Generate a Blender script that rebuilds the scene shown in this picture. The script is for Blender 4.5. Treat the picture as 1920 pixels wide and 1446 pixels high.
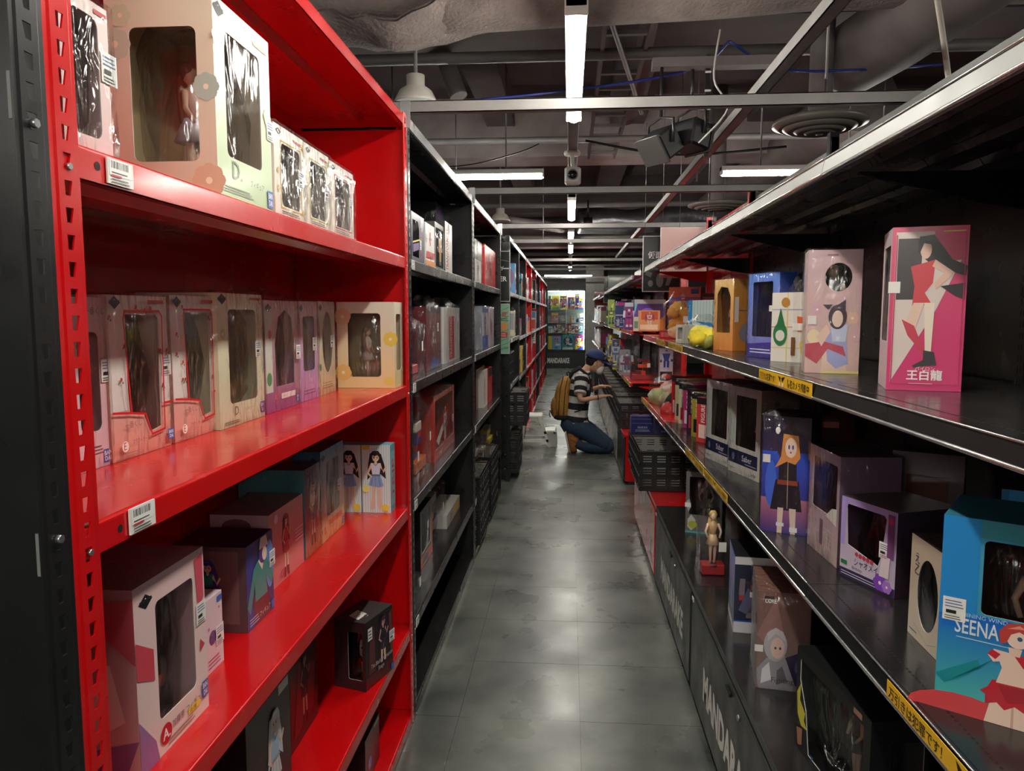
import bpy, math, random
import numpy as np
from mathutils import Vector, Matrix, noise
from mathutils.geometry import tessellate_polygon

for o in list(bpy.data.objects):
    bpy.data.objects.remove(o)
SC = bpy.context.scene
COL = SC.collection

# ------------------------------------------------------------------ camera, world, exposure
EYE = Vector((0.0, 0.0, 1.52))
FPX, VX, VY = 1400.0, 1067.0, 588.0
_y = Vector((VX - 960, 723 - VY, -FPX)).normalized()
_z = Vector((0, FPX, 723 - VY)).normalized()
_x = _y.cross(_z)
RW = Matrix((_x, _y, _z)).transposed()      # world -> camera
cam_d = bpy.data.cameras.new('camera')
cam_d.sensor_width = 36.0
cam_d.lens = FPX / 1920 * 36
cam_d.clip_start = 0.02
cam_d.clip_end = 100
cam = bpy.data.objects.new('camera', cam_d)
COL.objects.link(cam)
cam.matrix_world = Matrix.Translation(EYE) @ RW.transposed().to_4x4()
SC.camera = cam
w_ = bpy.data.worlds.new('world')
SC.world = w_
w_.use_nodes = True
w_.node_tree.nodes['Background'].inputs[0].default_value = (0.5, 0.52, 0.55, 1)
w_.node_tree.nodes['Background'].inputs[1].default_value = 0.05
SC.view_settings.view_transform = 'Standard'
SC.view_settings.look = 'None'
SC.view_settings.exposure = 1.88
SC.view_settings.gamma = 1.0
SC.view_settings.use_curve_mapping = False
SC.cycles.max_bounces = 8
SC.cycles.transparent_max_bounces = 24
SC.cycles.sample_clamp_indirect = 4.0
TUBE = 20.0            # emission of the ceiling battens
CASE_LED = 16.0

def proj(p):
    c = RW @ (Vector(p) - EYE)
    return 960 + FPX * c.x / -c.z, 723 - FPX * c.y / -c.z

def solve(p, axis, px=None, py=None):
    """the point with two known coordinates whose third puts it on a pixel column or row"""
    a = RW @ (Vector([0 if i == axis else p[i] for i in range(3)]) - EYE)
    d = RW.col[axis]
    if px is not None:
        k = (px - 960) / FPX
        t = -(a.x + k * a.z) / (d.x + k * d.z)
    else:
        k = (723 - py) / FPX
        t = -(a.y + k * a.z) / (d.y + k * d.z)
    q = list(p)
    q[axis] = t
    return t

def lin(c):
    if isinstance(c, str):
        c = PAL[c]
    r = []
    for v in c[:3]:
        v = v / 255.0
        r.append(v / 12.92 if v <= 0.04045 else ((v + 0.055) / 1.055) ** 2.4)
    return (r[0], r[1], r[2], 1.0)

PAL = dict(red=(205, 30, 34), white=(226, 224, 220), black=(22, 22, 25), grey=(120, 120, 124), blue=(40, 70, 170),
           navy=(26, 34, 84), teal=(40, 140, 150), green=(50, 130, 70), yellow=(226, 196, 50), orange=(222, 120, 36),
           purple=(92, 50, 140), pink=(226, 130, 160), cream=(232, 226, 196), silver=(170, 174, 180), brown=(110, 74, 50),
           magenta=(190, 40, 120), lime=(160, 200, 60), peach=(236, 190, 160), mauve=(150, 120, 150), skyblue=(110, 170, 220))

# ------------------------------------------------------------------ materials
MATS = {}
def mat(name, base=None, rough=0.4, metal=0.0, spec=0.5, coat=0.0, coat_rough=0.1, rn=0.0, cn=0.0, cs=8.0, bump=0.0, bs=40.0, trans=0.0):
    m = bpy.data.materials.new(name)
    m.use_nodes = True
    nt = m.node_tree
    b = nt.nodes['Principled BSDF']
    b.inputs['Roughness'].default_value = rough
    b.inputs['Metallic'].default_value = metal
    b.inputs['Specular IOR Level'].default_value = spec
    b.inputs['Coat Weight'].default_value = coat
    b.inputs['Coat Roughness'].default_value = coat_rough
    src = None
    if base is None:
        a = nt.nodes.new('ShaderNodeAttribute')
        a.attribute_name = 'Col'
        src = a.outputs['Color']
    else:
        rgb = nt.nodes.new('ShaderNodeRGB')
        rgb.outputs[0].default_value = lin(base)
        src = rgb.outputs[0]
    tc = nt.nodes.new('ShaderNodeTexCoord')
    if rn or cn:
        n = nt.nodes.new('ShaderNodeTexNoise')
        n.inputs['Scale'].default_value = cs
        n.inputs['Detail'].default_value = 6
        nt.links.new(tc.outputs['Object'], n.inputs['Vector'])
        if cn:
            mr = nt.nodes.new('ShaderNodeMapRange')
            mr.inputs['From Min'].default_value = 0.3
            mr.inputs['From Max'].default_value = 0.7
            mr.inputs['To Min'].default_value = 1 - cn
            mr.inputs['To Max'].default_value = 1 + cn
            nt.links.new(n.outputs['Fac'], mr.inputs['Value'])
            mx = nt.nodes.new('ShaderNodeMix')
            mx.data_type = 'RGBA'
            mx.blend_type = 'MULTIPLY'
            mx.inputs['Factor'].default_value = 1
            nt.links.new(src, mx.inputs['A'])
            nt.links.new(mr.outputs['Result'], mx.inputs['B'])
            src = mx.outputs['Result']
        if rn:
            mr = nt.nodes.new('ShaderNodeMapRange')
            mr.inputs['From Min'].default_value = 0.3
            mr.inputs['From Max'].default_value = 0.7
            mr.inputs['To Min'].default_value = max(0.02, rough - rn)
            mr.inputs['To Max'].default_value = rough + rn
            nt.links.new(n.outputs['Fac'], mr.inputs['Value'])
            nt.links.new(mr.outputs['Result'], b.inputs['Roughness'])
    nt.links.new(src, b.inputs['Base Color'])
    if bump:
        n = nt.nodes.new('ShaderNodeTexNoise')
        n.inputs['Scale'].default_value = bs
        n.inputs['Detail'].default_value = 3
        nt.links.new(tc.outputs['Object'], n.inputs['Vector'])
        bp = nt.nodes.new('ShaderNodeBump')
        bp.inputs['Strength'].default_value = bump
        bp.inputs['Distance'].default_value = 0.01
        nt.links.new(n.outputs['Fac'], bp.inputs['Height'])
        nt.links.new(bp.outputs['Normal'], b.inputs['Normal'])
    MATS[name] = m
    return m

mat('red_paint', (202, 9, 14), 0.24, rn=0.05, cn=0.02, coat=0.35, coat_rough=0.12)
mat('black_paint', (27, 28, 29), 0.3, rn=0.05, cn=0.05, cs=12)
mat('charcoal_paint', (50, 53, 52), 0.36, rn=0.08, cn=0.12, cs=10)
mat('grey_paint', (120, 122, 120), 0.4, rn=0.08, cn=0.1)
mat('light_panel', (176, 176, 168), 0.3, rn=0.1, cn=0.05)
mat('galvanised', (170, 172, 172), 0.32, metal=0.85, rn=0.08, cn=0.06, cs=6)
mat('chrome', (205, 205, 200), 0.22, metal=0.9, rn=0.06)
mat('shelf_top', (36, 34, 34), 0.2, rn=0.05, cn=0.06, cs=14, spec=0.5)
mat('ceiling_dark', (94, 85, 85), 0.85, cn=0.2, cs=3)
mat('ceiling_beam', (170, 160, 158), 0.8, cn=0.2, cs=4)
mat('steel_beam', (140, 138, 136), 0.5, metal=0.2, cn=0.15, cs=6)
mat('duct_cloth', (146, 133, 129), 0.9, cn=0.25, cs=7, bump=0.8, bs=60)
mat('duct_grey', (106, 98, 97), 0.6, cn=0.2, cs=5)
mat('foil', (160, 160, 165), 0.28, metal=0.9, cn=0.2, cs=8, bump=0.8, bs=14)
mat('wall_paint', (110, 112, 112), 0.6, cn=0.08, cs=2)
mat('print', None, 0.34, coat=0.25, coat_rough=0.15)
mat('gloss', None, 0.16, coat=0.3, coat_rough=0.05)
mat('matte', None, 0.65)
mat('plastic', None, 0.36, rn=0.05)
mat('cloth', None, 0.9, bump=0.25, bs=180, cn=0.12, cs=40)
mat('skin', None, 0.55, spec=0.35, cn=0.05)
mat('crate', (30, 30, 31), 0.33, rn=0.08, cn=0.1)

def film(name, tint, base_fac, rough, bump, bs):
    m = bpy.data.materials.new(name)
    m.use_nodes = True
    nt = m.node_tree
    nt.nodes.clear()
    out = nt.nodes.new('ShaderNodeOutputMaterial')
    tr = nt.nodes.new('ShaderNodeBsdfTransparent')
    tr.inputs[0].default_value = lin(tint)
    gl = nt.nodes.new('ShaderNodeBsdfGlossy')
    gl.inputs['Roughness'].default_value = rough
    mx = nt.nodes.new('ShaderNodeMixShader')
    lw = nt.nodes.new('ShaderNodeLayerWeight')
    lw.inputs['Blend'].default_value = 0.5
    fr = nt.nodes.new('ShaderNodeMath')
    fr.operation = 'POWER'
    fr.inputs[1].default_value = 3.5
    nt.links.new(lw.outputs['Facing'], fr.inputs[0])
    fm = nt.nodes.new('ShaderNodeMath')
    fm.operation = 'MULTIPLY'
    fm.inputs[1].default_value = 0.45
    nt.links.new(fr.outputs[0], fm.inputs[0])
    fr = fm
    ad = nt.nodes.new('ShaderNodeMath')
    ad.operation = 'ADD'
    ad.use_clamp = True
    ad.inputs[1].default_value = base_fac
    nt.links.new(fr.outputs[0], ad.inputs[0])
    nt.links.new(ad.outputs[0], mx.inputs[0])
    nt.links.new(tr.outputs[0], mx.inputs[1])
    nt.links.new(gl.outputs[0], mx.inputs[2])
    nt.links.new(mx.outputs[0], out.inputs[0])
    if bump:
        tc = nt.nodes.new('ShaderNodeTexCoord')
        mp = nt.nodes.new('ShaderNodeMapping')
        mp.inputs['Rotation'].default_value = (0.4, 0.5, 0.3)
        mp.inputs['Scale'].default_value = (1, 1, 0.35)
        n = nt.nodes.new('ShaderNodeTexNoise')
        n.inputs['Scale'].default_value = bs
        n.inputs['Detail'].default_value = 2
        n.inputs['Distortion'].default_value = 1.2
        nt.links.new(tc.outputs['Object'], mp.inputs[0])
        nt.links.new(mp.outputs[0], n.inputs['Vector'])
        bp = nt.nodes.new('ShaderNodeBump')
        bp.inputs['Strength'].default_value = bump
        bp.inputs['Distance'].default_value = 0.02
        nt.links.new(n.outputs['Fac'], bp.inputs['Height'])
        nt.links.new(bp.outputs['Normal'], gl.inputs['Normal'])
        nt.links.new(bp.outputs['Normal'], lw.inputs['Normal'])
    MATS[name] = m
film('clear_film', (246, 247, 247), 0.03, 0.06, 0.15, 12)
film('poly_bag', (252, 252, 252), 0.045, 0.10, 1.0, 22)
film('blister', (232, 230, 228), 0.13, 0.12, 0.9, 16)
film('glass', (235, 242, 240), 0.01, 0.02, 0, 1)
film('tinted_film', (190, 176, 176), 0.04, 0.12, 0.3, 12)

def emit(name, c, s):
    m = bpy.data.materials.new(name)
    m.use_nodes = True
    nt = m.node_tree
    nt.nodes.clear()
    e = nt.nodes.new('ShaderNodeEmission')
    e.inputs[0].default_value = (*c, 1)
    e.inputs[1].default_value = s
    out = nt.nodes.new('ShaderNodeOutputMaterial')
    nt.links.new(e.outputs[0], out.inputs[0])
    MATS[name] = m
emit('tube_light', (1.0, 0.955, 0.86), TUBE)
emit('case_light', (0.93, 1.0, 0.97), CASE_LED)

def floor_material():
    m = bpy.data.materials.new('floor_vinyl')
    m.use_nodes = True
    nt = m.node_tree
    b = nt.nodes['Principled BSDF']
    ge = nt.nodes.new('ShaderNodeNewGeometry')
    def nz(s, d, dist=0.0):
        n = nt.nodes.new('ShaderNodeTexNoise')
        n.inputs['Scale'].default_value = s
        n.inputs['Detail'].default_value = d
        n.inputs['Distortion'].default_value = dist
        nt.links.new(ge.outputs['Position'], n.inputs['Vector'])
        return n.outputs['Fac']
    def ramp(src, a, b_, ca, cb):
        r = nt.nodes.new('ShaderNodeValToRGB')
        r.color_ramp.interpolation = 'B_SPLINE'
        r.color_ramp.elements[0].position = a
        r.color_ramp.elements[1].position = b_
        r.color_ramp.elements[0].color = ca
        r.color_ramp.elements[1].color = cb
        nt.links.new(src, r.inputs[0])
        return r.outputs[0]
    big = ramp(nz(2.6, 5, 0.0), 0.34, 0.66, lin((36, 41, 43)), lin((122, 126, 116)))
    fine = ramp(nz(30, 6, 0.0), 0.2, 0.8, (0.82, 0.82, 0.82, 1), (1.14, 1.14, 1.12, 1))
    mx = nt.nodes.new('ShaderNodeMix')
    mx.data_type = 'RGBA'
    mx.blend_type = 'MULTIPLY'
    mx.inputs['Factor'].default_value = 1
    nt.links.new(big, mx.inputs['A'])
    nt.links.new(fine, mx.inputs['B'])
    nt.links.new(mx.outputs['Result'], b.inputs['Base Color'])
    r = ramp(nz(3, 4, 0.1), 0.3, 0.7, (0.20, 0.20, 0.20, 1), (0.42, 0.42, 0.42, 1))
    nt.links.new(r, b.inputs['Roughness'])
    b.inputs['Specular IOR Level'].default_value = 0.75
    MATS['floor_vinyl'] = m
floor_material()

# ------------------------------------------------------------------ mesh builder
class MB:
    def __init__(s):
        s.v, s.f, s.c, s.m, s.s = [], [], [], [], []
    def face(s, pts, col=(200, 200, 200), m='print', smooth=False):
        i = len(s.v)
        s.v.extend([tuple(p) for p in pts])
        s.f.append(tuple(range(i, i + len(pts))))
        s.c.append(lin(col) if not (isinstance(col, list)) else col)
        s.m.append(m)
        s.s.append(smooth)
    def mesh(s, verts, faces, col, m, smooth=False):
        i = len(s.v)
        s.v.extend([tuple(p) for p in verts])
        cc = lin(col)
        for f in faces:
            s.f.append(tuple(i + k for k in f))
            s.c.append(cc)
            s.m.append(m)
            s.s.append(smooth)
    def box(s, a, b, col=(200, 200, 200), m='print', M=None, bev=0.0):
        x0, y0, z0 = [min(a[i], b[i]) for i in range(3)]
        x1, y1, z1 = [max(a[i], b[i]) for i in range(3)]
        if bev > 0:
            e = bev
            vs, fs = [], []
            def P(x, y, z):
                vs.append((x, y, z)); return len(vs) - 1
            ix = {}
            for sx in (0, 1):
                for sy in (0, 1):
                    for sz in (0, 1):
                        X, Y, Z = (x0, x1)[sx], (y0, y1)[sy], (z0, z1)[sz]
                        dx, dy, dz = (e, -e)[sx], (e, -e)[sy], (e, -e)[sz]
                        ix[sx, sy, sz] = (P(X, Y + dy, Z + dz), P(X + dx, Y, Z + dz), P(X + dx, Y + dy, Z))
            g = lambda a, b, c, k: ix[a, b, c][k]
            for t in (0, 1):
                fs.append((g(t,0,0,0), g(t,1,0,0), g(t,1,1,0), g(t,0,1,0)))
                fs.append((g(0,t,0,1), g(1,t,0,1), g(1,t,1,1), g(0,t,1,1)))
                fs.append((g(0,0,t,2), g(1,0,t,2), g(1,1,t,2), g(0,1,t,2)))
            for a_ in (0, 1):
                for b_ in (0, 1):
                    fs.append((g(a_,b_,0,0), g(a_,b_,1,0), g(a_,b_,1,1), g(a_,b_,0,1)))
                    fs.append((g(a_,0,b_,0), g(a_,1,b_,0), g(a_,1,b_,2), g(a_,0,b_,2)))
                    fs.append((g(0,a_,b_,1), g(1,a_,b_,1), g(1,a_,b_,2), g(0,a_,b_,2)))
            for k in ix.values():
                fs.append(k)
        else:
            vs = [(x, y, z) for x in (x0, x1) for y in (y0, y1) for z in (z0, z1)]
            fs = [(0, 1, 3, 2), (4, 6, 7, 5), (0, 4, 5, 1), (2, 3, 7, 6), (0, 2, 6, 4), (1, 5, 7, 3)]
        if M is not None:
            vs = [M @ Vector(v) for v in vs]
        s.mesh(vs, fs, col, m)
    def loft(s, rings, col, m='plastic', smooth=True, cap=True, closed=False):
        """rings: equally long lists of points"""
        n = len(rings[0])
        i0 = len(s.v)
        for r in rings:
            s.v.extend([tuple(p) for p in r])
        cc = lin(col) if not callable(col) else None
        R = len(rings)
        for k in range(R if closed else R - 1):
            k2 = (k + 1) % R
            for j in range(n):
                j2 = (j + 1) % n
                s.f.append((i0 + k * n + j, i0 + k * n + j2, i0 + k2 * n + j2, i0 + k2 * n + j))
                s.c.append(cc or lin(col(k, j)))
                s.m.append(m)
                s.s.append(smooth)
        if cap and not closed:
            for k in (0, R - 1):
                f = [i0 + k * n + j for j in range(n)]
                s.f.append(tuple(f if k else f[::-1]))
                s.c.append(cc or lin(col(min(k, R - 2), 0)))
                s.m.append(m)
                s.s.append(False)
    def cyl(s, a, b, r0, r1=None, col=(120, 120, 120), m='plastic', n=12, smooth=True):
        a, b = Vector(a), Vector(b)
        r1 = r0 if r1 is None else r1
        d = (b - a).normalized()
        u = d.orthogonal().normalized()
        w = d.cross(u)
        rings = []
        for p, r in ((a, r0), (b, r1)):
            rings.append([p + (u * math.cos(t) + w * math.sin(t)) * r for t in [2 * math.pi * k / n for k in range(n)]])
        s.loft(rings, col, m, smooth)
    def tube(s, pts, r, col=(40, 40, 40), m='plastic', n=8, radii=None):
        pts = [Vector(p) for p in pts]
        rings = []
        u = None
        for i, p in enumerate(pts):
            d = (pts[min(i + 1, len(pts) - 1)] - pts[max(i - 1, 0)]).normalized()
            if u is None:
                u = d.orthogonal().normalized()
            u = (u - d * u.dot(d)).normalized()
            w = d.cross(u)
            rr = radii[i] if radii else r
            rings.append([p + (u * math.cos(t) + w * math.sin(t)) * rr for t in [2 * math.pi * k / n for k in range(n)]])
        s.loft(rings, col, m)
    def lathe(s, prof, c=(0, 0, 0), col=(120, 120, 120), m='plastic', n=16, axis=2, smooth=True):
        c = Vector(c)
        rings = []
        for r, h in prof:
            ring = []
            for k in range(n):
                t = 2 * math.pi * k / n
                p = Vector((r * math.cos(t), r * math.sin(t), h))
                if axis == 0:
                    p = Vector((p.z, p.x, p.y))
                elif axis == 1:
                    p = Vector((p.y, p.z, p.x))
                ring.append(c + p)
            rings.append(ring)
        s.loft(rings, col, m, smooth)
    def blob(s, c, rad, col, m='plastic', seed=0, amp=0.0, fr=3.0, nu=14, nv=9, M=None, power=1.0):
        c = Vector(c)
        rings = []
        for i in range(nv + 1):
            ph = math.pi * i / nv
            ring = []
            for j in range(nu):
                th = 2 * math.pi * j / nu
                d = Vector((math.sin(ph) * math.cos(th), math.sin(ph) * math.sin(th), -math.cos(ph)))
                if power != 1.0:
                    d = Vector([math.copysign(abs(q) ** power, q) for q in d])
                k = 1 + amp * noise.noise(d * fr + Vector((seed * 3.1, seed * 1.7, seed)))
                p = Vector((d.x * rad[0], d.y * rad[1], d.z * rad[2])) * k
                if M is not None:
                    p = M @ p
                ring.append(c + p)
            rings.append(ring)
        s.loft(rings, col, m, True, cap=False)
    def build(s, name, parent=None, origin=(0, 0, 0)):
        me = bpy.data.meshes.new(name)
        ox, oy, oz = origin
        me.from_pydata([(x - ox, y - oy, z - oz) for x, y, z in s.v], [], s.f)
        names = []
        idx = []
        for k in s.m:
            if k not in names:
                names.append(k)
            idx.append(names.index(k))
        for k in names:
            me.materials.append(MATS[k])
        me.polygons.foreach_set('material_index', idx)
        me.polygons.foreach_set('use_smooth', s.s)
        at = me.color_attributes.new('Col', 'FLOAT_COLOR', 'CORNER')
        buf = []
        for f, c in zip(s.f, s.c):
            if isinstance(c, list):
                for q in c:
                    buf.extend(q)
            else:
                buf.extend(c * len(f))
        at.data.foreach_set('color', buf)
        me.update()
        o = bpy.data.objects.new(name, me)
        COL.objects.link(o)
        if parent is not None:
            o.parent = parent
        return o

def tag(o, label, cat, group=None, kind=None):
    o['label'] = label
    o['category'] = cat
    if group:
        o['group'] = group
    if kind:
        o['kind'] = kind
    return o
def thing(name, label, cat, loc=(0, 0, 0), rz=0.0, group=None):
    o = bpy.data.objects.new(name, None)
    o.empty_display_size = 0.05
    COL.objects.link(o)
    o.location = loc
    o.rotation_euler = (0, 0, rz)
    return tag(o, label, cat, group)
def struct(o):
    o['kind'] = 'structure'
    return o
def stuff(o):
    o['kind'] = 'stuff'
    return o
def part(mb, name, root):
    """mesh written in world coordinates, hung under an unrotated root"""
    return mb.build(name, root, tuple(root.location))
def ref(o, name, parent, loc=(0, 0, 0)):
    c = o.copy()
    c.name = name
    COL.objects.link(c)
    c.parent = parent
    c.location = loc
    return c

# ------------------------------------------------------------------ lettering as flat geometry
_TXT = {}
def text_geo(t, bold=0.0):
    k = (t, bold)
    if k not in _TXT:
        cu = bpy.data.curves.new('lettering', 'FONT')
        cu.body = t
        cu.size = 1.0
        cu.offset = bold
        cu.resolution_u = 2
        ob = bpy.data.objects.new('lettering', cu)
        me = bpy.data.meshes.new_from_object(ob)
        vs = [(v.co.x, v.co.y) for v in me.vertices]
        fs = [tuple(p.vertices) for p in me.polygons]
        bpy.data.objects.remove(ob)
        bpy.data.curves.remove(cu)
        bpy.data.meshes.remove(me)
        if vs:
            x0, x1 = min(v[0] for v in vs), max(v[0] for v in vs)
            y0, y1 = min(v[1] for v in vs), max(v[1] for v in vs)
            vs = [((x - x0) / (y1 - y0), (y - y0) / (y1 - y0)) for x, y in vs]
            _TXT[k] = (vs, fs, (x1 - x0) / (y1 - y0))
        else:
            _TXT[k] = ([], [], 1.0)
    return _TXT[k]

def arc(cx, cy, rx, ry, n=20, a0=0.0, a1=2 * math.pi):
    return [(cx + rx * math.cos(a0 + (a1 - a0) * k / n), cy + ry * math.sin(a0 + (a1 - a0) * k / n)) for k in range(n)]
def rrect(x0, y0, x1, y1, r, n=4):
    p = []
    for cx, cy, a in ((x1 - r, y0 + r, -90), (x1 - r, y1 - r, 0), (x0 + r, y1 - r, 90), (x0 + r, y0 + r, 180)):
        for k in range(n + 1):
            t = math.radians(a + 90 * k / n)
            p.append((cx + r * math.cos(t), cy + r * math.sin(t)))
    return p

SKIN = (232, 196, 172)
def fig_shapes(cx, z0, H, hair, top, skirt, legs=SKIN, lean=0.0, longhair=True, boots=None, skin=SKIN):
    """a plain printed person: list of (polygon, colour) in metres"""
    q = []
    X = lambda t, v: cx + (t + lean * v) * H
    Z = lambda v: z0 + v * H
    poly = lambda pts, c: q.append(([(X(a, b), Z(b)) for a, b in pts], c))
    if longhair:
        poly([(-.10, .95), (.09, .95), (.15, .75), (.17, .52), (.08, .60), (-.06, .60), (-.15, .50), (-.13, .78)], hair)
    poly([(-.075, .50), (-.005, .50), (-.02, .27), (-.035, .02), (-.075, .02), (-.075, .27)], legs)
    poly([(.005, .50), (.08, .50), (.085, .27), (.085, .02), (.045, .02), (.03, .27)], legs)
    b = boots or hair
    poly([(-.082, .16), (-.02, .16), (-.03, 0), (-.10, 0)], b)
    poly([(.03, .16), (.092, .16), (.115, 0), (.045, 0)], b)
    poly([(-.07, .60), (.07, .60), (.13, .40), (.04, .37), (-.05, .39), (-.13, .41)], skirt)
    poly([(-.085, .79), (.085, .79), (.075, .68), (.06, .58), (-.06, .58), (-.075, .68)], top)
    poly([(-.085, .79), (-.06, .74), (-.12, .62), (-.05, .55), (-.07, .53), (-.16, .61)], skin)
    poly([(.085, .79), (.06, .74), (.12, .66), (.17, .75), (.19, .73), (.13, .62)], skin)
    poly([(-.02, .84), (.02, .84), (.02, .77), (-.02, .77)], skin)
    q.append((arc(X(0, .89), Z(.89), .062 * H, .075 * H, 16), skin))
    q.append((arc(X(-.025, .885), Z(.885), .012 * H, .016 * H, 8), (60, 40, 50)))
    q.append((arc(X(.025, .885), Z(.885), .012 * H, .016 * H, 8), (60, 40, 50)))
    for e_ in (-.022, .028):
        q.append((arc(X(e_, .890), Z(.890), .0045 * H, .006 * H, 6), (235, 235, 240)))
    for e_ in (-.042, .042):
        q.append((arc(X(e_, .862), Z(.862), .010 * H, .006 * H, 8), (236, 176, 160)))
    poly([(-.012, .845), (.012, .845), (0, .838)], (186, 80, 84))
    dk = lambda c_: tuple(int(v * .72) for v in c_)
    for t_ in (-.06, -.01, .045):
        poly([(t_, .56), (t_ + .008, .56), (t_ * 1.5 + .012, .405), (t_ * 1.5, .405)], dk(skirt))
    poly([(-.05, .79), (0, .74), (.05, .79), (.03, .79), (0, .765), (-.03, .79)], dk(top))
    poly([(-.08, .60), (.078, .60), (.078, .575), (-.08, .575)], dk(skirt))
    poly([(-.02, .30), (-.012, .50), (-.006, .50), (-.014, .30)], tuple(int(v * .85) for v in legs))
    poly([(-.08, .88), (-.05, .93), (-.01, .91), (.03, .93), (.06, .90), (.08, .87), (.085, .95), (.05, 1.0), (-.04, 1.0), (-.085, .96)], hair)
    poly([(-.085, .95), (-.06, .93), (-.062, .83), (-.078, .80), (-.092, .86)], hair)
    poly([(.085, .95), (.06, .93), (.062, .83), (.078, .80), (.092, .86)], hair)
    poly([(-.045, .975), (.02, .982), (.05, .965), (.02, .968), (-.04, .962)], tuple(min(255, int(v * 1.3 + 22)) for v in hair))
    return q
def robot_shapes(cx, z0, H, a, b, c):
    q = []
    P = lambda pts, col: q.append(([(cx + x * H, z0 + y * H) for x, y in pts], col))
    R = lambda x0, y0, x1, y1, col: P([(x0, y0), (x1, y0), (x1, y1), (x0, y1)], col)
    R(-.16, 0, -.03, .12, b); R(.03, 0, .17, .12, b)
    P([(-.13, .12), (-.03, .12), (-.02, .45), (-.14, .45)], a); P([(.03, .12), (.14, .12), (.15, .45), (.02, .45)], a)
    R(-.12, .44, .12, .54, c)
    P([(-.12, .54), (.12, .54), (.20, .82), (-.20, .82)], a); R(-.08, .62, .08, .74, c)
    P([(-.30, .86), (-.19, .86), (-.20, .5), (-.32, .5)], b); P([(.19, .86), (.31, .86), (.34, .56), (.22, .5)], b)
    R(-.31, .38, -.21, .5, c); R(.22, .42, .36, .54, c)
    R(-.06, .82, .06, .96, b); R(-.045, .87, .045, .90, (240, 220, 120)); P([(-.08, .94), (0, 1.03), (.08, .94)], a)
    return q

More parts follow.
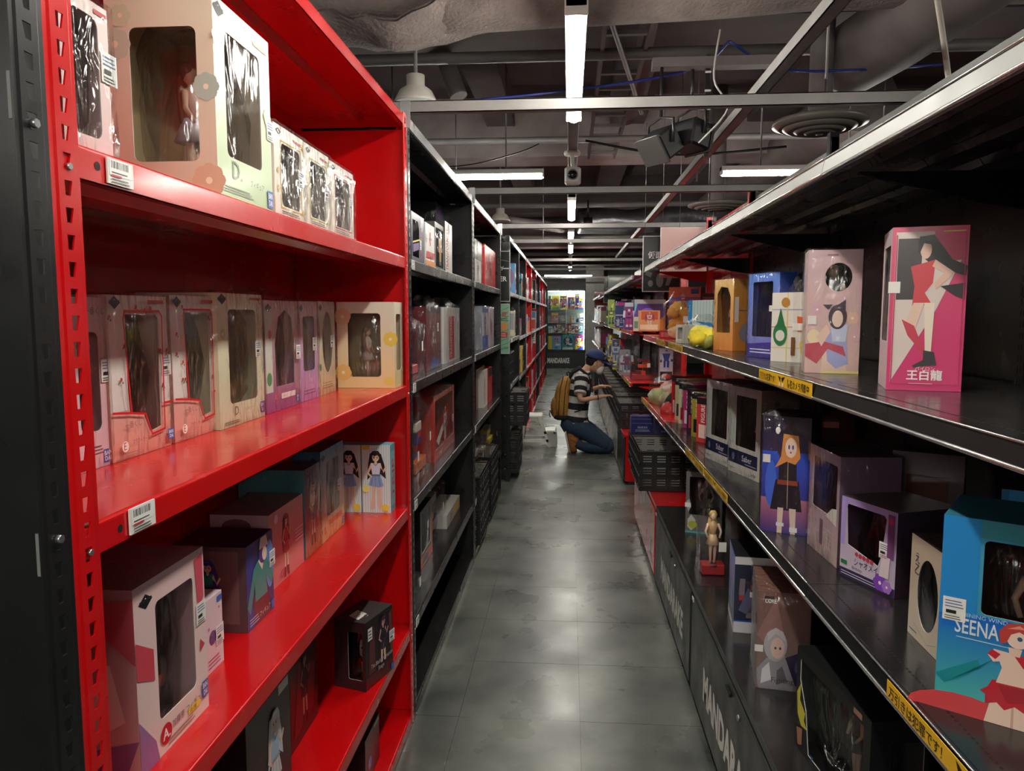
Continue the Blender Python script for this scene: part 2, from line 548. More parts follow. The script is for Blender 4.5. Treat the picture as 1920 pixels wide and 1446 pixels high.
def draw(mb, ops, w, h, F, off=0.0004, m='print'):
    """print ops on a face w x h metres; F(x, z, out) gives the 3-D point"""
    step = 0.00012
    def put(poly, col, mm=None):
        nonlocal off
        off += step
        mb.face([F(x, z, off) for x, z in poly], col, mm or m)
    for op in ops:
        k = op[0]
        if k == 'r':
            _, a, b, c, d, col = op
            put([(a * w, b * h), (c * w, b * h), (c * w, d * h), (a * w, d * h)], col)
        elif k == 'g':
            _, a, b, c, d, c0, c1 = op
            off += step
            l0, l1 = lin(c0), lin(c1)
            mb.face([F(x * w, z * h, off) for x, z in ((a, b), (c, b), (c, d), (a, d))], [l0, l0, l1, l1], m)
        elif k == 'e':
            _, a, b, r, q, col = op
            put(arc(a * w, b * h, r * w, q * h, 18), col)
        elif k == 'o':
            _, a, b, r, col = op
            put(arc(a * w, b * h, r, r, 18), col)
        elif k == 'p':
            put([(x * w, z * h) for x, z in op[1]], op[2])
        elif k == 'fl':           # flower
            _, a, b, r, col, n = op
            for i in range(n):
                t = 2 * math.pi * i / n
                off -= step * 0.9
                put(arc(a * w + r * .55 * math.cos(t), b * h + r * .55 * math.sin(t), r * .42, r * .42, 10), col)
            put(arc(a * w, b * h, r * .2, r * .2, 8), (250, 240, 210))
        elif k == 'line':
            _, pts, t, col = op
            for (a, b), (c, d) in zip(pts, pts[1:]):
                p, q = Vector((a * w, b * h)), Vector((c * w, d * h))
                dd = (q - p).normalized() * (t * .5)
                nn = Vector((-dd.y, dd.x))
                off -= step * .8
                put([p - dd - nn, q + dd - nn, q + dd + nn, p - dd + nn], col)
            off += step
        elif k == 't':            # text, u, v (left bottom), height m, colour, max width m, bold
            t, a, b, th, col = op[1:6]
            mw = op[6] if len(op) > 6 else None
            bold = op[7] if len(op) > 7 else 0.0
            vs, fs, asp = text_geo(t, bold)
            sx = th
            if mw and asp * th > mw:
                sx = mw / asp
            off += step
            mb.mesh([F(a * w + x * sx, b * h + z * th, off) for x, z in vs], fs, col, m)
        elif k == 'tv':           # stacked characters: text, u, v(top), size m, colour
            t, a, b, th, col = op[1:6]
            off += step
            for i, ch in enumerate(t):
                vs, fs, asp = text_geo(ch)
                mb.mesh([F(a * w + x * th, b * h - (i + 1) * th * 1.15 + z * th, off) for x, z in vs], fs, col, m)
        elif k == 'tr':           # text turned 90 degrees, reading upwards: text, u(left), v(bottom), glyph height m, col, length m
            t, a, b, th, col, ln = op[1:7]
            vs, fs, asp = text_geo(t, 0.015)
            off += step
            mb.mesh([F(a * w + th - z * th, b * h + x * ln / asp, off) for x, z in vs], fs, col, m)
        elif k == 'bars':         # unreadable fine print: rows of hair-thin strips
            _, a, b, c, d, n, col = op
            for i in range(n):
                z = b + (d - b) * (i + .2) / n
                off -= step * .9
                put([(a * w, z * h), ((c - (i % 3) * .06 * (c - a)) * w, z * h), ((c - (i % 3) * .06 * (c - a)) * w, (z + (d - b) * .35 / n) * h), (a * w, (z + (d - b) * .35 / n) * h)], col)
            off += step
        elif k == 'code':         # barcode
            _, a, b, c, d = op
            put([(a * w, b * h), (c * w, b * h), (c * w, d * h), (a * w, d * h)], (238, 238, 234))
            rg = random.Random(int(a * 1000))
            x = a + (c - a) * .08
            while x < c - (c - a) * .1:
                t = (c - a) * rg.choice((.02, .03, .05))
                off -= step * .95
                put([(x * w, (b + (d - b) * .45) * h), ((x + t) * w, (b + (d - b) * .45) * h), ((x + t) * w, (b + (d - b) * .9) * h), (x * w, (b + (d - b) * .9) * h)], (30, 30, 30))
                x += t + (c - a) * rg.choice((.025, .04))
            off += step
            put([((a + (c - a) * .08) * w, (b + (d - b) * .15) * h), ((a + (c - a) * .8) * w, (b + (d - b) * .15) * h), ((a + (c - a) * .8) * w, (b + (d - b) * .22) * h), ((a + (c - a) * .08) * w, (b + (d - b) * .22) * h)], (60, 60, 60))
        elif k == 'fig':
            _, a, b, hh, kw = op
            for poly, col in fig_shapes(a * w, b * h, hh * h, **kw):
                put(poly, col)
        elif k == 'robot':
            _, a, b, hh, c1, c2, c3 = op
            for poly, col in robot_shapes(a * w, b * h, hh * h, c1, c2, c3):
                put(poly, col)
    return off

def holed(mb, w, h, holes, F, col, m='print', t=0.0012):
    """a sheet w x h with window holes (polygons in metres), real thickness t; col = colour or (bottom, top)"""
    outer = [(0, 0), (w, 0), (w, h), (0, h)]
    loops = [[Vector((x, z, 0)) for x, z in outer]] + [[Vector((x, z, 0)) for x, z in p] for p in holes]
    flat = [p for l in loops for p in l]
    tris = tessellate_polygon(loops) if holes else [(0, 1, 2), (0, 2, 3)]
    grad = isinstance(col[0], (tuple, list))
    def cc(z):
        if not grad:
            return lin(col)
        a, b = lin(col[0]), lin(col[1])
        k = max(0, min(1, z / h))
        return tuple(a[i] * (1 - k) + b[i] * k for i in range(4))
    for tr in tris:
        ps = [flat[i] for i in tr]
        ar = (ps[1].x - ps[0].x) * (ps[2].y - ps[0].y) - (ps[2].x - ps[0].x) * (ps[1].y - ps[0].y)
        if abs(ar) < 1e-12:
            continue
        if ar < 0:
            ps = ps[::-1]
        mb.face([F(p.x, p.y, 0) for p in ps], [cc(p.y) for p in ps], m)
        if holes:
            ps = ps[::-1]
            mb.face([F(p.x, p.y, -t) for p in ps], (150, 146, 140), 'matte')
    for hp in holes:
        n = len(hp)
        for i in range(n):
            a, b = hp[i], hp[(i + 1) % n]
            mb.face([F(a[0], a[1], 0), F(b[0], b[1], 0), F(b[0], b[1], -t), F(a[0], a[1], -t)], (225, 222, 215), 'matte')

def win_poly(op, w, h):
    k = op[0]
    if k == 'rr':
        return rrect(op[1] * w, op[2] * h, op[3] * w, op[4] * h, op[5] if len(op) > 5 else 0.012)
    if k == 'r':
        return rrect(op[1] * w, op[2] * h, op[3] * w, op[4] * h, 0.001, 1)
    if k == 'e':
        return arc(op[1] * w, op[2] * h, op[3] * w, op[4] * h, 24)
    return [(x * w, z * h) for x, z in op[1]]

def figurine(mb, c, z0, H, hair=(120, 80, 60), top=(180, 60, 80), skirt=(60, 60, 90), skin=SKIN, base=(40, 40, 44), m='plastic', longhair=True):
    x, y = c
    mb.lathe([(.001, 0), (.16 * H, 0), (.16 * H, .025 * H), (.001, .03 * H)], (x, y, z0), base, m, 14)
    for s_ in (-1, 1):
        mb.tube([(x + s_ * .035 * H, y, z0 + .03 * H), (x + s_ * .04 * H, y - .01 * H, z0 + .26 * H), (x + s_ * .035 * H, y, z0 + .5 * H)], 0, skin, m, 7, radii=[.02 * H, .032 * H, .045 * H])
        mb.tube([(x + s_ * .085 * H, y, z0 + .76 * H), (x + s_ * .14 * H, y - .03 * H, z0 + .62 * H), (x + s_ * .10 * H, y - .08 * H, z0 + .52 * H)], 0, skin, m, 6, radii=[.028 * H, .022 * H, .018 * H])
    mb.lathe([(.06 * H, .38 * H), (.13 * H, .39 * H), (.06 * H, .57 * H), (.001, .57 * H)], (x, y, z0), skirt, m, 12)
    mb.lathe([(.05 * H, .55 * H), (.055 * H, .62 * H), (.085 * H, .73 * H), (.04 * H, .80 * H), (.02 * H, .81 * H)], (x, y, z0), top, m, 12)
    mb.cyl((x, y, z0 + .78 * H), (x, y, z0 + .86 * H), .02 * H, None, skin, m, 8)
    mb.blob((x, y - .005 * H, z0 + .90 * H), (.06 * H, .062 * H, .075 * H), skin, m)
    mb.blob((x, y + .018 * H, z0 + .925 * H), (.075 * H, .068 * H, .078 * H), hair, m, 3, .25)
    if longhair:
        mb.blob((x, y + .05 * H, z0 + .72 * H), (.09 * H, .035 * H, .22 * H), hair, m, 5, .3)

def wrap_mesh(mb, w, d, h, g=0.005, seed=0, amp=0.006, top=0.0, m='poly_bag', ear=0.0):
    """a loose clear bag round a box that stands on z=0; top = how far it gathers above"""
    rg = random.Random(seed)
    n = 6
    rings = []
    levels = [0.0005, h * .12, h * .35, h * .6, h * .85, h + g]
    def ring(z, k, gx):
        pts = []
        x0, x1, y0, y1 = -w / 2 * k - gx, w / 2 * k + gx, -d / 2 * k - gx, d / 2 * k + gx
        path = [(x0 + (x1 - x0) * i / n, y0) for i in range(n)] + [(x1, y0 + (y1 - y0) * i / n) for i in range(n)] + \
               [(x1 - (x1 - x0) * i / n, y1) for i in range(n)] + [(x0, y1 - (y1 - y0) * i / n) for i in range(n)]
        for x, y in path:
            q = noise.noise(Vector((x * 30 + seed, y * 30, z * 22))) * amp
            pts.append((x + math.copysign(max(q, -g * .6), x), y + math.copysign(max(q, -g * .6), y), z))
        return pts
    for z in levels:
        rings.append(ring(z, 1, g))
    if top > 0:
        rings.append(ring(h + g + top * .4, .55, 0.004))
        rings.append(ring(h + g + top, .30 if ear == 0 else .5, 0.002))
    mb.loft(rings, (230, 230, 230), m, True, cap=(top == 0))

# ================================================================== the room
XL, XR = -0.57, 0.57            # aisle faces of the left racks and the right gondola shelves
CZ = 3.45                       # slab
def slab(name, a, b, m):
    mb = MB()
    mb.box(a, b, m=m)
    return struct(mb.build(name))
fl = slab('floor', (-6, -8, -0.06), (7, 22.2, -0.004), 'black_paint')
mb = MB()
T_ = 0.457
mb.box((0.0009, 0.0009, -0.004), (T_ - 0.0009, T_ - 0.0009, 0.0), m='floor_vinyl')
tile0 = mb.build('floor_tile', fl)
k = 0
for r in range(1, 47):
    for c in range(-2, 2):
        x, y = 0.052 + c * T_, -0.07 + r * T_
        if k == 0:
            o = tile0
        else:
            o = ref(tile0, 'floor_tile', fl)
        o.location = (x, y, 0.0 - 0.0002 * ((r * 7 + c * 3) % 4))
        k += 1
slab('ceiling', (-6, -8, CZ), (7, 22.2, CZ + .1), 'ceiling_dark')
slab('wall_left', (-6.1, -8, 0), (-6, 22.2, CZ), 'wall_paint')
slab('wall_right', (7, -8, 0), (7.1, 22.2, CZ), 'wall_paint')
slab('wall_back', (-6, 21.75, 0), (7, 21.85, CZ), 'wall_paint')
slab('wall_front', (-6, -8.1, 0), (7, -8, CZ), 'light_panel')
# concrete down-stand beams and folded slab soffit
for i, (y, z0, dy, m) in enumerate(((3.9, 2.98, .5, 'ceiling_dark'), (6.9, 2.93, .45, 'ceiling_beam'), (10.8, 2.95, .5, 'ceiling_dark'), (14.6, 2.8, .45, 'ceiling_beam'), (18.4, 2.7, .5, 'ceiling_dark'))):
    slab('trim_%d' % (i + 1), (-6, y, z0), (7, y + dy, CZ), m)
for i, (x, w) in enumerate(((-2.3, .35), (-0.75, .25), (.35, .3), (1.55, .3), (3.2, .35))):
    slab('trim_%d' % (i + 6), (x, -3, 3.2), (x + w, 21.7, CZ), 'ceiling_dark')
slab('wall_column', (.46, 21.0, 0), (.95, 21.7, CZ), 'light_panel')
slab('baseboard_back', (-6, 21.73, 0), (7, 21.75, .1), 'black_paint')

# ------------------------------------------------------------------ overhead steel, lights
def cbeam(y, z, x0=-0.62, x1=1.3, h=.04, d=.03, ordn=''):
    mb = MB()
    mb.box((x0, y, z), (x1, y + .003, z + h), m='steel_beam')
    mb.box((x0, y, z + h - .003), (x1, y + d, z + h), m='steel_beam')
    mb.box((x0, y, z), (x1, y + d, z + .003), m='steel_beam')
    r = thing('cross_beam', 'grey steel cross channel tying the rack tops to the right shelving, %s' % ordn, 'beam', (x0, y, z), group='steel cross channels over the aisle')
    part(mb, 'channel', r)
    mb = MB()
    for x in (x0 + .03, x1 - .05):
        mb.box((x, y - .004, z - .05), (x + .035, y, z + h), m='galvanised')
        mb.cyl((x + .017, y - .004, z - .03), (x + .017, y - .012, z - .03), .007, None, m='galvanised', n=6)
    stuff(part(mb, 'end_bracket', r))
for y, ordn in ((2.64, 'nearest the camera'), (4.44, 'second from the camera'), (6.22, 'third from the camera'), (7.5, 'fourth from the camera'), (10.1, 'fifth from the camera'), (12.2, 'sixth from the camera'), (15.0, 'seventh from the camera'), (17.6, 'farthest from the camera')):
    cbeam(y, 2.215, ordn=ordn)
def lbeam(x, z, y0, y1, label):
    mb = MB()
    mb.box((x, y0, z), (x + .045, y1, z + .003), m='steel_beam')
    mb.box((x, y0, z), (x + .003, y1, z + .04), m='steel_beam')
    mb.box((x + .042, y0, z), (x + .045, y1, z + .04), m='steel_beam')
    tag(mb.build('steel_channel'), label, 'beam')
lbeam(.69, 2.34, -1, 11.5, 'long grey steel channel running the length of the aisle above the right shelving')

def batten(p0, axis, length, label, dim=1, hang=False):
    """LED batten, p0 = near/left end centre at lens height; axis 'y' or 'x'"""
    x, y, z = p0
    r = thing('batten_light', label, 'ceiling light', (x, y, z), 0 if axis == 'y' else -math.pi / 2)
    mb = MB()
    mb.box((-.034, 0, .018), (.034, length, .05), m='plastic', col=(225, 225, 220), bev=.004)
    mb.build('housing', r)
    mb = MB()
    rings = []
    for k in range(9):
        t = math.pi * k / 8
        rings.append(t)
    prof = [(.031 * math.cos(t), .018 - .030 * math.sin(t)) for t in rings]
    R = [[(a, yy, b) for a, b in prof] for yy in (.012, length - .012)]
    mb.loft(R, (255, 255, 255), 'tube_light', True, cap=False)
    for yy in (.012, length - .012):
        mb.face([(a, yy, b) for a, b in prof], m='tube_light')
    mb.build('diffuser', r)
    for yy in (0, length - .012):
        mb = MB()
        mb.box((-.035, yy, -.004), (.035, yy + .012, .05), m='plastic', col=(230, 230, 226), bev=.003)
        mb.build('end_cap', r)
    mb = MB()
    for yy in (length * .2, length * .8):
        mb.cyl((0, yy, .05), (0, yy, (CZ - z - .001) if axis == 'x' or abs(x) > 1 else .092), .005, None, (150, 150, 150), 'galvanised', 8)
    mb.build('mount', r)
LZ = 2.40
ROW = [(-1.5, 'row'), (.62, 'row'), (2.30, 'nearest'), (5.95, 'second'), (8.2, 'third'), (9.8, 'fourth'), (14.2, 'fifth')]
for y, n in ROW:
    lab = {'row': 'white LED batten of the row above the aisle, behind the camera' if y < 0 else 'white LED batten of the row above the aisle, just over the camera',
           'nearest': 'big bright LED batten nearest the camera in the row above the aisle',
           'second': 'second bright LED batten in view along the aisle, beyond the security camera',
           'third': 'third LED batten in view along the aisle, crossed by a steel channel',
           'fourth': 'fourth LED batten in view along the aisle, close beyond the third',
           'fifth': 'small farthest LED batten in the row along the aisle'}[n]
    batten((.015, y, LZ), 'y', 1.24, lab)
batten((-1.42, 5.0, 2.41), 'x', 1.25, 'LED batten across the aisle to the left, above the black racks')
batten((.965, 5.0, 2.41), 'x', 1.25, 'LED batten across the aisle to the right, above the gondola')
batten((-.63, 19.0, 2.46), 'x', 1.2, 'LED batten set crosswise at the far end before the glass showcase')
batten((-3.2, 1.0, 2.41), 'y', 1.25, 'LED batten hidden over the next aisle on the left')  # four unseen battens over the other aisles, added to raise the ambient
batten((3.0, 2.0, 2.41), 'y', 1.25, 'LED batten hidden over the next aisle on the right')
batten((3.0, 8.0, 2.41), 'y', 1.25, 'LED batten hidden over the far part of the right aisle')
batten((-3.0, 9.0, 2.41), 'y', 1.25, 'LED batten hidden over the far part of the left aisle')
for i, yy in enumerate((-1.9, -3.4, -5.2)):  # added rows out of view, brightening the sides that face the camera
    for j, xx in enumerate((-2.6, -.6, 1.4)):
        batten((xx, yy, 2.41), 'x', 1.25, 'LED batten behind the camera, %s from the %s of the %s cross row' % (('first', 'second', 'third')[j], 'left', ('nearest', 'middle', 'rear')[i]))
# slotted lighting rail over the row
mb = MB()
mb.box((-.015, -2, 2.505), (.045, 17, 2.509), m='steel_beam')
for x in (-.015, .042):
    mb.box((x, -2, 2.49), (x + .003, 17, 2.509), m='chrome')
r = thing('lighting_rail', 'narrow galvanised lighting rail the battens hang from along the aisle', 'rail', (.015, -2, 2.49))
part(mb, 'rail_channel', r)
mb = MB()
for y in (.2, 1.8, 3.6, 5.1, 7.3, 9.4, 11.2, 13.2, 15.5):
    mb.cyl((.015, y, 2.509), (.015, y, CZ), .004, None, m='galvanised', n=6)
stuff(part(mb, 'hanger_rod', r))

# security camera under the rail
r = thing('security_camera', 'small white box security camera hanging under the lighting rail', 'camera', (.012, 4.70, 2.512))
mb = MB(); mb.lathe([(.001, -.03), (.048, -.028), (.052, -.012), (.045, 0), (.001, 0)], (0, 0, 0), (228, 226, 218)); mb.build('ceiling_plate', r)
mb = MB(); mb.cyl((0, 0, -.03), (.004, 0, -.11), .013, .011, (228, 226, 218)); mb.build('neck', r)
mb = MB(); mb.box((-.046, -.03, -.20), (.054, .06, -.10), (228, 226, 218), 'plastic', bev=.012); mb.build('housing', r)
mb = MB(); mb.lathe([(.001, -.047), (.012, -.046), (.024, -.04), (.027, -.028), (.001, -.026)], (.004, 0, -.148), (25, 25, 28), 'gloss', 18, axis=1)
mb.lathe([(.033, -.034), (.033, -.028), (.028, -.028), (.028, -.034)], (.004, 0, -.148), (150, 150, 150), 'plastic', 18, axis=1)
mb.build('lens', r)

# big cloth-wrapped duct across the top of the view
def duct(pts, rad, m, label, name='air_duct', amp=.03, seed=1, n=20, flat=1.0):
    mb = MB()
    pts = [Vector(p) for p in pts]
    fine = []
    for a, b in zip(pts, pts[1:]):
        for k in range(10):
            fine.append(a.lerp(b, k / 10))
    fine.append(pts[-1])
    rings = []
    u = None
    for i, p in enumerate(fine):
        d = (fine[min(i + 1, len(fine) - 1)] - fine[max(i - 1, 0)]).normalized()
        up = Vector((0, 0, 1))
        s_ = d.cross(up).normalized()
        up = s_.cross(d)
        ring = []
        for k in range(n):
            t = 2 * math.pi * k / n
            v = s_ * math.cos(t) + up * math.sin(t) * flat
            q = 1 + amp * 4 * noise.noise(v * 1.3 + p * 2.2 + Vector((seed, 0, 0)))
            ring.append(p + v * rad * q)
        rings.append(ring)
    mb.loft(rings, (90, 85, 82), m, True)
    return tag(mb.build(name), label, 'duct')
duct([(-2.4, 3.2, 2.99), (-.4, 3.2, 2.995), (.3, 3.22, 3.02), (1.0, 3.25, 3.06), (3.2, 3.3, 3.1)], .30, 'duct_cloth', 'huge grey cloth-wrapped duct crossing overhead at the top of the view', amp=.008, n=28)
mb = MB()   # torn insulation cloth sagging from the duct
P = []
for i in range(17):
    row = []
    for j in range(9):
        u, v = i / 16, j / 8
        x = -1.35 + u * .98
        sag = max(0, 1 - abs(u - .64) * 4.2) * .085 + max(0, 1 - abs(u - .3) * 2.2) * .03 - max(0, u - .8) * .55 + .012 * noise.noise(Vector((u * 8, v * 5, 1)))
        y = 2.98 + v * .42
        row.append((x, y, 2.685 - sag * (1 - abs(v - .35)) + .05 * abs(v - .5) + .02 * noise.noise(Vector((u * 11, v * 7, 4)))))
    P.append(row)
vs = [p for r_ in P for p in r_]
vs2 = [(x, y, z + .012) for x, y, z in vs]
fs = [(i * 9 + j, (i + 1) * 9 + j, (i + 1) * 9 + j + 1, i * 9 + j + 1) for i in range(16) for j in range(8)]
mb.mesh(vs, fs, (0, 0, 0), 'duct_cloth', True)
mb.mesh(vs2, [f[::-1] for f in fs], (0, 0, 0), 'duct_cloth', True)
tag(mb.build('insulation_cloth'), 'torn dimpled insulation cloth sagging under the big duct at upper left', 'insulation')
duct([(1.36, 3.95, 2.76), (1.45, 3.6, 2.78), (1.62, 2.5, 2.84)], .17, 'duct_grey', 'thick round brown-grey duct stub with a capped end at upper right', amp=.004, n=28)
duct([(.42, 6.0, 3.1), (.40, 4.2, 3.1), (.38, 3.7, 3.1)], .13, 'duct_grey', 'dark round duct running away above the bright batten', amp=.004)
duct([(.1, 9.2, 2.62), (.9, 9.1, 2.62), (1.7, 9.3, 2.66)], .15, 'foil', 'crinkled silver flexible duct hanging across the far ceiling', amp=.06, seed=4)
duct([(-.75, 8.8, 2.6), (-.1, 9.3, 2.56), (.1, 9.3, 2.6)], .06, 'duct_grey', 'thin dark flexible hose joining the silver duct on its left', amp=.05, seed=5)
duct([(-1.1, 4.6, 3.1), (-.72, 4.3, 2.98), (-.62, 4.25, 2.72)], .05, 'duct_grey', 'thin grey drain pipe bending down behind the left pendant lamp', 'ceiling_pipe', amp=.0)
duct([(-1.9, 12.2, 2.9), (3.2, 12.2, 2.9)], .2, 'duct_grey', 'long dark duct across the distant ceiling', amp=.01)
duct([(1.95, 5.3, 2.95), (1.95, 11, 2.95)], .22, 'duct_grey', 'dark round duct running away above the right shelving', amp=.006)
duct([(-1.7, 5.3, 2.95), (-1.7, 16, 2.95)], .25, 'duct_grey', 'dark round duct running away above the left racks', amp=.006)

# cable ladder
mb = MB()
r = thing('cable_ladder', 'grey cable ladder running along the ceiling right of the lights', 'cable tray', (.15, 2.6, 2.9))
for x in (.15, .37):
    mb.box((x, 2.5, 2.86), (x + .02, 6.7, 2.92), m='duct_grey')
part(mb, 'side_rail', r)
y = 2.6
mb = MB(); mb.box((.17, 0, 2.87), (.37, .03, 2.89), m='steel_beam')
rung = None
while y < 6.6:
    if rung is None:
        rung = mb.build('rung', r, (.15, 2.6, 2.9))
        o = rung
    else:
        o = ref(rung, 'rung', r)
    o.location = (0, y, 0)
    y += .3
# pipes and conduits across the ceiling (each a thing)
def pipe(p, q, rad, label, name='ceiling_pipe', m='steel_beam', cat='pipe'):
    mb = MB(); mb.tube([p, q], rad, (80, 76, 76), m, 10)
    return tag(mb.build(name), label, cat)
pipe((-3, 5.6, 2.78), (4, 5.6, 2.78), .025, 'grey conduit crossing the ceiling in front of the pale concrete beam')
pipe((-3, 8.4, 2.7), (4, 8.4, 2.72), .03, 'grey pipe crossing the ceiling beyond the pale concrete beam')
pipe((-3, 11.0, 2.62), (4, 11.0, 2.62), .03, 'dark pipe crossing the ceiling beyond the silver duct')
pipe((-3, 13.8, 2.6), (4, 13.8, 2.6), .035, 'thin far pipe crossing the ceiling near the end batten')
pipe((-3, 4.05, 2.86), (4, 4.05, 2.86), .03, 'dark pipe crossing the ceiling above the security camera')
pipe((-.05, 2.6, 3.0), (.42, 4.6, 2.7), .012, 'thin slanting stay rod left of the nearest batten', 'stay_rod', cat='rod')
for x, y, w in ((.93, 2.9, 'left of the round duct stub'), (1.55, 4.4, 'beyond the near ceiling diffuser'), (1.3, 7.0, 'in front of the far ceiling diffuser'), (-.9, 6.0, 'above the cross batten on the left'), (-.3, 8.6, 'over the far left racks'), (.75, 4.6, 'beside the slanting long channel')):
    pipe((x, y, 2.3), (x, y, CZ), .005, 'thin steel hanger rod %s' % w, 'hanger_rod', cat='rod')
def cable(pts, rad, col, label, cat='cable'):
    mb = MB()
    P_ = [Vector(p) for p in pts]
    out = []
    for i in range(len(P_) - 1):
        a, b = P_[i], P_[i + 1]
        t0 = (P_[i + 1] - P_[max(i - 1, 0)]) * .5
        t1 = (P_[min(i + 2, len(P_) - 1)] - P_[i]) * .5
        for k in range(6):
            t = k / 6
            out.append(a * (2 * t**3 - 3 * t**2 + 1) + t0 * (t**3 - 2 * t**2 + t) + b * (-2 * t**3 + 3 * t**2) + t1 * (t**3 - t**2))
    out.append(P_[-1])
    mb.tube(out, rad, col, 'plastic', 6)
    return tag(mb.build('hanging_cable'), label, cat)
cable([(1.0, 2.35, 2.75), (1.05, 2.4, 2.6), (1.17, 2.55, 2.4), (1.22, 2.6, 2.27)], .009, (196, 188, 176), 'thick pale cable dropping to the end of the nearest cross channel')
cable([(1.5, 2.3, 2.7), (1.62, 2.5, 2.5), (1.68, 2.6, 2.28)], .004, (170, 165, 160), 'thin grey cable at the far upper right')
cable([(-1.3, 3.4, 2.42), (-.3, 3.5, 2.5), (.5, 3.6, 2.62), (.7, 3.5, 2.72)], .006, (30, 44, 120), 'blue cable strung across the ceiling behind the lights')
cable([(.7, 3.5, 2.72), (1.0, 3.6, 2.62), (1.7, 3.7, 2.66)], .006, (30, 44, 120), 'blue cable sagging right of the cable post')
cable([(-1.2, 4.9, 2.48), (-.7, 4.8, 2.45), (-.35, 4.8, 2.52), (-.2, 4.9, 2.6)], .004, (20, 20, 20), 'thin black cable sagging left above the cross batten')
cable([(.62, 3.3, 2.7), (.60, 3.3, 2.5), (.66, 3.3, 2.38), (.55, 3.35, 2.25)], .004, (180, 176, 170), 'thin white cable looping down to the spotlights')
cable([(.1, 5.1, 2.66), (.7, 5.1, 2.56), (1.4, 5.1, 2.6)], .008, (24, 24, 24), 'black cable draped over the ceiling pipes beyond the spotlights')

def pendant(x, y, z, s, label):
    r = thing('pendant_lamp', label, 'lamp', (x, y, z))
    mb = MB(); mb.lathe([(.105 * s, 0), (.103 * s, .015 * s), (.08 * s, .06 * s), (.045 * s, .085 * s), (.045 * s, .135 * s), (.02 * s, .14 * s)], (0, 0, 0), (205, 200, 190), 'plastic', 24); mb.build('lamp_shade', r)
    mb = MB(); mb.lathe([(.001, .01), (.075 * s, .012), (.09 * s, .03 * s), (.001, .03 * s)], (0, 0, 0), (225, 220, 205), 'gloss', 20); mb.build('bulb', r)
    mb = MB(); mb.cyl((0, 0, .14 * s), (0, 0, CZ - z - .001), .009, None, (110, 104, 100), 'steel_beam', 10); mb.build('stem', r)
pendant(-.72, 3.55, 2.494, .95, 'unlit pendant lamp with a pale bell shade, nearer of the two at left')
pendant(-.733, 8.0, 2.492, 1.0, 'small unlit pendant lamp beyond the cross batten, farther of the two at left')

def diffuser(x, y, z, R, label):
    r = thing('ceiling_diffuser', label, 'air vent', (x, y, z))
    for i, (a, b, hh) in enumerate(((1.0, .86, 0), (.78, .66, -.015), (.56, .46, -.025), (.36, .26, -.032), (.17, .001, -.038))):
        mb = MB(); mb.lathe([(b * R, hh), (a * R, hh + .012), (a * R, hh + .03), (b * R, hh + .02)], (0, 0, 0), (104, 98, 92), 'plastic', 40); mb.build('louvre_ring', r)
    mb = MB(); mb.cyl((0, 0, .02), (0, 0, CZ - z - .001), R * .25, None, m='duct_grey', n=24); mb.build('duct_neck', r)
diffuser(1.18, 3.75, 2.40, .215, 'round slatted ceiling diffuser at upper right, nearer of the two')
diffuser(1.274, 6.7, 2.435, .25, 'round slatted ceiling diffuser at right, farther of the two')

def spot(x, y, z, rz, tilt, label):
    r = thing('spotlight', label, 'spotlight', (x, y, z), rz)
    M_ = Matrix.Rotation(tilt, 4, 'X')
    mb = MB(); mb.box((-.075, -.05, -.06), (.075, .06, .06), (20, 20, 22), 'plastic', M_, bev=.01); mb.build('housing', r)
    mb = MB(); mb.box((-.08, -.062, -.065), (.08, -.05, .065), (60, 58, 56), 'gloss', M_, bev=.003); mb.build('front_glass', r)
    mb = MB(); mb.tube([(.085, 0, 0), (.085, 0, .1), (0, 0, .12), (-.085, 0, .1), (-.085, 0, 0)], .006, (25, 25, 25)); mb.build('yoke', r)
    mb = MB(); mb.cyl((0, 0, .12), (0, 0, .335), .008, None, (30, 30, 30)); mb.build('stem', r)
spot(.40, 3.45, 2.265, -1.0, .6, 'black floodlight tilted down left of the cable post')
spot(.54, 3.49, 2.31, 2.2, .2, 'black boxy spotlight with a small round driver beside the cable post')
mb = MB(); mb.box((.597, 3.48, 2.22), (.615, 3.5, 2.66), m='black_paint'); mb.box((.36, 3.44, 2.60), (.95, 3.51, 2.64), m='duct_grey')
for z in (2.3, 2.36, 2.42, 2.5, 2.58): mb.box((.593, 3.474, z), (.619, 3.48, z + .008), (200, 200, 200), 'plastic')
tag(mb.build('cable_post'), 'black cable post with white ties hanging behind the nearest cross channel', 'post')
mb = MB(); mb.cyl((.19, 8.0, 2.42), (.19, 8.0, 2.52), .05, None, (26, 26, 26)); mb.cyl((.19, 8.0, 2.52), (.19, 8.0, 2.7), .01, None, (26, 26, 26))
tag(mb.build('ceiling_speaker'), 'small black round ceiling speaker right of the far battens', 'speaker')

